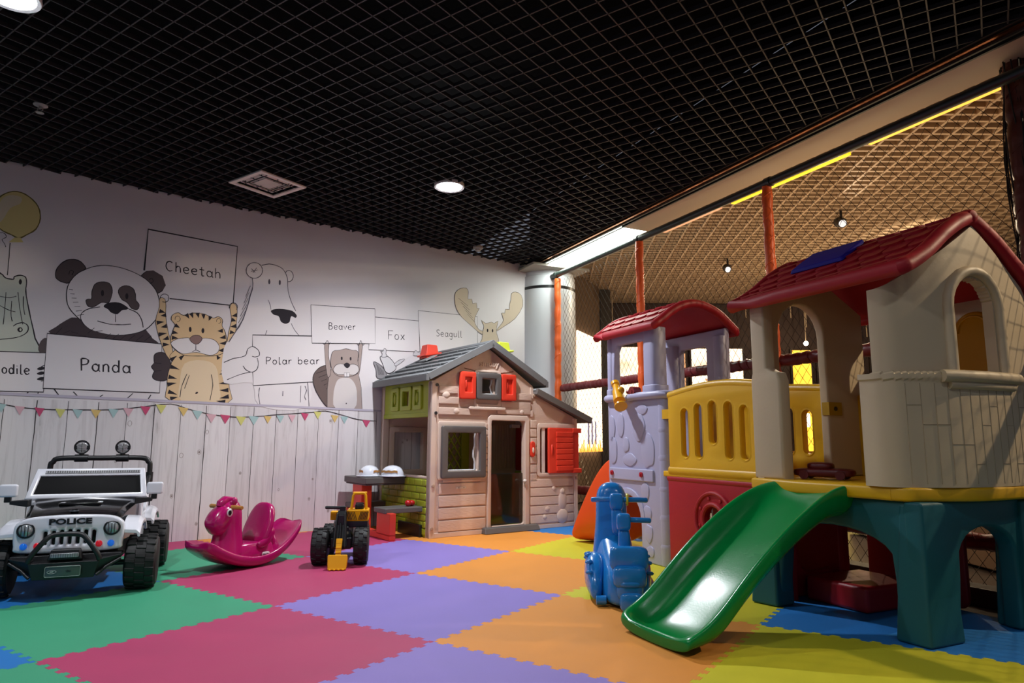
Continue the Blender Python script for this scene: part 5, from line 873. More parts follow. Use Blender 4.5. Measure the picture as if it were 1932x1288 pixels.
# amber daylight strips between ceiling and pipe
mb = MB(); mb.m(mat('amber_glow', 'F2A63A', .5, emit=.85)); mb.box(3.42, .58, 2.85, 4.9, .62, 2.89)
t = mb.build('cove_light'); t.matrix_world = NM; tag(t, 'amber glowing cove strip at the right, just below the net pipe', 'cove light')
mb = MB(); mb.m(mat('yellow_glow', 'E8C020', .5, emit=.7)); mb.box(2.1, .58, 2.84, 3.26, .62, 2.875)
t = mb.build('cove_light'); t.matrix_world = NM; tag(t, 'thin yellow glowing strip beside the tall orange post behind the red roof', 'cove light')
mb = MB(); mb.m(mat('pink_glow', 'D89A70', .5, emit=.4)); mb.box(1.15, .58, 2.85, 1.95, .62, 2.88)
t = mb.build('cove_light'); t.matrix_world = NM; tag(t, 'thin pale peach cove strip to the right of the second orange post', 'cove light')
# far wall and lit panels
mb = MB(); mb.m(mat('hall_wall', '4A3A34', .7, mott=.2)); mb.box(.2, 11, 0, 10, 11.15, HZ+.2)
struct(mb.build('wall_far'), 'dark brown far wall of the hall', 'wall')
mb = MB(); mb.m(mat('hall_wall_side', '7A6450', .7, mott=.15)).box(0, 0, 0, 1.9, .1, HZ+.2)
k = mb.build('wall_left'); k.location = (.51, 8.14, 0); k.rotation_euler = (0, 0, R(65.6)); struct(k, 'side wall of the hall behind the column', 'wall')
mb = MB(); mb.m(mat('wainscot', '4A3222', .45, mott=.3)); mb.box(1.25, 10.85, 0, 9.5, 10.98, .6); mb.m(mat('wain_cap', 'C9853C', .5)).box(1.25, 10.83, .6, 9.5, 10.98, .64)
struct(mb.build('trim_5'), 'dark wood wainscot with an orange cap under the lit panels', 'trim')
def panel(x0, x1, z0, z1, hexc, e, lab, extra=()):
    t = empty('illuminated_sign', ((x0+x1)/2, 10.97, z0), 0, lab, 'lit panel', 'backlit panels on the far wall'); w = (x1-x0)/2; h = z1-z0
    m = bpy.data.materials.new('panel_glow'); m.use_nodes = True; nt = m.node_tree; b = nt.nodes['Principled BSDF']; b.inputs['Base Color'].default_value = lin(hexc)
    tc = nt.nodes.new('ShaderNodeTexCoord'); n = nt.nodes.new('ShaderNodeTexNoise'); n.inputs['Scale'].default_value = 2.2; n.inputs['Detail'].default_value = 6; nt.links.new(tc.outputs['Object'], n.inputs[0])
    cr = nt.nodes.new('ShaderNodeValToRGB'); cr.color_ramp.elements[0].position = .38; cr.color_ramp.elements[0].color = tuple(v*.45 for v in lin(hexc)[:3])+(1,); cr.color_ramp.elements[1].position = .55; cr.color_ramp.elements[1].color = lin(hexc)
    nt.links.new(n.outputs[0], cr.inputs[0]); nt.links.new(cr.outputs[0], b.inputs['Emission Color']); b.inputs['Emission Strength'].default_value = e
    mb = MB(); mb.m(m).box(-w, -.02, 0, w, .02, h); mb.build('panel_face', parent=t)
    mb = MB(); mb.m(mat('panel_frame', '3A2C24', .5)); mb.plate(rrect(-w-.03, -.03, w+.03, h+.03, .005), [rrect(-w, 0, w, h, .003)], .05, .004, XZ.copy()); mb.build('frame', parent=t)
    for (a, b_, c_, d_, hx, ee) in extra:
        mb = MB(); mb.m(mat('spot_'+hx, hx, .6, emit=ee)).box(a, -.03, b_, c_, -.021, d_); mb.build('motif', parent=t)
    return t
panel(1.62, 2.48, .75, 2.3, 'FFDDB4', 1.25, 'white glowing panel seen through the windows of the lavender tower', [(.1, .9, .35, .93, 'B07850', .25), (-.3, .5, .2, .53, 'B07850', .3)])
panel(2.62, 2.72+.1, .9, 2.2, 'D8A070', .5, 'narrow brown sign with pale lettering between two glowing panels', [(-.03, .3, .03, 1.1, '5B3B28', .0)])
panel(2.92, 3.75, .75, 2.28, 'FFE0BE', 1.2, 'white glowing panel framed by the far window of the lavender tower', [(-.3, .45, .3, .48, 'C08050', .4), (-.2, 1.0, .1, 1.04, 'C89060', .5)])
panel(4.0, 4.34, 1.1, 2.28, 'FFC23A', 1.2, 'small yellow lit panel right of the lavender tower roof')
panel(4.56, 4.86, .62, 2.26, 'FFB838', 1.1, 'narrow yellow lit panel in the left of the beige tower arch', [(-.08, .4, .08, .62, 'F4D8C0', 1.0)])
panel(4.98, 5.5, .62, 2.2, 'FFDD78', 1.0, 'wide pale yellow lit panel in the beige tower arch')
panel(5.85, 6.4, .7, 2.3, 'FFE8D0', 1.2, 'white lit panel glimpsed beside the beige gable wall')
# wall of light at the left of the hall
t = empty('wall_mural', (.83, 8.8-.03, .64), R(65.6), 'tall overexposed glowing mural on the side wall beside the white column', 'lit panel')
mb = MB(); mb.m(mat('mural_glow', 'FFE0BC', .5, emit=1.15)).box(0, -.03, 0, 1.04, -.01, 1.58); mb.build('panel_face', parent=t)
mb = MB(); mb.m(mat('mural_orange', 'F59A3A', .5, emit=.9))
for k in range(13): mb.prism([(.08*k, 0), (.08*k+.07, 0), (.08*k+.035, .07+.05*(k % 3))], -.036, -.031, XZ @ at(z=0) @ Matrix.Scale(1, 4)) if False else mb.hexa([(.08*k, -.036, 0), (.08*k+.08, -.036, 0), (.08*k+.08, -.031, 0), (.08*k, -.031, 0)], [(.08*k+.03, -.036, .06+.05*(k % 3)), (.08*k+.05, -.036, .06+.05*(k % 3)), (.08*k+.05, -.031, .06+.05*(k % 3)), (.08*k+.03, -.031, .06+.05*(k % 3))])
mb.build('flower_border', parent=t)
for x in (.4, .56, .72):
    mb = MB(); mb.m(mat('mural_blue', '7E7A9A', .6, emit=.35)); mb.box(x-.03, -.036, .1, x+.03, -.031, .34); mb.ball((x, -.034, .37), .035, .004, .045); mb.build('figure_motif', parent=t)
mb = MB(); mb.m(mat('hook_white', 'D8D0C0', .5))
for k in range(5):
    x = .1+.06*k; z = -.12-.07*k
    mb.tube([(x-.02, -.035, z-.01), (x, -.035, z), (x+.02, -.035, z+.015), (x+.012, -.035, z+.03)], .004, 5)
mb.build('hook_motif', parent=t)
mb = MB(); mb.m(mat('pillar_dark', '3B3834', .5)).box(1.31, 9.9, 0, 1.46, 10.05, HZ)
struct(mb.build('trim_6'), 'dark pillar beside the glowing mural', 'trim')
# pendant bulbs and rods, far
for i, (x, y, z, lab) in enumerate(((1.5, 10.0, 2.32, 'bare pendant bulb above the left end of the lavender tower roof'), (4.05, 10.5, 2.4, 'bare pendant bulb between the two red roofs'), (4.6, 10.5, 2.35, 'bare pendant bulb in the left of the beige arch'), (5.15, 10.3, 2.33, 'bare pendant bulb in the right of the beige arch'))):
    t = empty('pendant_bulb', (x, y, HZ), 0, lab, 'pendant lamp', 'pendant bulbs in the hall')
    mb = MB(); mb.m(mat('rod_pale', 'CDB79A', .5)).cyl((0, 0, 0), (0, 0, z-HZ), .008, 8); mb.build('rod', parent=t)
    mb = MB(); mb.m(mat('bulb_glow', 'FFE6C0', .4, emit=14)).ball((0, 0, z-HZ-.04), .036); mb.build('bulb', parent=t)
random.seed(11)
for i in range(9):
    x = 3.75+.24*i; mb = MB(); mb.m(mat('rod_pale', 'CDB79A', .5)).cyl((0, 0, 0), (0, 0, -.28-.15*(i % 3)), .009, 8)
    t = mb.build('hanging_rod'); t.location = (x, 10.7, HZ+.01); tag(t, 'thin pale rod hanging in front of the dark upper wall of the hall', 'rod', 'rods hanging in the hall')
# two track spotlights under the louvres
for (x, y, lab) in ((3.2, 6.36, 'small dark spotlight under the louvred ceiling above the red roof'), (2.66, 8.15, 'small dark spotlight with a lit lens under the louvred ceiling between the orange posts')):
    t = empty('track_spotlight', (x, y, HZ), 0, lab, 'spotlight', 'spotlights under the hall ceiling')
    mb = MB(); mb.m(mat('spot_black', '15161A', .4)).cyl((0, 0, 0), (0, 0, -.08), .012); mb.tube([(.05, 0, -.09), (.0, 0, -.07), (-.05, 0, -.09)], .006, 6); mb.build('bracket', parent=t)
    mb = MB(); mb.m(mat('spot_black', '15161A', .4)).cyl((0, .05, -.1), (-.02, -.06, -.15), .05, 20, .042); mb.build('lamp_body', parent=t)
    mb = MB(); mb.m(mat('lens_glow', 'EAF2FF', .3, emit=9 if y > 7 else .3)).cyl((-.02, -.06, -.15), (-.0205, -.063, -.1515), .034); mb.build('lens', parent=t)
# low crate and step beyond the net at the right
mb = MB(); mb.m(mat('hall_plinth', 'A98A66', .5, mott=.2)).box(3.0, 4.2, 0, 6.5, 6.2, .42)
t = mb.build('hall_plinth', bev=.01); tag(t, 'low tan plinth in the hall seen under the big tower', 'plinth')
t = tag(MB().m(mat('dark_shelf', '2E241C', .4)).box(3.1, 4.15, .46, 6.5, 6.3, .52).build('hall_worktop', bev=.004), 'dark board lying over the tan plinth in the hall', 'board'); t.location = (0, 0, -.04)
# ============================================================ THE PLAYHOUSE
HM_O = V(-.668, 5.642, 0); HR = math.atan2(.58092, .81396)
house = empty('playhouse', HM_O, HR, 'beige plastic wood-look playhouse with a grey tiled roof and red shutters by the wall', 'playhouse')
bg = mat('house_beige', 'D9BFAE', .5, bump=.3, bscale=9, kind='grain', bdist=.004, mott=.05)
bgs = mat('house_beige_smooth', 'DAC4B4', .45, bump=.1, bscale=80, mott=.04)
gr = mat('house_grey', '5E5A58', .45, bump=.12, bscale=90); lime = mat('house_lime', 'A4B02A', .42, bump=.1, bscale=60); red = mat('house_red', 'DE3C26', .42, bump=.08, bscale=90)
rgr = mat('roof_grey', '6D7072', .5, bump=.25, bscale=40, bdist=.003)
D_ = .97
def brd(mb, x0, x1, z0, z1, y=-.004, t=.008): mb.plate(rrect(x0, z0, x1, z1, .006, 2), [], t, .003, XZ @ at(z=-y))
def P3(mb, outline, holes, depth, bev, y): mb.plate(outline, holes, depth, bev, at(y=y) @ XZ)
FR = [(0, 0), (1.585, 0), (1.585, 1.0), (1.062, 1.215), (1.062, 1.285), (.576, 1.595), (0, 1.27)]
mb = MB(); mb.m(bg)
P3(mb, FR, [rrect(.15, .53, .465, .865, .015), rrect(.598, .055, .968, .962, .03), rrect(.495, 1.18, .618, 1.325, .01), rrect(1.135, .49, 1.545, .9, .012)], .05, .006, .03)
front = mb.build('front_wall', parent=house)
mb = MB(); mb.m(bg)
for k in range(4): brd(mb, .085, .545, .045+.1*k, .04+.1*k+.092)
brd(mb, .12, .5, .44, .462); 
for k in range(9): brd(mb, .535, .562, .47+.052*k, .515+.052*k)
for z, a, b in ((1.0, .07, .55), (1.09, .07, .26), (1.18, .07, .25), (1.0, 1.03, 1.06), (1.07, .7, 1.03), (1.15, .87, 1.04), (1.02, .66, 1.03)): brd(mb, a, b, z, z+.06)
for k in range(7): brd(mb, 1.03, 1.1, .42+.08*k, .49+.08*k)
for k in range(5): brd(mb, 1.03, 1.54, .05+.08*k, .12+.08*k)
mb.build('wood_boards', parent=front)
mb = MB(); mb.m(bgs)
P3(mb, [(.565, 0), (.6, 0), (.6, .95), (.61, .96), (.956, .96), (.966, .95), (.966, 0), (1.012, 0), (1.012, .985), (.99, 1.008), (.59, 1.008), (.565, .985)], [], .02, .006, -.002)
P3(mb, rrect(.07, .46, .547, .945, .02), [rrect(.1, .49, .515, .9, .02)], .012, .004, -.0)
P3(mb, rrect(1.108, .46, 1.56, .945, .03), [rrect(1.14, .493, 1.54, .9, .015)], .018, .005, -.0)
P3(mb, rrect(.42, 1.06, .7, 1.4, .03), [rrect(.44, 1.1, .67, 1.38, .02)], .012, .004, .0)
P3(mb, rrect(.36, 1.048, .74, 1.075, .012), [], .03, .006, -.01)
mb.box(0, -.012, 0, .045, .055, 1.26); mb.box(1.545, -.008, 0, 1.588, .055, .995); mb.box(0, -.008, 0, .56, .01, .038); mb.box(1.01, -.008, 0, 1.585, .01, .035); mb.box(1.03, -.006, 1.17, 1.062, .03, 1.27)
for (x, z, r) in ((.14, 1.165, .04), (.24, 1.03, .035), (.93, 1.04, .03), (1.3, .35, .03), (1.22, .17, .035), (1.19, .1, .03)):
    mb.ball((x, 0, z), r, .016, r*.85, 10)
mb.ball((1.40, .002, .24), .06, .02, .1, 14); mb.ball((1.40, .0, .1), .075, .02, .07, 14); mb.ball((1.40, 0, .32), .035, .02, .035, 12)
mb.build('raised_trim', parent=front, bev=.003)
# shallow smile line and embossed maker's name under the ridge
mb = MB(); mb.m(mat('groove_brown', '6E4A36', .6)); mb.tube([(.32+.52*k/14, .004, 1.405-.028*math.sin(PI*k/14)) for k in range(15)], .0035, 5); mb.build('smile_groove', parent=front)
mb = MB(); mb.m(bgs); text_bm(mb, 'smoby', .078, at(.575, .001, 1.458) @ XZ, .01, .0); mb.build('embossed_name', parent=front)
mb = MB(); mb.m(mat('screw_dark', '2C2A2A', .4))
for x, z in ((.045, 1.245), (.038, 1.01)): mb.cyl((x, -.02, z), (x, .0, z), .014, 14)
mb.m(mat('screw_beige', 'B49A86', .5))
for x, z in ((.025, .415), (.02, .075), (1.57, .44), (1.068, 1.2)): mb.cyl((x, -.02, z), (x, .0, z), .014, 14); mb.cyl((x, -.023, z), (x, .0, z), .006, 8)
mb.build('screws', parent=front)
mb = MB(); mb.m(mat('plate_label', 'D9CFC4', .5)); P3(mb, rrect(.245, .385, .345, .402, .003), [], .006, .001, -.012); mb.m(mat('screw_dark', '2C2A2A', .4)); mb.cyl((.27, -.017, .393), (.27, -.01, .393), .004, 8); mb.cyl((.32, -.017, .393), (.32, -.01, .393), .004, 8); mb.build('name_plate', parent=front)
# windows
def wframe(name, x0, z0, x1, z1, b, material, y=-.025):
    mb = MB(); mb.m(material); P3(mb, rrect(x0, z0, x1, z1, .018), [rrect(x0+b, z0+b, x1-b, z1-b, .008)], .03, .006, y); return mb.build(name, parent=house)
w = wframe('window_frame', .091, .473, .526, .907, .058, gr)
mb = MB(); mb.m(mat('sash_white', 'D9DEE2', .2, coat=.5)); mb.tube([(.445, .02, .86), (.445, .02, .74), (.425, .012, .70), (.425, .012, .65), (.445, .02, .61), (.445, .02, .54)], .009, 8); mb.tube([(.152, .02, .537), (.46, .02, .537)], .006, 8); mb.build('sash_handle', parent=w)
w = wframe('window_frame', .43, 1.137, .68, 1.373, .05, gr)
mb = MB(); mb.m(mat('sash_white', 'D9DEE2', .2)); mb.tube([(.61, .01, 1.32), (.6, .01, 1.28), (.585, .005, 1.25), (.6, .01, 1.21), (.61, .01, 1.19)], .007, 8); mb.tube([(.48, .01, 1.19), (.63, .01, 1.19)], .005, 8); mb.build('sash_handle', parent=w)
for x0, x1 in ((.258, .418), (.69, .847)):
    mb = MB(); mb.m(red); P3(mb, rrect(x0, 1.137, x1, 1.372, .016), [rrect(x0+.05, 1.195, x1-.04, 1.325, .006)], .03, .006, -.022); P3(mb, rrect(x0+.03, 1.17, x1-.03, 1.35, .01), [], .01, .002, -.014)
    mb.ball((x0+.065, -.02, 1.26), .012, .012, .05, 10); o = mb.build('shutter', parent=house); o['label'] = 'small red attic shutter'
mb = MB(); mb.m(red); P3(mb, rrect(1.215, .49, 1.575, .905, .01), [], .028, .005, -.03)
for k in range(7): P3(mb, rrect(1.30, .51+.052*k, 1.50, .555+.052*k, .004), [], .016, .004, -.046)
P3(mb, rrect(1.5, .487, 1.605, .53, .006), [], .034, .005, -.034); P3(mb, rrect(1.5, .86, 1.605, .905, .006), [], .034, .005, -.034); mb.ball((1.25, -.045, .7), .014, .01, .055, 10)
o = mb.build('shutter', parent=house); o['label'] = 'large open red louvred shutter'
mb = MB(); mb.m(red); mb.box(1.14, .06, .49, 1.165, .075, .9); o = mb.build('inner_shutter', parent=house)
mb = MB(); mb.m(mat('sash_white2', 'E2DCD4', .4)); mb.box(1.167, .0, .495, 1.2, .02, .9); mb.build('window_post', parent=house)
# doorstep, bell, latch
mb = MB(); mb.m(gr); mb.hexa([(.505, -.075, 0), (1.095, -.075, 0), (1.095, .08, 0), (.505, .08, 0)], [(.515, -.05, .05), (1.085, -.05, .05), (1.085, .08, .052), (.515, .08, .052)]); mb.build('doorstep', parent=house, bev=.008)
mb = MB(); mb.m(red); P3(mb, rrect(1.02, .64, 1.072, .78, .024), [], .02, .006, -.014); mb.m(bgs); mb.ball((1.046, -.026, .7), .012, .008, .028, 10); mb.build('doorbell', parent=house)
mb = MB(); mb.m(mat('sash_white2', 'E2DCD4', .4)); mb.ball((.955, -.02, .43), .018, .018, .016, 12); mb.box(.955, -.03, .40, .968, -.005, .42); mb.build('door_latch', parent=house)
mb = MB(); mb.m(gr); mb.box(.86, .05, .9, .95, .09, .93); mb.build('door_stop', parent=house)
# half door: dark see-through panel with an oval motif
mb = MB(); mb.m(mat('smoke_pane', 'A8ACA0', .06, trans=1, spec=.4)); P3(mb, rrect(.602, .06, .965, .5, .01), [], .006, .001, .03); mb.build('door_pane', parent=house)
# left side wall
M_L = at(x=.03) @ YZ
mb = MB(); mb.m(bgs); mb.plate([(0, 0), (.045, 0), (.045, 1.28), (0, 1.28)], [], .06, .006, M_L); mb.plate([(D_-.055, 0), (D_, 0), (D_, 1.28), (D_-.055, 1.28)], [], .06, .006, M_L); mb.build('corner_post', parent=house)
mb = MB(); mb.m(lime); mb.plate(rrect(.045, .0, D_-.055, .472, .01), [], .05, .006, M_L)
random.seed(5)
for r_ in range(8):
    z = .02+.056*r_; y = .06-(.06 if r_ % 2 else 0)
    while y < D_-.1:
        w_ = random.uniform(.1, .17); a = max(y, .055); b = min(y+w_-.008, D_-.065)
        if b-a > .02: mb.plate(rrect(a, z, b, z+.049, .008, 2), [], .014, .004, at(x=-.0) @ YZ)
        y += w_
o = mb.build('side_panel', parent=house); o['label'] = 'lime green stone-pattern lower panel'
mb = MB(); mb.m(lime); mb.plate(rrect(.045, .985, D_-.055, 1.29, .008), [rrect(.4, 1.085, .53, 1.21, .006)], .04, .005, M_L)
for a, b in ((.17, .33), (.36, .57), (.6, .76)): mb.plate(rrect(a, 1.045, b, 1.255, .02), [rrect(a+.045, 1.085, b-.045, 1.215, .006)], .025, .005, at(x=.005) @ YZ)
mb.ball((.0, .25, 1.15), .012, .02, .05, 10); mb.ball((.0, .68, 1.15), .012, .02, .05, 10); mb.plate(rrect(.03, .98, D_-.04, 1.02, .008), [], .055, .005, M_L)
o = mb.build('side_panel', parent=house); o['label'] = 'lime green upper panel with three small moulded shutters'
mb = MB(); mb.m(bgs); mb.plate(rrect(.045, .472, D_-.055, .49, .004), [], .06, .004, M_L); mb.build('counter_ledge', parent=house)
# back and right walls
BK = [(0, 0), (1.585, 0), (1.585, 1.0), (1.062, 1.215), (1.062, 1.285), (.576, 1.595), (0, 1.27)]
mb = MB(); mb.m(bg); P3(mb, BK, [rrect(.12, .51, .42, .86, .01)], .04, .005, D_-.02)
for k in range(14): P3(mb, rrect(1.03+.036*k, .5, 1.06+.036*k, .95, .003), [], .01, .003, D_-.042)
P3(mb, rrect(.07, .46, .47, .91, .02), [rrect(.12, .51, .42, .86, .01)], .02, .004, D_-.045)
mb.build('back_wall', parent=house)
mb = MB(); mb.m(lime)
lat = []
P3(mb, rrect(.5, .46, .93, 1.0, .01), [rrect(.54, .5, .84, .95, .01)], .03, .004, D_-.07)
for s_ in (1, -1):
    for k in range(-4, 9):
        a = V(.54+k*.075, 0, .5 if s_ > 0 else .95); d = V(.3, 0, .45*s_); t0 = 0; t1 = 1.0
        if a.x < .54: t0 = (.54-a.x)/.3
        if a.x+d.x > .84: t1 = (.84-a.x)/.3
        if t1 <= t0: continue
        p = a+d*t0; q = a+d*t1; mb.tube([(p.x, D_-.07+.006*s_, p.z), (q.x, D_-.07+.006*s_, q.z)], .009, 5)
o = mb.build('lattice_panel', parent=house)
mb = MB(); mb.m(bg); mb.plate([(0, 0), (D_, 0), (D_, 1.0), (0, 1.0)], [rrect(.3, .5, .85, .92, .02)], .045, .005, at(x=1.56) @ YZ); mb.build('right_wall', parent=house)
mb = MB(); mb.m(lime); mb.plate(rrect(.1, .03, .92, .47, .01), [], .02, .004, at(x=1.53) @ YZ); o = mb.build('inner_panel', parent=house)
mb = MB(); mb.m(mat('shutter_dark_red', 'B01818', .45)); mb.plate(rrect(.28, .48, .6, .94, .01), [], .02, .004, at(x=1.525) @ YZ); mb.plate(rrect(.62, .48, .9, .94, .01), [], .02, .004, at(x=1.525) @ YZ); mb.build('inner_shutter', parent=house)
mb = MB(); mb.m(mat('house_lime', 'A4B02A')).box(.03, .06, .004, 1.53, D_-.05, .03); mb.build('floor_panel', parent=house, bev=.004)
mb = MB(); mb.m(bg); mb.plate([(0, 1.2), (D_, 1.2), (D_, 1.28), (0, 1.28)], [], .03, .004, at(x=1.045) @ YZ); mb.build('step_wall', parent=house)
# main roof: stepped shingle courses on two slopes
def slope(mb, x0, z0, x1, z1, y0, y1, rows, tile=.16, th=.022):
    a = V(x0, 0, z0); b = V(x1, 0, z1); d = (b-a); L = d.length; d.normalize(); n = V(-d.z, 0, d.x)
    if n.z < 0: n = -n
    mb.hexa([(p.x, y, p.z) for p, y in ((a-n*.03, y0), (b-n*.03, y0), (b-n*.03, y1), (a-n*.03, y1))], [(p.x, y, p.z) for p, y in ((a, y0), (b, y0), (b, y1), (a, y1))])
    s = L/rows
    for r_ in range(rows):
        p = a+d*(s*r_+.004); q = a+d*(s*(r_+1)+.006); y = y0+.02-(tile/2 if r_ % 2 else 0)
        while y < y1-.02:
            ya = max(y, y0+.02); yb = min(y+tile-.007, y1-.02)
            if yb-ya > .015:
                lo, hi = n*th, n*(.004)
                mb.hexa([(p.x, ya, p.z), (q.x, ya, q.z), (q.x, yb, q.z), (p.x, yb, p.z)], [((p+lo).x, ya, (p+lo).z), ((q+hi).x, ya, (q+hi).z), ((q+hi).x, yb, (q+hi).z), ((p+lo).x, yb, (p+lo).z)])
            y += tile
    for ya, yb in ((y0-.012, y0+.02), (y1-.02, y1+.012)):
        mb.hexa([(pp.x, yy, pp.z) for pp, yy in ((a-n*.035, ya), (b-n*.035, ya), (b-n*.035, yb), (a-n*.035, yb))], [(pp.x, yy, pp.z) for pp, yy in ((a+n*.022, ya), (b+n*.022, ya), (b+n*.022, yb), (a+n*.022, yb))])
mb = MB(); mb.m(rgr); slope(mb, -.06, 1.312, .576, 1.64, -.05, D_+.05, 6); slope(mb, 1.175, 1.318, .576, 1.64, -.05, D_+.05, 6)
mb.box(-.085, -.062, 1.272, -.055, D_+.062, 1.325); mb.box(1.17, -.062, 1.275, 1.195, D_+.062, 1.33); mb.tube([(.576, -.06, 1.645), (.576, D_+.06, 1.645)], .022, 8)
o = mb.build('roof', parent=house, bev=.003, merge=False); o['label'] = 'grey shingled gable roof'
mb = MB(); mb.m(mat('roof_patch', '8C9092', .5)); mb.hexa([(.3, .66, 1.525), (.42, .66, 1.587), (.42, .8, 1.587), (.3, .8, 1.525)], [(.295, .66, 1.533), (.415, .66, 1.595), (.415, .8, 1.595), (.295, .8, 1.533)]); mb.build('skylight_patch', parent=o)
mb = MB(); mb.m(mat('roof_brown_grey', '67625F', .5, bump=.25, bscale=40)); slope(mb, 1.735, .985, 1.07, 1.24, -.05, D_+.05, 4); o = mb.build('roof', parent=house, bev=.003, merge=False); o['label'] = 'brown grey lean-to roof'
def chimney(x, y, z, m, lab):
    mb = MB(); mb.m(m); mb.hexa([(x-.075, y-.075, z-.05), (x+.075, y-.075, z-.05), (x+.075, y+.075, z-.05), (x-.075, y+.075, z-.05)], [(x-.055, y-.055, z+.085), (x+.055, y-.055, z+.085), (x+.055, y+.055, z+.085), (x-.055, y+.055, z+.085)])
    mb.hexa([(x-.09, y-.09, z-.035), (x+.09, y-.09, z-.005), (x+.09, y+.09, z-.005), (x-.09, y+.09, z-.035)], [(x-.09, y-.09, z-.015), (x+.09, y-.09, z+.015), (x+.09, y+.09, z+.015), (x-.09, y+.09, z-.015)])
    o = mb.build('chimney', parent=house, bev=.008); o['label'] = lab
chimney(.43, .84, 1.62, red, 'red chimney'); chimney(.80, .15, 1.60, mat('chimney_lime', 'C3CF3A', .4), 'lime green chimney')
# picnic side: red frame, table, two benches
mb = MB(); mb.m(red)
mb.box(-.325, .04, 0, -.27, .91, .052); mb.box(-.325, .04, .03, -.27, .29, .21); mb.box(-.345, .56, .03, -.25, .76, .42); mb.box(-.325, .80, .03, -.27, .935, .19)
o = mb.build('picnic_frame', parent=house, bev=.006); o['label'] = 'red leg frame of the picnic table'
mb = MB(); mb.m(gr); mb.box(-.37, .43, .418, .02, .9, .472); mb.box(-.36, .44, .405, 0, .88, .42); o = mb.build('table_top', parent=house, bev=.01)
for a, b, zz in ((.1, .32, .245), (.8, .93, .238)):
    mb = MB(); mb.m(gr); mb.box(-.34, a, zz-.042, .015, b, zz); mb.build('bench', parent=house, bev=.008)
mb = MB(); mb.m(mat('black_plastic', '141416', .4)); mb.box(-.03, .1, 0, -.005, .5, .1); mb.build('base_bracket', parent=house, bev=.004)
# helmets on the table
def helmet(loc, rz, lab):
    t = empty('toy_helmet', loc, rz, lab, 'helmet', 'white toy helmets on the table')
    wm = mat('helmet_white', 'E2E6F0', .18, coat=.6)
    mb = MB(); mb.m(wm); prof = [(.001, .098), (.03, .094), (.055, .083), (.074, .064), (.084, .04), (.088, .012), (.088, .004), (.082, .004), (.08, .03), (.06, .07), (.001, .09)]
    mb.M = Matrix.Diagonal((1.0, 1.18, 1, 1)); mb.lathe(prof, n=28); mb.build('shell', parent=t)
    mb = MB(); mb.m(wm); out = [(.086*math.cos(R(a)), .1*math.sin(R(a))) for a in range(0, 360, 12)]; out2 = [(.112*math.cos(R(a)), .118*math.sin(R(a))+(-.03 if 180 < a < 360 else 0)*abs(math.sin(R(a)))) for a in range(0, 360, 12)]
    mb.plate(out2, [out], .008, .003, at(z=.008)); mb.build('brim', parent=t)
    mb = MB(); mb.m(mat('emblem_gold', 'A87840', .4))
    for sx in (1, -1):
        pts = []
        for k in range(9):
            a = R(-60+15*k); w = .008+.006*(k % 2)
            pts.append((sx*.0885*math.cos(a), -.104*math.sin(a)*-1, .045+w)); 
        low = [(p[0], p[1], .045-abs(w)) for p, w in zip(pts, [.004+.006*((k+1) % 2) for k in range(9)])]
        mb.add([(p[0]*.985, p[1]*.985, p[2]) for p in pts]+[(p[0]*1.012, p[1]*1.012, p[2]) for p in low], [(k, k+1, 10+k, 9+k) for k in range(8)])
    mb.build('emblem', parent=t)
    return t
def hw(x, y, z): return tuple(HM_O+V(.81396*x-.58092*y, .58092*x+.81396*y, z))
helmet(hw(-.262, .6, .473), HR+R(150), 'white toy helmet with a gold emblem on the picnic table, the left one')
helmet(hw(-.108, .465, .473), HR+R(205), 'white toy helmet with a gold emblem, right of the pair on the picnic table')
t = empty('toy_telephone', hw(-.07, .2, .245), HR+R(20), 'small bright red rounded toy lying on the near grey bench', 'toy')
mb = MB(); mb.m(mat('toy_red', 'C0101C', .25, coat=.4)); mb.ball((-.022, 0, .026), .03, .026, .026); mb.ball((.022, 0, .024), .03, .026, .024); mb.build('handset', parent=t)
# ============================================================ THE CLIMBING CASTLE
CO = V(.97, 4.44, 0); CR = math.atan2(-.9015, .4328)
castle = empty('climbing_castle', CO, CR, 'large plastic climbing castle with two red-roofed towers, a yellow bridge and two slides', 'play castle')
lav = mat('castle_lavender', 'A9A9C6', .42, bump=.15, bscale=70, mott=.04); cb = mat('castle_cream', 'C3B192', .5, bump=.2, bscale=60, mott=.08)
cr_ = mat('castle_red', 'A20E20', .52, bump=.25, bscale=120); yl = mat('castle_yellow', 'D6A508', .42, bump=.15, bscale=90); tl = mat('castle_teal', '0A5862', .5, bump=.25, bscale=70, mott=.12)
cred = mat('castle_crimson', '9A0A1E', .45, bump=.2, bscale=100); gs = mat('slide_green', '04803A', .24, bump=.1, bscale=150, spec=.35); orn = mat('slide_orange', 'E4501A', .42, bump=.12, bscale=80)
def rounded(mb, x0, y0, z0, x1, y1, z1, r=.02): mb.plate(rrect(x0, y0, x1, y1, r, 4), [], z1-z0, .008, at(z=(z0+z1)/2))
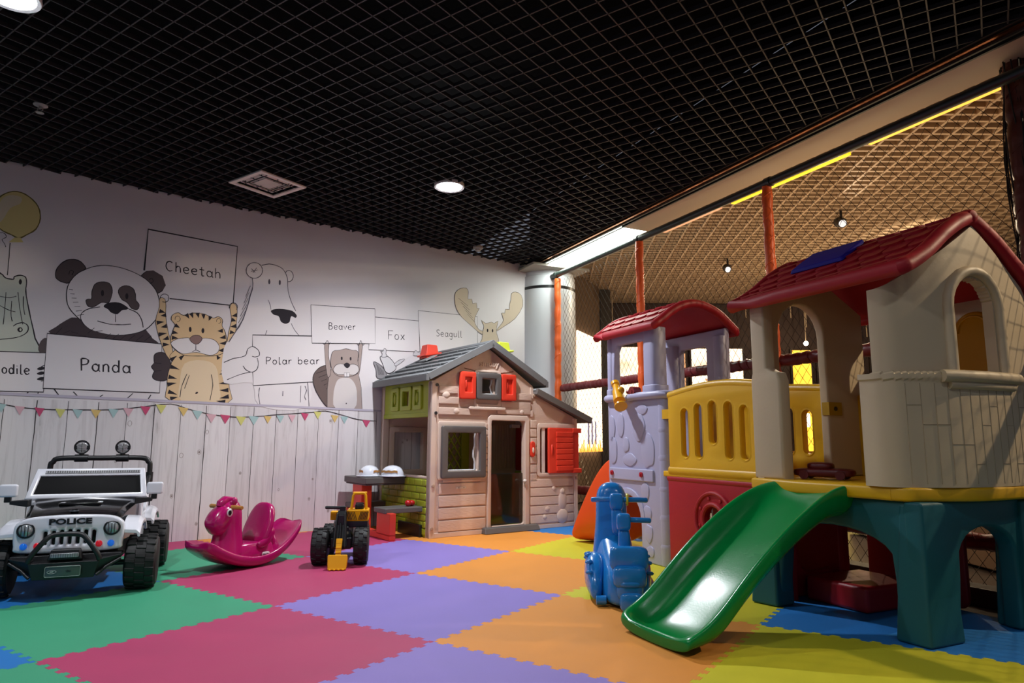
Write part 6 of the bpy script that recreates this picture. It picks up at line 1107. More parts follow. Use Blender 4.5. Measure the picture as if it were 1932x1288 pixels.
# --- lavender tower
mb = MB(); mb.m(lav); P3(mb, [(-.6, 0), (-.53, 0), (-.53, .2)]+[((-.53-.235)/2+.1475*math.cos(PI-PI*k/12), .27+.1475*math.sin(PI*k/12)) for k in range(1, 12)]+[(-.235, .2), (-.235, 0), (.0, 0), (.0, 1.075), (-.6, 1.075)], [], .06, .01, .03)
rounded(mb, -.63, 0, 0, -.55, .08, 1.08, .035); rounded(mb, -.065, -.002, 0, .04, .11, 1.08, .05); rounded(mb, -.02, .4, 0, .04, .61, 1.06, .03); rounded(mb, -.63, .53, 0, -.55, .61, 1.08, .035)
P3(mb, [(-.6, 0), (.0, 0), (.0, 1.06), (-.6, 1.06)], [rrect(-.45, .1, -.15, .4, .1)], .05, .01, .58)
tw = mb.build('tower_wall', parent=castle); tw['label'] = 'lavender stone-pattern tower wall'
mb = MB(); mb.m(lav)
mb.tube([(-.62, .6, 1.09), (-.64, .3, 1.09), (-.635, .02, 1.09), (-.6, -.012, 1.09), (-.5, -.016, 1.09), (-.46, -.016, 1.085)], .026, 12); mb.tube([(-.33, -.016, 1.085), (-.28, -.016, 1.09), (.0, -.014, 1.09), (.04, .01, 1.09), (.05, .06, 1.09), (.05, .12, 1.085)], .026, 12)
mb.build('rim', parent=castle)
mb = MB(); mb.m(lav); random.seed(3)
def stone(cx, cz, rx, rz, sd, n=9):
    random.seed(sd); pts = smoothpts([(cx+rx*(.8+.3*random.random())*math.cos(2*PI*k/n), cz+rz*(.8+.3*random.random())*math.sin(2*PI*k/n), 0) for k in range(n)], True, 3)
    mb.plate([(p.x, p.y) for p in pts], [], .014, .006, at(y=.001) @ XZ)
for i, (cx, cz, rx, rz) in enumerate(((-.56, .87, .04, .1), (-.45, .89, .05, .09), (-.24, .89, .07, .1), (-.2, 1.0, .06, .04), (-.39, .76, .04, .055), (-.55, .72, .055, .1), (-.35, .66, .08, .045), (-.14, .72, .07, .12), (-.18, .46, .05, .06), (-.58, .45, .02, .06), (-.16, .32, .045, .05), (-.15, .19, .05, .06), (-.14, .07, .05, .04), (-.46, 1.02, .05, .025), (-.57, .2, .022, .08), (-.57, .06, .022, .05))): stone(cx, cz, rx, rz, i+20)
P3(mb, [(p[0], p[1]) for p in [(-.6, .31)]+[((-.3825)+.2*math.cos(R(180-k*15)), .27+.2*math.sin(R(k*15))) for k in range(13)]+[((-.3825)+.155*math.cos(R(k*15)), .27+.155*math.sin(R(k*15))) for k in range(13)]][1:], [], .02, .006, .0)
P3(mb, rrect(-.59, .52, -.08, .6, .01), [], .024, .006, -.002)
# rounded corner stones, seen on the bridge side too
for z, h in ((.12, .1), (.3, .12), (.48, .1), (.68, .12), (.86, .1)): mb.ball((-.012, .052, z), .057, .057, h*.7, 16)
mb.build('stone_relief', parent=castle)
mb = MB(); mb.m(mat('bolt_red', 'B01A2A', .35)); [mb.cyl((x, -.024, .565), (x, -.004, .565), .017, 16) for x in (-.545, -.2)]; [mb.cyl((x, -.03, .565), (x, -.02, .565), .008, 6) for x in (-.545, -.2)]; mb.build('bolts', parent=castle)
# pillars and lintels
mb = MB(); mb.m(lav)
def pillar(mb, x, y, rx, ry, z0, z1):
    mb.plate(rrect(x-rx, y-ry, x+rx, y+ry, min(rx, ry)*.8, 5), [], z1-z0, .006, at(z=(z0+z1)/2)); mb.plate(rrect(x-rx*1.12, y-ry*1.12, x+rx*1.12, y+ry*1.12, min(rx, ry)*.8, 5), [], .07, .008, at(z=z0+.035))
P3(mb, [(-.63, 1.1), (-.555, 1.1), (-.535, 1.42), (-.5, 1.475), (-.2, 1.475), (-.19, 1.42), (-.19, 1.1), (-.08, 1.1), (-.08, 1.56), (-.63, 1.56)], [], .05, .012, .04)
pillar(mb, -.11, .05, .075, .062, 1.09, 1.55); pillar(mb, -.6, .05, .035, .045, 1.09, 1.53)
P3(mb, [(-.64, 1.07), (.02, 1.07), (.02, 1.57), (-.64, 1.57)], [rrect(-.46, 1.12, -.17, 1.465, .03)], .05, .012, .575)
pillar(mb, -.55, .55, .08, .04, 1.07, 1.5); pillar(mb, -.03, .56, .05, .04, 1.07, 1.52)
mb.build('tower_pillars', parent=castle)
def roof(mb, prof, x0, x1, th, shing, tw=.14, tl=.11, rim=.024, skip=None):
    P = smoothpts([(0, y, z) for y, z in prof], False, 5); n = len(P)
    nrm = []
    for i in range(n):
        d = (P[min(i+1, n-1)]-P[max(i-1, 0)]).normalized(); nn = V(0, -d.z, d.y); nn = nn if nn.z > 0 else -nn; nrm.append(nn)
    top0 = [P[i]+nrm[i]*th/2 for i in range(n)]; bot0 = [P[i]-nrm[i]*th/2 for i in range(n)]
    ring = top0+bot0[::-1]
    xs = [x0+(x1-x0)*k/6 for k in range(7)]
    mb.loft([[(x, p.y, p.z) for p in ring] for x in xs])
    loop = [(x0, p.y, p.z) for p in P]+[(x0+(x1-x0)*k/6, P[-1].y, P[-1].z) for k in range(1, 6)]+[(x1, p.y, p.z) for p in P[::-1]]+[(x1+(x0-x1)*k/6, P[0].y, P[0].z) for k in range(1, 6)]
    mb.tube(loop, rim, 12, closed=True)
    if not shing: return
    # rounded shingles following the curve
    L = [0]
    for i in range(1, n): L.append(L[-1]+(P[i]-P[i-1]).length)
    def pos(s):
        s = max(0, min(L[-1]-1e-6, s))
        for i in range(1, n):
            if s <= L[i]:
                t = (s-L[i-1])/(L[i]-L[i-1]); return P[i-1].lerp(P[i], t), nrm[i-1].lerp(nrm[i], t).normalized()
    half = L[-1]/2
    for side in (0, 1):
        nrow = int(half/tl)
        for r_ in range(nrow):
            s0 = .03+r_*(half-.03)/nrow; s1 = .03+(r_+1.15)*(half-.03)/nrow
            x = x0+.03-(tw/2 if r_ % 2 else 0)
            while x < x1-.03:
                xa = max(x, x0+.02); xb = min(x+tw-.012, x1-.02)
                if xb-xa > .03:
                    q = []
                    rr = min(.03, (xb-xa)/2.2)
                    fp = [(xa, s1), (xa, s0+rr), (xa+rr*.3, s0+rr*.3), (xa+rr, s0), (xb-rr, s0), (xb-rr*.3, s0+rr*.3), (xb, s0+rr), (xb, s1)]
                    bo, to = [], []
                    for (xx, s) in fp:
                        ss = s if side == 0 else L[-1]-s; p, nn = pos(ss); h = .012*(1-(s-s0)/(s1-s0))+.003
                        a = p+nn*(th/2-.002); b = p+nn*(th/2+h); bo.append((xx, a.y, a.z)); to.append((xx, b.y, b.z))
                    m_ = len(bo); mb.add(bo+to, [tuple(range(m_))[::-1], tuple(range(m_, 2*m_))]+[(i, (i+1) % m_, m_+(i+1) % m_, m_+i) for i in range(m_)])
                x += tw
mb = MB(); mb.m(cr_); roof(mb, [(-.055, 1.545), (.01, 1.59), (.1, 1.655), (.2, 1.70), (.3, 1.716), (.4, 1.70), (.5, 1.66), (.59, 1.595), (.655, 1.545)], -.665, .03, .034, True, .13, .1, .03)
o = mb.build('roof', parent=castle, merge=False); o['label'] = 'arched red shingled roof of the lavender tower'
# spyglass
mb = MB(); mb.m(mat('spyglass_yellow', 'E2A214', .28, coat=.3)); a = V(-.471, -.03, 1.20); b = V(-.3, -.1, 1.02)
d = (b-a).normalized(); mb.tube([a, a+d*.028, a+d*.034, a+d*.09, a+d*.096, a+d*.2], [.03, .03, .022, .026, .034, .042], 18); mb.tube([b-d*.012, b], [.045, .045], 18); mb.ball(tuple(a.lerp(b, .35)+V(.045, 0, 0)), .028); mb.build('spyglass', parent=castle)
mb = MB(); mb.m(mat('pivot_red', '7E2428', .35)); c_ = V(-.27, -.005, 1.125); mb.cyl(c_+V(0, -.03, 0), c_+V(0, .03, 0), .034, 20); mb.cyl(c_+V(0, -.034, 0), c_+V(0, -.02, 0), .012, 8); mb.cyl(c_, c_+V(-.06, -.02, 0), .014); mb.build('spyglass_pivot', parent=castle)
# --- bridge: yellow rails, red side panel, deck
def rail(y, x0, x1, z0, zs, zp, slots, name, lab=None, post=True):
    mb = MB(); mb.m(yl); n = 14; top = [(x1+(x0-x1)*k/n, zs+(zp-zs)*math.sin(PI*k/n)) for k in range(n+1)]
    hl = [rrect(c-.032, a, c+.032, b, .031, 6) for c, a, b in slots]
    P3(mb, [(x0, z0), (x1, z0)]+top, hl, .045, .012, y); mb.tube([(x, y, z) for x, z in top], .027, 10); mb.tube([(x0, y, z0+.03), (x1, y, z0+.03)], .032, 10)
    for c, a, b in slots: mb.tube([(q[0], y-.016, q[1]) for q in rrect(c-.04, a-.01, c+.04, b+.01, .039, 6)], .009, 6, closed=True)
    if post: mb.box(x0-.06, y-.02, .93, x0+.01, y+.03, .99)
    o = mb.build(name, parent=castle); 
    if lab: o['label'] = lab
    return o
sl_ = [(.235, .69, .985), (.359, .69, 1.01), (.483, .775, 1.02), (.613, .69, 1.01), (.734, .69, .985), (.86, .69, .965)]
rail(.02, .075, .96, .575, 1.075, 1.12, sl_, 'bridge_rail', 'near yellow bridge rail with rounded slots')
rail(.375, .06, .97, .575, 1.075, 1.1, [(.2, .72, .96), (.33, .72, .98), (.46, .72, .99), (.59, .72, .99), (.72, .72, .98), (.85, .72, .96)], 'bridge_rail', 'far yellow bridge rail', False)
mb = MB(); mb.m(mat('clamp_yellow', 'B08A10', .45)); mb.box(.975, .33, .93, 1.02, .43, 1.0); mb.m(mat('screw_dark', '2C2A2A')); mb.cyl((1.02, .38, .965), (1.024, .38, .965), .012, 12); mb.build('rail_clamp', parent=castle)
mb = MB(); mb.m(cr_); P3(mb, [(.05, 0), (1.0, 0), (1.0, .57), (.05, .57)], [ell(.46, .335, .085, n=28)], .05, .01, .03)
mb.tube([(.05, .02, .555), (1.0, .02, .555)], .022, 10); mb.tube([(.46+.155*math.cos(2*PI*k/32), .002, .335+.155*math.sin(2*PI*k/32)) for k in range(32)], .012, 8, closed=True); mb.tube([(.46+.09*math.cos(2*PI*k/32), .0, .335+.09*math.sin(2*PI*k/32)) for k in range(32)], .014, 8, closed=True)
for k in range(8): a = 2*PI*k/8+.3; mb.ball((.46+.125*math.cos(a), .002, .335+.125*math.sin(a)), .012, .008, .012, 8)
o = mb.build('tunnel_panel', parent=castle); o['label'] = 'red tunnel panel with a round porthole'
mb = MB(); mb.m(cr_); P3(mb, [(.05, 0), (1.0, 0), (1.0, .57), (.05, .57)], [ell(.46, .335, .085, n=28)], .04, .008, .38); mb.build('tunnel_panel', parent=castle)['label'] = 'red tunnel panel on the net side'
mb = MB(); mb.m(yl); rounded(mb, .0, .0, .565, .98, .4, .6, .02); mb.build('bridge_deck', parent=castle)
# --- big tower: deck ring
def deck_outline(e=0):
    return [(.93-e, -.16-e), (1.62, -.17-e)]+[(1.70+.1*math.sin(R(k)), -.07-(.1+e)*math.cos(R(k))) for k in (0, 30, 60)]+[(1.815+e, .0), (1.86+e, .12), (1.875+e, .25), (1.87+e, .4), (1.86+e, .62), (1.82+e, .75), (1.72, .79+e), (.93-e, .79+e)]
do = smoothpts([(x, y, 0) for x, y in deck_outline()], True, 2)
mb = MB(); mb.m(yl); mb.plate([(p.x, p.y) for p in do], [], .056, .012, at(z=.578)); mb.ball((1.80, .03, .577), .012, .012, .016, 8); o = mb.build('deck', parent=castle); o['label'] = 'yellow platform ring of the big tower'
# legs
mb = MB(); mb.m(tl)
def archpanel(x0, x1, w0, w1, top, h, foot):
    pts = [(x0, 0), (x0+w0, 0)]; xa = x0+w0+.03; xb = x1-w1-.02; n = 12
    pts += [(xa, h*.55)]+[((xa+xb)/2-(xb-xa)/2*math.cos(PI*k/n), h*.72+h*.28*math.sin(PI*k/n)) for k in range(1, n)]+[(xb, h*.55), (x1-w1-foot, 0), (x1, 0), (x1-foot*.6, top), (x0, top)]
    return pts
P3(mb, archpanel(.95, 1.79, .11, .10, .55, .42, .02), [], .085, .015, -.1); P3(mb, archpanel(.95, 1.79, .11, .10, .55, .42, .02), [], .085, .015, .70)
mb.build('leg_frame', parent=castle)['label'] = 'teal arched side frames'
mb = MB(); mb.m(tl)
mb.plate([(y, z) for y, z in archpanel(-.15, .76, .19, .28, .55, .44, .02)], [], .08, .015, at(x=1.77) @ YZ)
mb.hexa([(1.67, -.165, 0), (1.815, -.16, 0), (1.815, .06, 0), (1.69, .04, 0)], [(1.71, -.145, .54), (1.80, -.14, .54), (1.80, .02, .54), (1.71, .02, .54)])
mb.hexa([(1.69, .48, 0), (1.84, .47, 0), (1.84, .76, 0), (1.69, .76, 0)], [(1.71, .5, .54), (1.83, .5, .54), (1.83, .76, .54), (1.71, .76, .54)])
mb.hexa([(.93, -.2, 0), (1.07, -.17, 0), (1.07, -.05, 0), (.93, -.05, 0)], [(.94, -.16, .54), (1.06, -.16, .54), (1.06, -.05, .54), (.94, -.05, .54)])
mb.build('leg_frame', parent=castle, bev=.012)['label'] = 'teal end frame with flared feet'
# cream walls
mb = MB(); mb.m(cb)
P3(mb, [(.945, .605), (1.135, .605), (1.135, 1.09), (1.12, 1.13), (1.08, 1.14), (1.05, 1.16), (1.05, 1.52), (.955, 1.52), (.955, 1.14), (.945, 1.1)], [], .075, .014, -.115)
# bridge-side wall with arched doorway
mb.plate([(-.15, .605), (-.005, .605), (-.005, 1.35)]+[(.165-.17*math.cos(PI*k/12), 1.35+.17*math.sin(PI*k/12)) for k in range(1, 12)]+[(.335, 1.35), (.335, .605), (.65, .605), (.65, 1.5), (.25, 1.72), (-.15, 1.5)], [], .055, .012, at(x=.985) @ YZ)
mb.build('gable_wall', parent=castle)['label'] = 'cream wall with the arched bridge doorway'
mb = MB(); mb.m(cb); P3(mb, [(1.0, .605), (1.8, .605), (1.8, 1.5), (1.0, 1.5)], [rrect(1.05, 1.07, 1.3, 1.42, .04)], .05, .01, .745); mb.build('side_wall', parent=castle)['label'] = 'cream net-side wall'
# end wall: curved sheet wrapping the corners; gable top
def shell(lo, hi, ys, face, name, lab):
    mb = MB(); mb.m(cb)
    return mb
pathO = [(1.60, -.17), (1.68, -.175), (1.735, -.15), (1.775, -.08), (1.81, .0), (1.84, .1), (1.855, .25), (1.855, .4), (1.845, .55), (1.835, .66), (1.80, .735), (1.74, .762), (1.68, .765), (1.6, .765)]
pO = smoothpts([(x, y, 0) for x, y in pathO], False, 4)
def gtop(y): return 1.735-abs(y-.28)*.66 if abs(y-.28) < .46 else 1.43
mb = MB(); mb.m(cb); n = len(pO); th = .05
nr = []
for i in range(n):
    d = (pO[min(i+1, n-1)]-pO[max(i-1, 0)]).normalized(); nr.append(V(d.y, -d.x, 0))
zs0 = [.605+.04*k for k in range(0, 29)]
def wpt(i, t, off):
    y = pO[i].y; zt = gtop(y); z = .606+(zt-.606)*t; o_ = off
    if z < 1.04 and off >= 0: o_ += .012
    elif z < 1.075 and off >= 0: o_ += .02
    p = pO[i]+nr[i]*o_; return (p.x, p.y, z)
# window is cut where the unrolled sheet falls inside an arch centred at y=.25
NZ = 56
def in_win(y, z): 
    w_ = .135; return (abs(y-.25) < w_ and 1.085 < z < 1.36) or ((y-.25)**2+(z-1.36)**2 < w_**2 and z >= 1.36)
fine = smoothpts([(x, y, 0) for x, y in pathO], False, 16); n = len(fine); nr = []
for i in range(n):
    d = (fine[min(i+1, n-1)]-fine[max(i-1, 0)]).normalized(); nr.append(V(d.y, -d.x, 0))
NZ = 110; vid = {}; verts = []; faces = []
def wz(i, k):
    return .606+(gtop(fine[i].y)-.606)*k/NZ
def vtx(i, k, s):
    if (i, k, s) in vid: return vid[(i, k, s)]
    z = wz(i, k); o_ = 0
    if s: o_ = (.012 if z < 1.045 else (.02 if z < 1.075 else 0))
    y_ = fine[i].y
    p = fine[i]+nr[i]*(o_ if s else -.045); verts.append((p.x, p.y, z)); vid[(i, k, s)] = len(verts)-1; return vid[(i, k, s)]
ok = {}
for i in range(n-1):
    for k in range(NZ):
        yc = (fine[i].y+fine[i+1].y)/2; zc_ = (wz(i, k)+wz(i, k+1)+wz(i+1, k)+wz(i+1, k+1))/4; xm = fine[i].x
        cut = in_win(yc, zc_) or (xm < 1.66 and zc_ > 1.075 and (fine[i].x < 1.655))
        ok[(i, k)] = not cut
for (i, k), v in ok.items():
    if not v: continue
    faces.append((vtx(i, k, 1), vtx(i+1, k, 1), vtx(i+1, k+1, 1), vtx(i, k+1, 1))); faces.append((vtx(i, k+1, 0), vtx(i+1, k+1, 0), vtx(i+1, k, 0), vtx(i, k, 0)))
    for (di, dk, a, b) in ((-1, 0, (i, k), (i, k+1)), (1, 0, (i+1, k+1), (i+1, k)), (0, -1, (i+1, k), (i, k)), (0, 1, (i, k+1), (i+1, k+1))):
        if not ok.get((i+di, k+dk), False): faces.append((vtx(*b, 1), vtx(*a, 1), vtx(*a, 0), vtx(*b, 0)))
mb.add(verts, faces); o = mb.build('end_wall', parent=castle, angle=45); o['label'] = 'cream curved gable wall with an arched window'
def onwall(y, z, off):
    for i in range(n-1):
        if fine[i].y <= y <= fine[i+1].y and fine[i].x > 1.68:
            t = (y-fine[i].y)/(fine[i+1].y-fine[i].y); p = fine[i].lerp(fine[i+1], t); q = nr[i].lerp(nr[i+1], t); return p+q*off+V(0, 0, z)
    return V(1.7, y, z)
mb = MB(); mb.m(cb)
ap = [onwall(.25-.165, z, .004) for z in (1.07, 1.15, 1.25, 1.34)]+[onwall(.25-.165*math.cos(R(a)), 1.36+.165*math.sin(R(a)), .004) for a in range(0, 181, 15)]+[onwall(.25+.165, z, .004) for z in (1.34, 1.25, 1.15, 1.07)]
mb.tube(ap, .024, 10); mb.tube([onwall(y, 1.06, .022) for y in [.02+.46*k/14 for k in range(15)]], .026, 10); mb.tube([onwall(y, 1.025, .012) for y in [.05+.4*k/14 for k in range(15)]], .02, 10)
mb.build('window_surround', parent=o)
mb = MB(); mb.m(mat('plank_line', '9C8C72', .6))
random.seed(9)
for k in range(14):
    y = -.12+.055*k; P = [onwall(y, z, .0125) for z in (.62, .8, 1.03)]
    if P[0].x > 1.705: mb.tube(P, .0016, 4)
    z = random.choice((.7, .78, .86, .94)); P = [onwall(y+q, z, .0125) for q in (0, .028, .055)]
    if P[0].x > 1.705: mb.tube(P, .0016, 4)
mb.build('plank_lines', parent=o)
mb = MB(); mb.m(yl); P3(mb, arch(1.49, 1.695, .95, 1.43), [], .03, .012, .70); mb.tube([(p[0], .682, p[1]) for p in arch(1.515, 1.67, 1.0, 1.405)[1:]], .006, 6); mb.build('inner_seat_back', parent=castle)['label'] = 'yellow rounded panel inside the gable window'
mb = MB(); mb.m(yl); P3(mb, rrect(1.0, .6, 1.55, 1.05, .03), [rrect(c-.03, .7, c+.03, .95, .029) for c in (1.12, 1.24, 1.36)], .03, .008, .585); mb.build('inner_rail', parent=castle)
mb = MB(); mb.m(cr_); roof(mb, [(-.205, 1.495), (-.13, 1.53), (-.03, 1.59), (.1, 1.685), (.22, 1.752), (.275, 1.766), (.33, 1.752), (.45, 1.69), (.58, 1.60), (.68, 1.53), (.755, 1.495)], .89, 1.845, .036, True, .12, .085, .034)
mb.tube([(1.79, .275, 1.774), (1.85, .275, 1.772), (1.872, .275, 1.771), (1.884, .275, 1.77)], [.036, .037, .03, .012], 14)
o = mb.build('roof', parent=castle, merge=False); o['label'] = 'large red shingled gable roof'
mb = MB(); mb.m(mat('skylight_purple', '24188A', .6, spec=.2)); q = [(-.0, 1.655), (.08, 1.71), (.17, 1.768)]
for i in range(2):
    (y0, z0), (y1, z1) = q[i], q[i+1]; mb.hexa([(1.1, y0, z0-.01), (1.42, y0, z0-.01), (1.42, y1, z1-.01), (1.1, y1, z1-.01)], [(1.11, y0, z0+.014), (1.41, y0, z0+.014), (1.41, y1, z1+.014), (1.11, y1, z1+.014)])
mb.build('skylight', parent=o, bev=.008)
# --- slides
def slide(mb, x0, x1, prof, rw=.03, wall=.075, th=.16, e0=.02):
    rings = []
    for (v, z, dp, flare) in prof:
        a0 = x0+flare; a1 = x1-flare*.2; b = max(z-th, 0.0); f = z-dp*1.5
        f = max(f, b+.012)
        ring = [(a0+.012, v, b), (a0, v, z-.012), (a0+.008, v, z), (a0+rw, v, z), (a0+rw+.03, v, f+(z-f)*.5), (a0+rw+.055, v, f+(z-f)*.14), (a0+rw+.12, v, f), (a1-rw-.1, v, f), (a1-rw-.05, v, f+(z-f)*.14), (a1-rw-.025, v, f+(z-f)*.5), (a1-rw, v, z), (a1-.008, v, z), (a1, v, z-.012), (a1-.012, v, b)]
        rings.append(ring)
    return mb.loft(rings)
prof = [(-.10, .6, .012, .06), (-.16, .603, .016, .05), (-.24, .592, .03, .03), (-.32, .565, .055, .015), (-.42, .517, .075, .005), (-.52, .458, .082, 0), (-.62, .392, .085, 0), (-.72, .32, .085, 0), (-.82, .236, .085, 0), (-.9, .165, .08, 0), (-.97, .115, .072, .0), (-1.02, .09, .06, .0), (-1.05, .078, .02, .006), (-1.075, .066, .006, .02), (-1.085, .05, .004, .03)]
mb = MB(); mb.m(gs); slide(mb, 1.05, 1.52, prof); o = mb.build('slide', parent=castle, sub=2); o['label'] = 'glossy green wave slide'
of = bpy.data.objects.new('slide_o', None); bpy.data.objects.remove(of)
profo = [(-.0, .66, .012, .0), (-.05, .655, .02, .0), (-.12, .62, .05, 0), (-.2, .56, .075, 0), (-.3, .46, .08, 0), (-.4, .34, .08, 0), (-.48, .24, .08, 0), (-.54, .15, .07, 0), (-.58, .09, .03, 0), (-.6, .06, .01, .01)]
mb = MB(); mb.m(orn); mb.M = Matrix(((0, 1, 0, -.6), (1, 0, 0, 0), (0, 0, 1, 0), (0, 0, 0, 1))); slide(mb, .02, .45, profo, th=.6); o = mb.build('slide', parent=castle, sub=2); o['label'] = 'orange slide on the back of the lavender tower'
# red bucket seat under the deck and things on the deck
mb = MB(); mb.m(cred); mb.plate(rrect(.02, .0, .5, .5, .1), [rrect(.12, .12, .4, .4, .08)], .06, .02, at(x=.93) @ YZ)
mb.box(1.0, .1, 0, 1.35, .5, .12); P3(mb, rrect(.98, 0, 1.5, .5, .05), [], .03, .01, .62); mb.build('crawl_wall', parent=castle, bev=.02)['label'] = 'dark red crawl-through wall under the platform'
def cw(x, y, z): return tuple(CO+V(.4328*x+.9015*y, -.9015*x+.4328*y, z))
t = empty('toy_car', cw(1.2, .05, .607), CR+R(25), 'dark red toy car lying on the yellow platform at the top of the green slide', 'toy car')
tm = mat('toy_maroon', '5A0C10', .45, bump=.2, bscale=80)
mb = MB(); mb.m(tm); mb.sell((0, 0, .032), .14, .06, .022, .5); mb.build('car_body', parent=t); mb = MB(); mb.m(tm); mb.sell((-.015, 0, .062), .06, .045, .02, .6); mb.build('cabin', parent=t)
for x in (-.08, .085):
    for y in (-.055, .055): mb = MB(); mb.m(tm); mb.cyl((x, y-.01, .022), (x, y+.01, .022), .022, 16); mb.build('wheel', parent=t)
t = empty('toy_bin', cw(1.42, .22, .607), CR, 'crimson toy bin with a pink rim standing inside the big tower', 'toy bin')
mb = MB(); mb.m(cred); mb.lathe([(.001, 0), (.07, 0), (.08, .2), (.001, .2)]); mb.build('bin_body', parent=t); mb = MB(); mb.m(mat('rim_pink', 'C21C48', .4)); mb.lathe([(.07, .2), (.092, .2), (.095, .25), (.085, .262), (.07, .25)]); mb.build('bin_rim', parent=t)
# ============================================================ POLICE RIDE-ON CAR   (x along the axle, y to the rear)
JO = V(-2.038, 3.715, 0); JR = math.atan2(.3863, .9224)
jeep = empty('ride_on_police_car', JO, JR, 'white and black ride-on police off-roader with chunky tyres by the wall', 'ride-on car')
jw = mat('car_white', 'DDE0EA', .22, coat=.7); jb = mat('car_black', '08090C', .15, coat=.5, spec=.3); jp = mat('car_black_plastic', '17181B', .45, bump=.15, bscale=120); jt = mat('tyre_black', '0E0F10', .6, bump=.2, bscale=90)
CX = -.248
def wheel(root, x0, x1, yc, r, hub, name='wheel', lug=18):
    mb = MB(); mb.m(jt); w = x1-x0; M = at(x0, yc, r) @ Matrix.Rotation(R(90), 4, 'Y'); n = 36
    mb.lathe([(r*.5, 0), (r*.55, .002), (r*.84, .0), (r*.93, w*.08), (r*.955, w*.2), (r*.965, w*.5), (r*.955, w*.8), (r*.93, w*.92), (r*.84, w), (r*.55, w-.002), (r*.5, w)], n=n, M=M)
    for k in range(lug):
        a = 2*PI*k/lug
        for s_, (a0, a1) in enumerate(((.04, .36), (.34, .68), (.64, .96))):
            aa = a+(s_ % 2)*PI/lug; O = mb.M; mb.M = O @ M @ Matrix.Rotation(aa, 4, 'Z')
            hw_ = r*.095; rr = r*.93; ro = r*(1.0 if s_ == 1 else .99)
            mb.hexa([(rr, -hw_, w*a0), (rr, hw_*.7, w*a0), (rr, hw_, w*a1), (rr, -hw_*.7, w*a1)], [(ro, -hw_*.8, w*a0+.003), (ro, hw_*.5, w*a0+.003), (ro, hw_*.8, w*a1-.003), (ro, -hw_*.5, w*a1-.003)]); mb.M = O
    o = mb.build(name, parent=root, bev=.0015, seg=1, merge=False)
    mb = MB(); mb.m(hub); mb.lathe([(.001, w*.2), (r*.3, w*.18), (r*.52, .004), (r*.55, .01), (r*.55, w-.01), (r*.52, w-.004), (r*.3, w*.82), (r*.14, w*.86), (.001, w*.88)], n=24, M=M); mb.build('hub', parent=o); return o
for (a, b, yc) in ((0, .15, .03), (-.65, -.5, .03), (0, .15, .73), (-.65, -.5, .73)): wheel(jeep, a, b, yc, .14, mat('hub_grey', '55585C', .35, metal=.6))
mb = MB(); mb.m(jp); mb.box(CX-.2, -.02, .13, CX+.2, .84, .25); mb.cyl((-.5, .03, .14), (0, .03, .14), .014); mb.cyl((-.5, .73, .14), (0, .73, .14), .014); mb.box(CX-.13, .0, .09, CX+.13, .7, .14)
for sx in (1, -1): mb.cyl((CX+sx*.2, .03, .15), (CX+sx*.17, .05, .26), .018)
mb.build('chassis', parent=jeep, bev=.008)
# grille: rounded white face
GX = [(-.24, .335), (-.225, .372), (-.165, .396), (0, .404), (.165, .396), (.225, .372), (.24, .335), (.236, .26), (.212, .226), (0, .218), (-.212, .226), (-.236, .26)]
go = smoothpts([(x, z, 0) for x, z in GX], True, 4)
mb = MB(); mb.m(jw); mb.plate([(p.x, p.y) for p in go], [rrect(-.105+.035*k-.0095, .258, -.105+.035*k+.0095, .325+.008*(1-abs(k-3)/3), .009, 4) for k in range(7)], .05, .014, at(CX, -.075, 0) @ XZ, 4)
gl = mb.build('grille', parent=jeep)
mb = MB(); mb.m(jb); P3(mb, rrect(CX-.13, .25, CX+.13, .34, .01), [], .01, .002, -.055); mb.build('grille_backing', parent=gl)
for sx in (-1, 1):
    mb = MB(); mb.m(mat('lens_clear', 'AEB8BE', .12, metal=.4, coat=.8, mott=.3)); mb.lathe([(.001, .02), (.02, .017), (.03, .008), (.032, 0), (.032, -.01), (.001, -.01)], (0, 0, 0), 24, at(CX+sx*.186, -.1, .335) @ Matrix.Rotation(R(90), 4, 'X')); hl = mb.build('headlight', parent=jeep)
    mb = MB(); mb.m(jp); c_ = (CX+sx*.186, -.105, .335)
    mb.tube([(c_[0]+.035*math.cos(a), c_[1], c_[2]+.034*math.sin(a)*(1 if math.sin(a) < .75 else .85)) for a in [2*PI*k/24 for k in range(24)]], .0045, 6, closed=True)
    for q in (-.014, .0, .014): mb.cyl((c_[0]+q, c_[1]-.02, c_[2]-.026), (c_[0]+q, c_[1]-.02, c_[2]+.026), .0018, 5)
    mb.build('light_guard', parent=hl)
for x, hx, nm in ((-.19, '1560C8', 'blue'), (-.133, 'B01020', 'red'), (.133, 'B01020', 'red'), (.186, '1560C8', 'blue')):
    mb = MB(); mb.m(mat('lens_'+nm, hx, .1, coat=1, emit=.25)); mb.ball((CX+x, -.103, .258), .0165, .01, .0165, 14); mb.build('signal_lamp', parent=jeep)['label'] = nm+' round signal lamp'
mb = MB(); mb.m(mat('letter_black', '101014', .4)); text_bm(mb, 'POLICE', .038, at(CX, -.1035, .372) @ XZ @ Matrix.Rotation(0, 4, 'Z'), .004, .0014, sx=1.5); mb.build('police_lettering', parent=gl)
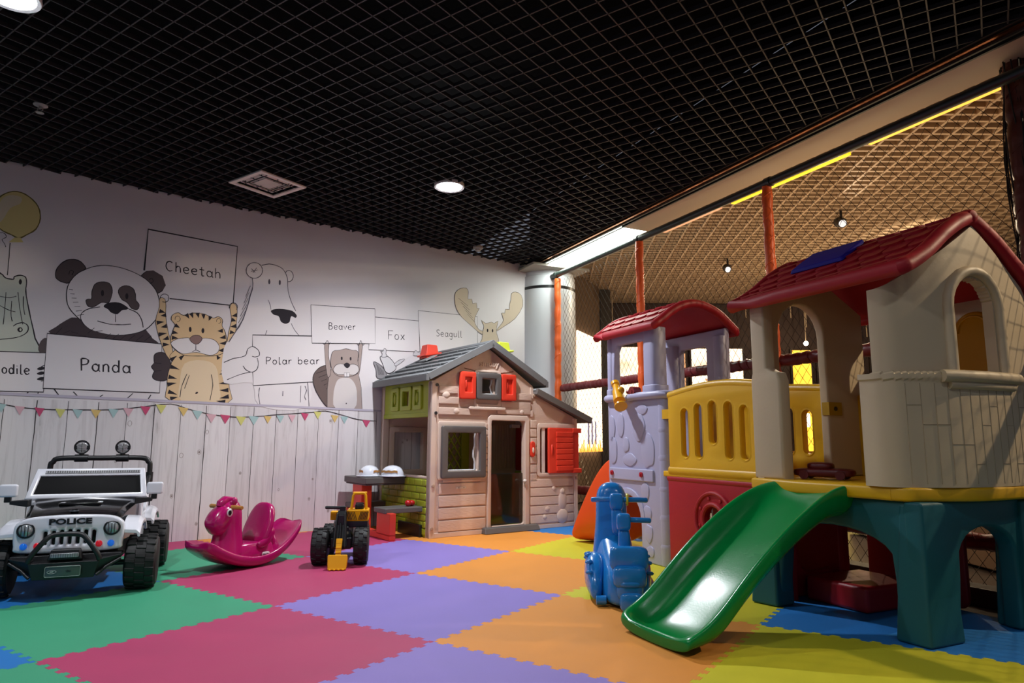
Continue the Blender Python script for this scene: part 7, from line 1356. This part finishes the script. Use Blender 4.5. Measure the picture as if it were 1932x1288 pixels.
# bonnet
def hood_ring(y, w, z0, zt): return [(CX-w, y, z0), (CX-w*1.0, y, zt-.03), (CX-w*.9, y, zt-.008), (CX-w*.45, y, zt), (CX, y, zt+.004), (CX+w*.45, y, zt), (CX+w*.9, y, zt-.008), (CX+w, y, zt-.03), (CX+w, y, z0)]
mb = MB(); mb.m(jb); mb.loft([hood_ring(-.06, .2, .25, .388), hood_ring(-.03, .212, .25, .405), hood_ring(.08, .23, .25, .43), hood_ring(.22, .25, .25, .45), hood_ring(.3, .262, .25, .46), hood_ring(.33, .262, .25, .455)])
hd = mb.build('bonnet', parent=jeep, bev=.006, angle=50)
mb = MB(); mb.m(jb); mb.plate(rrect(CX-.1, .1, CX+.1, .2, .02), [rrect(CX-.075, .12, CX+.075, .18, .01)], .012, .004, at(z=.441) @ Matrix.Rotation(0, 4, 'X')); mb.ball((CX, -.02, .417), .02, .012, .01); mb.build('bonnet_vent', parent=hd)
mb = MB(); mb.m(mat('badge_grey', '6E737C', .3, metal=.8)); mb.plate(ell(CX, -.035, .022, .008, 20), [], .004, .001, at(z=.418)); mb.build('badge', parent=hd)
# mudguards
for sx in (-1, 1):
    for (ya, yb, nm) in ((-.085, .26, 'front'), (.5, .86, 'rear')):
        mb = MB(); mb.m(jw); yc = (ya+yb)/2; hl_ = (yb-ya)/2; rings = []
        for k in range(11):
            t = -1+.2*k; y = yc+hl_*t; z = .31+.055*(1-abs(t)**2.6)
            xi = CX+sx*.232; xo = CX+sx*(.33 if nm == 'rear' else .315); rings.append([(xi, y, z+.012), (xo-sx*.02, y, z+.006), (xo, y, z-.012), (xo, y, z-.03), (xo-sx*.012, y, z-.03), (xo-sx*.016, y, z-.012), (xi, y, z-.006)])
        mb.loft(rings); mb.build('mudguard', parent=jeep, bev=.003, angle=50)
# tub with sides and seats
mb = MB(); mb.m(jw)
for sx in (-1, 1):
    M_ = at(x=CX+sx*.262) @ YZ; mb.plate([(.3, .2), (.5, .2), (.52, .3), (.86, .3), (.88, .44), (.6, .45), (.55, .36), (.4, .35), (.36, .45), (.3, .45)], [], .03, .006, M_)
mb.box(CX-.25, .86, .22, CX+.25, .89, .43); mb.build('tub', parent=jeep)
mb = MB(); mb.m(jp); mb.box(CX-.2, .5, .25, CX+.2, .7, .32); mb.plate(rrect(CX-.2, .3, CX-.01, .56, .04), [], .05, .015, at(y=.74) @ XZ); mb.plate(rrect(CX+.01, .3, CX+.2, .56, .04), [], .05, .015, at(y=.74) @ XZ); mb.box(CX-.24, .33, .25, CX+.24, .37, .43); mb.build('seat', parent=jeep, bev=.01)
mb = MB(); mb.m(jp); mb.tube([(CX-.12+.06*math.cos(a), .42+.03*math.sin(a), .47+.05*math.sin(a)) for a in [2*PI*k/20 for k in range(20)]], .009, 8, closed=True); mb.cyl((CX-.12, .37, .42), (CX-.12, .42, .47), .012); mb.build('steering_wheel', parent=jeep)
# windscreen
def wsq(x0, x1, t0, t1): return None
WSM = Matrix(((1, 0, 0, CX), (0, .5, -.866, .32), (0, .866, .5, .452), (0, 0, 0, 1)))
mb = MB(); mb.m(jw); mb.plate([(-.298, 0), (.298, 0), (.268, .185), (-.268, .185)], [[(-.262, .028), (.262, .028), (.245, .138), (-.245, .138)]], .028, .007, WSM); ws = mb.build('windscreen_frame', parent=jeep)
mb = MB(); mb.m(mat('pane_black', '08080A', .6, spec=.15)); mb.plate([(-.265, .025), (.265, .025), (.248, .14), (-.248, .14)], [], .008, .001, WSM); mb.build('windscreen_pane', parent=ws)
mb = MB(); mb.m(mat('vent_strip', '77797E', .4)); O = mb.M; mb.M = WSM; mb.box(-.225, .15, .012, .245, .168, .018); mb.m(mat('slot_dark', '2A2B2E', .5)); [mb.box(-.215+.0115*k, .153, .017, -.209+.0115*k, .165, .0195) for k in range(40)]; mb.M = O; mb.build('vent_strip', parent=ws)
for sx in (-1, 1):
    mb = MB(); mb.m(jw); x = CX+sx*.345; mb.plate(rrect(x-.042, .478, x+.042, .545, .012), [], .03, .01, at(y=.2) @ XZ); mr_ = mb.build('side_mirror', parent=jeep)
    mb = MB(); mb.m(jp); mb.hexa([(CX+sx*.25, .18, .425), (x-sx*.01, .19, .44), (x-sx*.01, .23, .44), (CX+sx*.25, .26, .425)], [(CX+sx*.25, .18, .462), (x-sx*.01, .19, .458), (x-sx*.01, .23, .458), (CX+sx*.25, .26, .462)]); mb.box(x-.018, .2, .45, x+.012, .225, .49); mb.build('mirror_arm', parent=mr_, bev=.003)
# bumper, bull bar, plate, light bar
mb = MB(); mb.m(jp); mb.hexa([(CX-.13, -.17, .105), (CX+.13, -.17, .105), (CX+.14, -.05, .11), (CX-.14, -.05, .11)], [(CX-.15, -.18, .185), (CX+.15, -.18, .185), (CX+.16, -.05, .19), (CX-.16, -.05, .19)])
for sx in (-1, 1): mb.hexa([(CX+sx*.12, -.165, .11), (CX+sx*.15, -.13, .115), (CX+sx*.15, -.04, .12), (CX+sx*.12, -.04, .12)], [(CX+sx*.14, -.175, .19), (CX+sx*.245, -.125, .205), (CX+sx*.245, -.03, .205), (CX+sx*.14, -.04, .2)]); mb.tube([(CX+sx*.14, -.17, .115), (CX+sx*.18, -.15, .15), (CX+sx*.24, -.125, .185)], .008, 8)
mb.hexa([(CX-.235, -.12, .185), (CX+.235, -.12, .185), (CX+.235, -.05, .185), (CX-.235, -.05, .185)], [(CX-.24, -.115, .212), (CX+.24, -.115, .212), (CX+.24, -.05, .212), (CX-.24, -.05, .212)])
mb.build('bumper', parent=jeep, bev=.006)
mb = MB(); mb.m(jp); mb.tube(smoothpts([(CX-.15, -.17, .19), (CX-.14, -.175, .22), (CX-.09, -.17, .29), (CX-.06, -.16, .313), (CX, -.16, .318), (CX+.06, -.16, .313), (CX+.09, -.17, .29), (CX+.14, -.175, .22), (CX+.15, -.17, .19)], False, 3), .0125, 12); mb.build('bull_bar', parent=jeep)
mb = MB(); mb.m(jp); mb.hexa([(CX-.075, -.17, .195), (CX+.075, -.17, .195), (CX+.075, -.12, .195), (CX-.075, -.12, .195)], [(CX-.06, -.165, .245), (CX+.06, -.165, .245), (CX+.06, -.12, .245), (CX-.06, -.12, .245)]); lb_ = mb.build('light_bar', parent=jeep, bev=.006)
mb = MB(); mb.m(mat('led_grey', '9A9CA0', .25, metal=.3, mott=.3)); P3(mb, rrect(CX-.06, .207, CX+.06, .228, .004), [], .012, .002, -.173)
mb.m(mat('slot_dark', '2A2B2E', .5)); [P3(mb, rrect(CX-.056+.01*k, .208, CX-.0545+.01*k, .227, .0005), [], .002, .0005, -.1795) for k in range(12)]; mb.build('led_strip', parent=lb_)
mb = MB(); mb.m(mat('plate_dark', '59645F', .3, metal=.5, mott=.3)); P3(mb, rrect(CX-.077, .117, CX+.077, .17, .008), [], .008, .002, -.183); pl_ = mb.build('number_plate', parent=jeep)
mb = MB(); mb.m(mat('plate_mark', 'A9B4B0', .4)); P3(mb, ell(CX-.045, .143, .02, .0085, 20), [ell(CX-.045, .143, .018, .0068, 20)], .002, .0005, -.188); P3(mb, rrect(CX-.075, .119, CX+.075, .168, .007), [rrect(CX-.0735, .1205, CX+.0735, .1665, .006)], .002, .0005, -.188); text_bm(mb, 'JEEP', .0085, at(CX-.045, -.189, .1435) @ XZ, .001, .0003)
mb.m(mat('letter_black', '101014')); text_bm(mb, '1361', .013, at(CX+.025, -.1885, .144) @ XZ, .001, .0003); mb.build('plate_marks', parent=pl_)
# roll bar with two round lamps
mb = MB(); mb.m(jp); mb.tube(smoothpts([(CX-.268, .7, .3), (CX-.268, .7, .6), (CX-.255, .7, .645), (CX-.215, .7, .668), (CX, .7, .668), (CX+.215, .7, .668), (CX+.255, .7, .645), (CX+.268, .7, .6), (CX+.268, .7, .3)], False, 4), .0155, 12)
for sx in (-1, 1): mb.tube([(CX+sx*.268, .7, .56), (CX+sx*.27, .55, .5), (CX+sx*.265, .42, .46)], .011, 10); mb.cyl((CX+sx*.11-.035, .7, .668), (CX+sx*.11+.035, .7, .668), .023, 16); mb.cyl((CX+sx*.268, .7, .52), (CX+sx*.268, .7, .58), .021, 12)
rb = mb.build('roll_bar', parent=jeep)
for sx in (-1, 1):
    M_ = at(CX+sx*.11, .69, .735) @ Matrix.Rotation(R(90), 4, 'X') @ Matrix.Scale(1.12, 4)
    mb = MB(); mb.m(jp); mb.lathe([(.001, -.035), (.02, -.03), (.036, -.012), (.038, .008), (.033, .008), (.03, -.006), (.001, -.006)], n=24, M=M_); mb.cyl((CX+sx*.11, .7, .68), (CX+sx*.11, .7, .7), .014); mb.box(CX+sx*.11-.041, .685, .722, CX+sx*.11+.041, .7, .744)
    lp = mb.build('roof_lamp', parent=jeep)
    mb = MB(); mb.m(mat('lamp_lens', 'D8D8DC', .15, metal=.3, coat=.6, mott=.25)); mb.lathe([(.001, .008), (.02, .006), (.032, .0), (.001, -.004)], n=24, M=M_); mb.build('lens', parent=lp)
    mb = MB(); mb.m(jp); [mb.cyl((CX+sx*.11-.029+abs(q)*.3, .678, .733+q), (CX+sx*.11+.029-abs(q)*.3, .678, .733+q), .0013, 5) for q in (-.02, -.01, 0, .01, .02)]; mb.cyl((CX+sx*.11, .678, .705), (CX+sx*.11, .678, .762), .0013, 5); mb.build('lamp_grid', parent=lp)
# ============================================================ ROCKING HORSE  (x from tail to nose)
HOa = V(-1.69, 4.46, 0); hd_ = V(-.48, -.877, 0); HRR = math.atan2(hd_.y, hd_.x)
horse = empty('rocking_horse', HOa, HRR, 'glossy magenta plastic rocking horse with tan handles and a high seat back', 'rocking horse')
horse.scale = (1.07, 1.07, 1.0)
pk = mat('horse_magenta', 'B00E62', .24, coat=.4, bump=.06, bscale=50)
mb = MB(); mb.m(pk); rings = []
for k in range(25):
    x = -.36+.71*k/24; zb = .0+(1.6 if x < 0 else 1.15)*x*x
    e = abs(x)/.36; w = .148*(1-.3*e**3.5); tk = .062
    if k in (0, 24): w *= .82; tk = .045
    flo = zb+tk
    rings.append([(x, -w*.62, zb), (x, -w*.9, zb+.008), (x, -w, zb+.028), (x, -w*.98, flo+.006), (x, -w*.9, flo+.008), (x, -w*.8, flo-.012), (x, 0, flo-.014), (x, w*.8, flo-.012), (x, w*.9, flo+.008), (x, w*.98, flo+.006), (x, w, zb+.028), (x, w*.9, zb+.008), (x, w*.62, zb)])
mb.loft(rings); rk = mb.build('rocker_hull', parent=horse, sub=1)
def ring3(c, d, rx, ry, n=14, e=.75):
    d = Vector(d).normalized(); side = V(0, 1, 0); up = d.cross(side).normalized(); sg = lambda v: math.copysign(abs(v)**e, v)
    return [Vector(c)+side*(rx*sg(math.cos(2*PI*k/n)))+up*(ry*sg(math.sin(2*PI*k/n))) for k in range(n)]
mb = MB(); mb.m(pk)
mb.loft([ring3((-.0, 0, .02), (0, 0, 1), .11, .19, 20), ring3((-.0, 0, .08), (0, 0, 1), .1, .18, 20), ring3((-.01, 0, .125), (0, 0, 1), .09, .16, 20), ring3((-.01, 0, .142), (0, 0, 1), .084, .14, 20), ring3((-.01, 0, .146), (0, 0, 1), .06, .11, 20)])
mb.loft([ring3((.12, 0, .06), (0, 0, 1), .1, .1, 18), ring3((.145, 0, .09), (.05, 0, 1), .09, .1, 18), ring3((.135, 0, .16), (.05, 0, 1), .076, .082, 18), ring3((.135, 0, .225), (.1, 0, 1), .068, .074, 18), ring3((.14, 0, .28), (.2, 0, 1), .066, .08, 18), ring3((.145, 0, .335), (.3, 0, 1), .066, .084, 18), ring3((.15, 0, .375), (.3, 0, 1), .058, .07, 18), ring3((.152, 0, .402), (.3, 0, 1), .04, .046, 18), ring3((.153, 0, .41), (.3, 0, 1), .02, .022, 18)])
mb.loft([ring3((.1, 0, .35), (1, 0, -.7), .03, .03, 16), ring3((.13, 0, .34), (1, 0, -.7), .062, .068, 16), ring3((.165, 0, .318), (1, 0, -.7), .067, .078, 16), ring3((.2, 0, .29), (1, 0, -.7), .066, .076, 16), ring3((.228, 0, .262), (1, 0, -.65), .064, .068, 16), ring3((.244, 0, .246), (1, 0, -.65), .054, .054, 16), ring3((.252, 0, .239), (1, 0, -.65), .03, .03, 16)])
hb = mb.build('body', parent=horse, sub=1, merge=False)
mb = MB(); mb.m(pk)
mb.loft([ring3((.2, 0, .375), (-.6, 0, 1), .02, .02, 12), ring3((.19, 0, .395), (-.8, 0, 1), .028, .026, 12), ring3((.165, 0, .415), (-1, 0, .2), .03, .024, 12), ring3((.13, 0, .412), (-1, 0, -.5), .028, .022, 12), ring3((.09, 0, .38), (-.6, 0, -1), .024, .02, 12), ring3((.07, 0, .33), (-.2, 0, -1), .018, .016, 12)])
for sx in (-1, 1): mb.ball((.135, sx*.045, .408), .018, .014, .024, 12)
mb.build('mane', parent=horse, merge=False)
mb = MB(); mb.m(pk); rings = []
for k, (x, z, w, t) in enumerate(((-.055, .11, .105, .036), (-.07, .17, .115, .032), (-.09, .23, .114, .03), (-.11, .29, .104, .028), (-.125, .338, .086, .026), (-.133, .366, .058, .022), (-.135, .378, .025, .012))): rings.append(ring3((x, 0, z), (-.25, 0, 1), w, t, 18, .6))
mb.loft(rings)
for sx in (-1, 1): mb.loft([ring3((.0, sx*.088, .125), (1, 0, 0), .014, .02, 10), ring3((-.06, sx*.096, .13), (1, 0, -.3), .016, .03, 10), ring3((-.09, sx*.1, .17), (.4, 0, -1), .016, .03, 10), ring3((-.11, sx*.098, .23), (.3, 0, -1), .013, .026, 10)])
mb.loft([ring3((-.12, 0, .24), (-1, 0, 0), .02, .05, 10), ring3((-.165, 0, .21), (-.5, 0, -1), .03, .03, 10), ring3((-.18, 0, .17), (-.2, 0, -1), .026, .024, 10), ring3((-.2, 0, .1), (-.2, 0, -1), .034, .03, 10), ring3((-.19, 0, .05), (0, 0, -1), .05, .05, 10)])
mb.build('seat_back', parent=horse, sub=1, merge=False)['label'] = 'high rounded seat back with moulded tail'
mb = MB(); mb.m(mat('handle_tan', 'B57C38', .45)); mb.tube([(.155, -.135, .372), (.155, -.13, .372), (.155, -.06, .372), (.155, .06, .372), (.155, .13, .372), (.155, .135, .372)], [.01, .0125, .0125, .0125, .0125, .01], 14); mb.build('handle', parent=horse)['label'] = 'tan dowel handle'
for sx in (-1, 1):
    mb = MB(); mb.m(mat('eye_white', 'E8E4E0', .3)); mb.ball((.178, sx*.0635, .342), .02, .009, .026, 16); ey = mb.build('eye', parent=horse)
    mb = MB(); mb.m(mat('eye_black', '0A0A0C', .2)); mb.ball((.183, sx*.07, .342), .011, .005, .016, 14); mb.build('pupil', parent=ey)
mb = MB(); mb.m(mat('logo_white', 'E0DEDE', .4)); MH = at(-.06, .106, .068) @ XZ @ Matrix.Rotation(PI, 4, 'Y'); mb.plate(rrect(-.028, -.013, .028, .013, .0128, 5), [], .006, .001, MH); mb.m(mat('logo_dark', '3A3038', .4)); text_bm(mb, 'little tikes', .011, MH @ at(z=.004), .001, .0002); mb.build('oval_badge', parent=horse)
# ============================================================ RIDE-ON DIGGER (front towards -y)
dg = empty('toy_digger', (-1.09, 4.47, 0), R(9), 'black and yellow toy digger with a little yellow bucket and knobbly tyres', 'toy digger')
dk = mat('digger_black', '17191D', .38, bump=.1, bscale=80); dy = mat('digger_yellow', 'E9A802', .45, spec=.25)
for (a, b, yc, r) in ((-.175, -.075, .02, .115), (.085, .175, .02, .115), (-.15, -.07, .42, .105), (.08, .16, .42, .105)):
    wheel(dg, a, b, yc, r, mat('hub_dark', '26282C', .4), 'wheel', 14)
mb = MB(); mb.m(dk); mb.box(-.06, -.03, .1, .07, .5, .17); mb.cyl((-.1, .02, .115), (.1, .02, .115), .012); mb.cyl((-.1, .42, .105), (.1, .42, .105), .012); mb.ball((0, .04, .16), .075, .08, .075, 14); mb.box(-.035, .1, .16, .05, .42, .21); mb.sell((0, .3, .23), .07, .14, .03, .6)
mb.box(-.05, .0, .17, .05, .16, .235); mb.build('chassis', parent=dg, bev=.008)
mb = MB(); mb.m(dk); mb.hexa([(-.045, -.07, .125), (.045, -.07, .125), (.045, -.03, .12), (-.045, -.03, .12)], [(-.022, .0, .335), (.028, .0, .335), (.028, .06, .335), (-.022, .06, .335)]); mb.box(-.018, -.03, .25, .02, -.01, .31)
for sx in (-1, 1): mb.tube([(sx*.034, -.085, .12), (sx*.03, -.05, .22), (sx*.022, -.012, .32)], .008, 6)
mb.cyl((0, -.07, .13), (0, -.03, .26), .01, 10); mb.box(-.012, .0, .33, .024, .05, .362); bm_ = mb.build('boom', parent=dg, bev=.004)
mb = MB(); mb.m(dk); mb.tube([(-.105, .02, .355), (-.098, .02, .355), (.02, .02, .352)], [.008, .011, .009], 12); mb.build('handle_bar', parent=dg)
mb = MB(); mb.m(dy); mb.hexa([(-.017, -.145, .055), (.013, -.145, .055), (.013, -.12, .04), (-.017, -.12, .04)], [(-.019, -.085, .175), (.019, -.085, .175), (.019, -.055, .165), (-.019, -.055, .165)])
for k in range(4): mb.box(-.019, -.15+.017*k, .065+.027*k, .017, -.13+.017*k, .072+.027*k)
mb.build('dipper_arm', parent=dg, bev=.003)
mb = MB(); mb.m(dy); out = [(-.06, .085), (.055, .085), (.052, .005), (-.057, .005)]
mb.hexa([(-.05, -.2, .006), (.05, -.2, .006), (.05, -.19, .004), (-.05, -.19, .004)], [(-.058, -.165, .086), (.058, -.165, .086), (.058, -.156, .088), (-.058, -.156, .088)])
mb.hexa([(-.05, -.2, .004), (.05, -.2, .004), (.05, -.11, .004), (-.05, -.11, .004)], [(-.05, -.2, .012), (.05, -.2, .012), (.05, -.11, .012), (-.05, -.11, .012)])
for sx in (-1, 1): mb.hexa([(sx*.05-.004, -.2, .005), (sx*.05+.004, -.2, .005), (sx*.05+.004, -.11, .005), (sx*.05-.004, -.11, .005)], [(sx*.056-.004, -.165, .085), (sx*.056+.004, -.165, .085), (sx*.056+.004, -.12, .06), (sx*.056-.004, -.12, .06)])
for k in range(4): mb.box(-.046+.026*k, -.212, .003, -.034+.026*k, -.195, .011)
mb.build('bucket', parent=dg, bev=.003)
mb = MB(); mb.m(dk); mb.box(.02, .04, .225, .165, .22, .265); mb.build('cab_base', parent=dg, bev=.006)
mb = MB(); mb.m(dy); mb.box(.03, .04, .265, .168, .2, .335); mb.box(-.075, .06, .27, -.035, .13, .325); mb.box(-.04, .05, .3, .03, .12, .325); cbo = mb.build('cab', parent=dg, bev=.005)
mb = MB(); mb.m(mat('hatch_black', '14120C', .5))
for sx in (-1, 1):
    for k in range(6):
        x = .099+sx*(.006+.0095*k); mb.hexa([(x-.0018, .036, .274), (x+.0018, .036, .274), (x+.0018, .041, .274), (x-.0018, .041, .274)], [(x+sx*.016-.0018, .036, .324), (x+sx*.016+.0018, .036, .324), (x+sx*.016+.0018, .041, .324), (x+sx*.016-.0018, .041, .324)])
mb.build('hatch_stripes', parent=cbo)
mb = MB(); mb.m(dy); mb.tube([(.055, .07, .33), (.065, .08, .425), (.075, .085, .438), (.135, .085, .438), (.145, .08, .425), (.152, .07, .33)], .0095, 8); mb.box(.062, .08, .43, .15, .14, .445); mb.build('roll_cage', parent=cbo, bev=.002)
mb = MB(); mb.m(dk); mb.sell((.105, .12, .35), .03, .03, .02, .5); mb.box(.08, .13, .34, .13, .145, .375); mb.build('cab_seat', parent=cbo)
# ============================================================ BLUE TWO-SEAT ROCKER  (y away from the camera)
sc = empty('blue_rocker', (.525, 3.33, 0), R(-4), 'blue plastic motor scooter rocker with two handlebars beside the green slide', 'ride-on rocker')
bl = mat('rocker_blue', '1B7FCC', .26, coat=.45, bump=.05, bscale=40)
def zring(cx, cy, z, rx, ry, e=.7, n=20):
    sg = lambda v: math.copysign(abs(v)**e, v)
    return [(cx+rx*sg(math.cos(2*PI*k/n)), cy+ry*sg(math.sin(2*PI*k/n)), z) for k in range(n)]
mb = MB(); mb.m(bl)
# front shield: tall rounded slab
mb.loft([zring(-.0, .4, .03, .13, .1), zring(-.005, .4, .12, .125, .1), zring(-.012, .4, .25, .1, .08), zring(-.015, .41, .36, .085, .07), zring(-.015, .42, .42, .083, .07), zring(-.015, .42, .48, .083, .066), zring(-.015, .42, .525, .074, .058), zring(-.015, .42, .555, .052, .04), zring(-.015, .42, .567, .02, .016)])
fs = mb.build('front_shield', parent=sc, sub=1)
mb = MB(); mb.m(bl)
def yring(y, cx, w0, w1, z0, z1, n=8): return [(cx-w0, y, z0), (cx+w0, y, z0), (cx+w0*1.0, y, z0+(z1-z0)*.3), (cx+w1*1.05, y, z0+(z1-z0)*.75), (cx+w1*.8, y, z1), (cx-w1*.8, y, z1), (cx-w1*1.05, y, z0+(z1-z0)*.75), (cx-w0*1.0, y, z0+(z1-z0)*.3)]
mb.loft([yring(-.0, .03, .05, .05, .02, .1), yring(.03, .02, .08, .075, .008, .17), yring(.1, .01, .09, .08, .0, .2), yring(.2, .005, .11, .075, .0, .22), yring(.32, -.005, .13, .085, .0, .3), yring(.42, -.01, .12, .08, .01, .35), yring(.52, -.01, .09, .06, .05, .3)])
mb.loft([yring(.14, .03, .15, .06, .03, .12), yring(.3, .04, .17, .08, .02, .2), yring(.42, .03, .14, .08, .04, .25)])
mb.build('body', parent=sc, sub=2, merge=False)
for sx in (-1, 1):
    mb = MB(); mb.m(bl); rings = []
    for k in range(15):
        t = k/14; y = .1+.36*t; h = .205*math.sin(PI*min(max(t, .03), .97))**.45; w = .052*math.sin(PI*min(max(t, .03), .97))**.4*(1+.06*(k % 2)); rings.append(zring(0, 0, 0, 1, 1) and [(sx*.115+w*math.copysign(abs(math.cos(2*PI*q/14))**.7, math.cos(2*PI*q/14)), y, .02+h*.5+h*.5*math.copysign(abs(math.sin(2*PI*q/14))**.7, math.sin(2*PI*q/14))) for q in range(14)])
    mb.loft(rings)
    for k in range(5): a = R(25+28*k); mb.tube([(sx*(.115+.02)-sx*.01, .28-.165*math.cos(a), .1+.115*math.sin(a)), (sx*(.17), .28-.165*math.cos(a), .1+.105*math.sin(a))], .012, 8)
    mb.build('side_fender', parent=sc, sub=1, merge=False)
    mb = MB(); mb.m(bl); mb.cyl((sx*.07, .07, .03), (sx*.12, .07, .03), .022, 14); mb.build('foot_peg', parent=sc, bev=.004)
# handlebars
def bars(cx, cy, z, zb, w, names):
    mb = MB(); mb.m(bl); mb.sell((cx, cy, z-.01), .036, .034, .042, .45); mb.loft([zring(cx+.005, cy, zb, .034, .026), zring(cx+.005, cy, (z+zb)/2, .03, .024), zring(cx, cy, z-.03, .03, .026)]); st = mb.build(names, parent=sc, sub=1, merge=False)
    for a, b in w:
        mb = MB(); mb.m(bl); mb.tube([(cx+a, cy, z), (cx+b-math.copysign(.006, b-a), cy, z-.002), (cx+b, cy, z-.002)], [.0125, .0135, .009], 12); mb.build('grip', parent=st)
    return st
s1 = bars(-.0, .26, .488, .3, ((-.03, -.13), (.03, .16)), 'steering_column'); s2 = bars(.022, .12, .402, .18, ((.03, .135),), 'steering_column')
mb = MB(); mb.m(mat('ring_yellow', 'D8C81E', .4)); mb.tube([(.055, .26+.02*math.cos(a), .488+.026*math.sin(a)) for a in [2*PI*k/16 for k in range(16)]], .006, 6, closed=True); mb.build('throttle_ring', parent=s1)
# rear seat back and tail box
mb = MB(); mb.m(bl); mb.sell((.035, .02, .235), .092, .032, .055, .4); mb.sell((.035, .1, .185), .08, .09, .025, .5); mb.build('rear_seat', parent=sc)
mb = MB(); mb.m(bl); mb.sell((.035, -.0, .155), .08, .045, .05, .45); mb.sell((.035, -.0, .1), .062, .04, .05, .5); mb.sell((.04, -.01, .045), .055, .045, .045, .5); mb.sell((.035, -.03, .125), .05, .018, .014, .6); mb.build('tail_box', parent=sc)
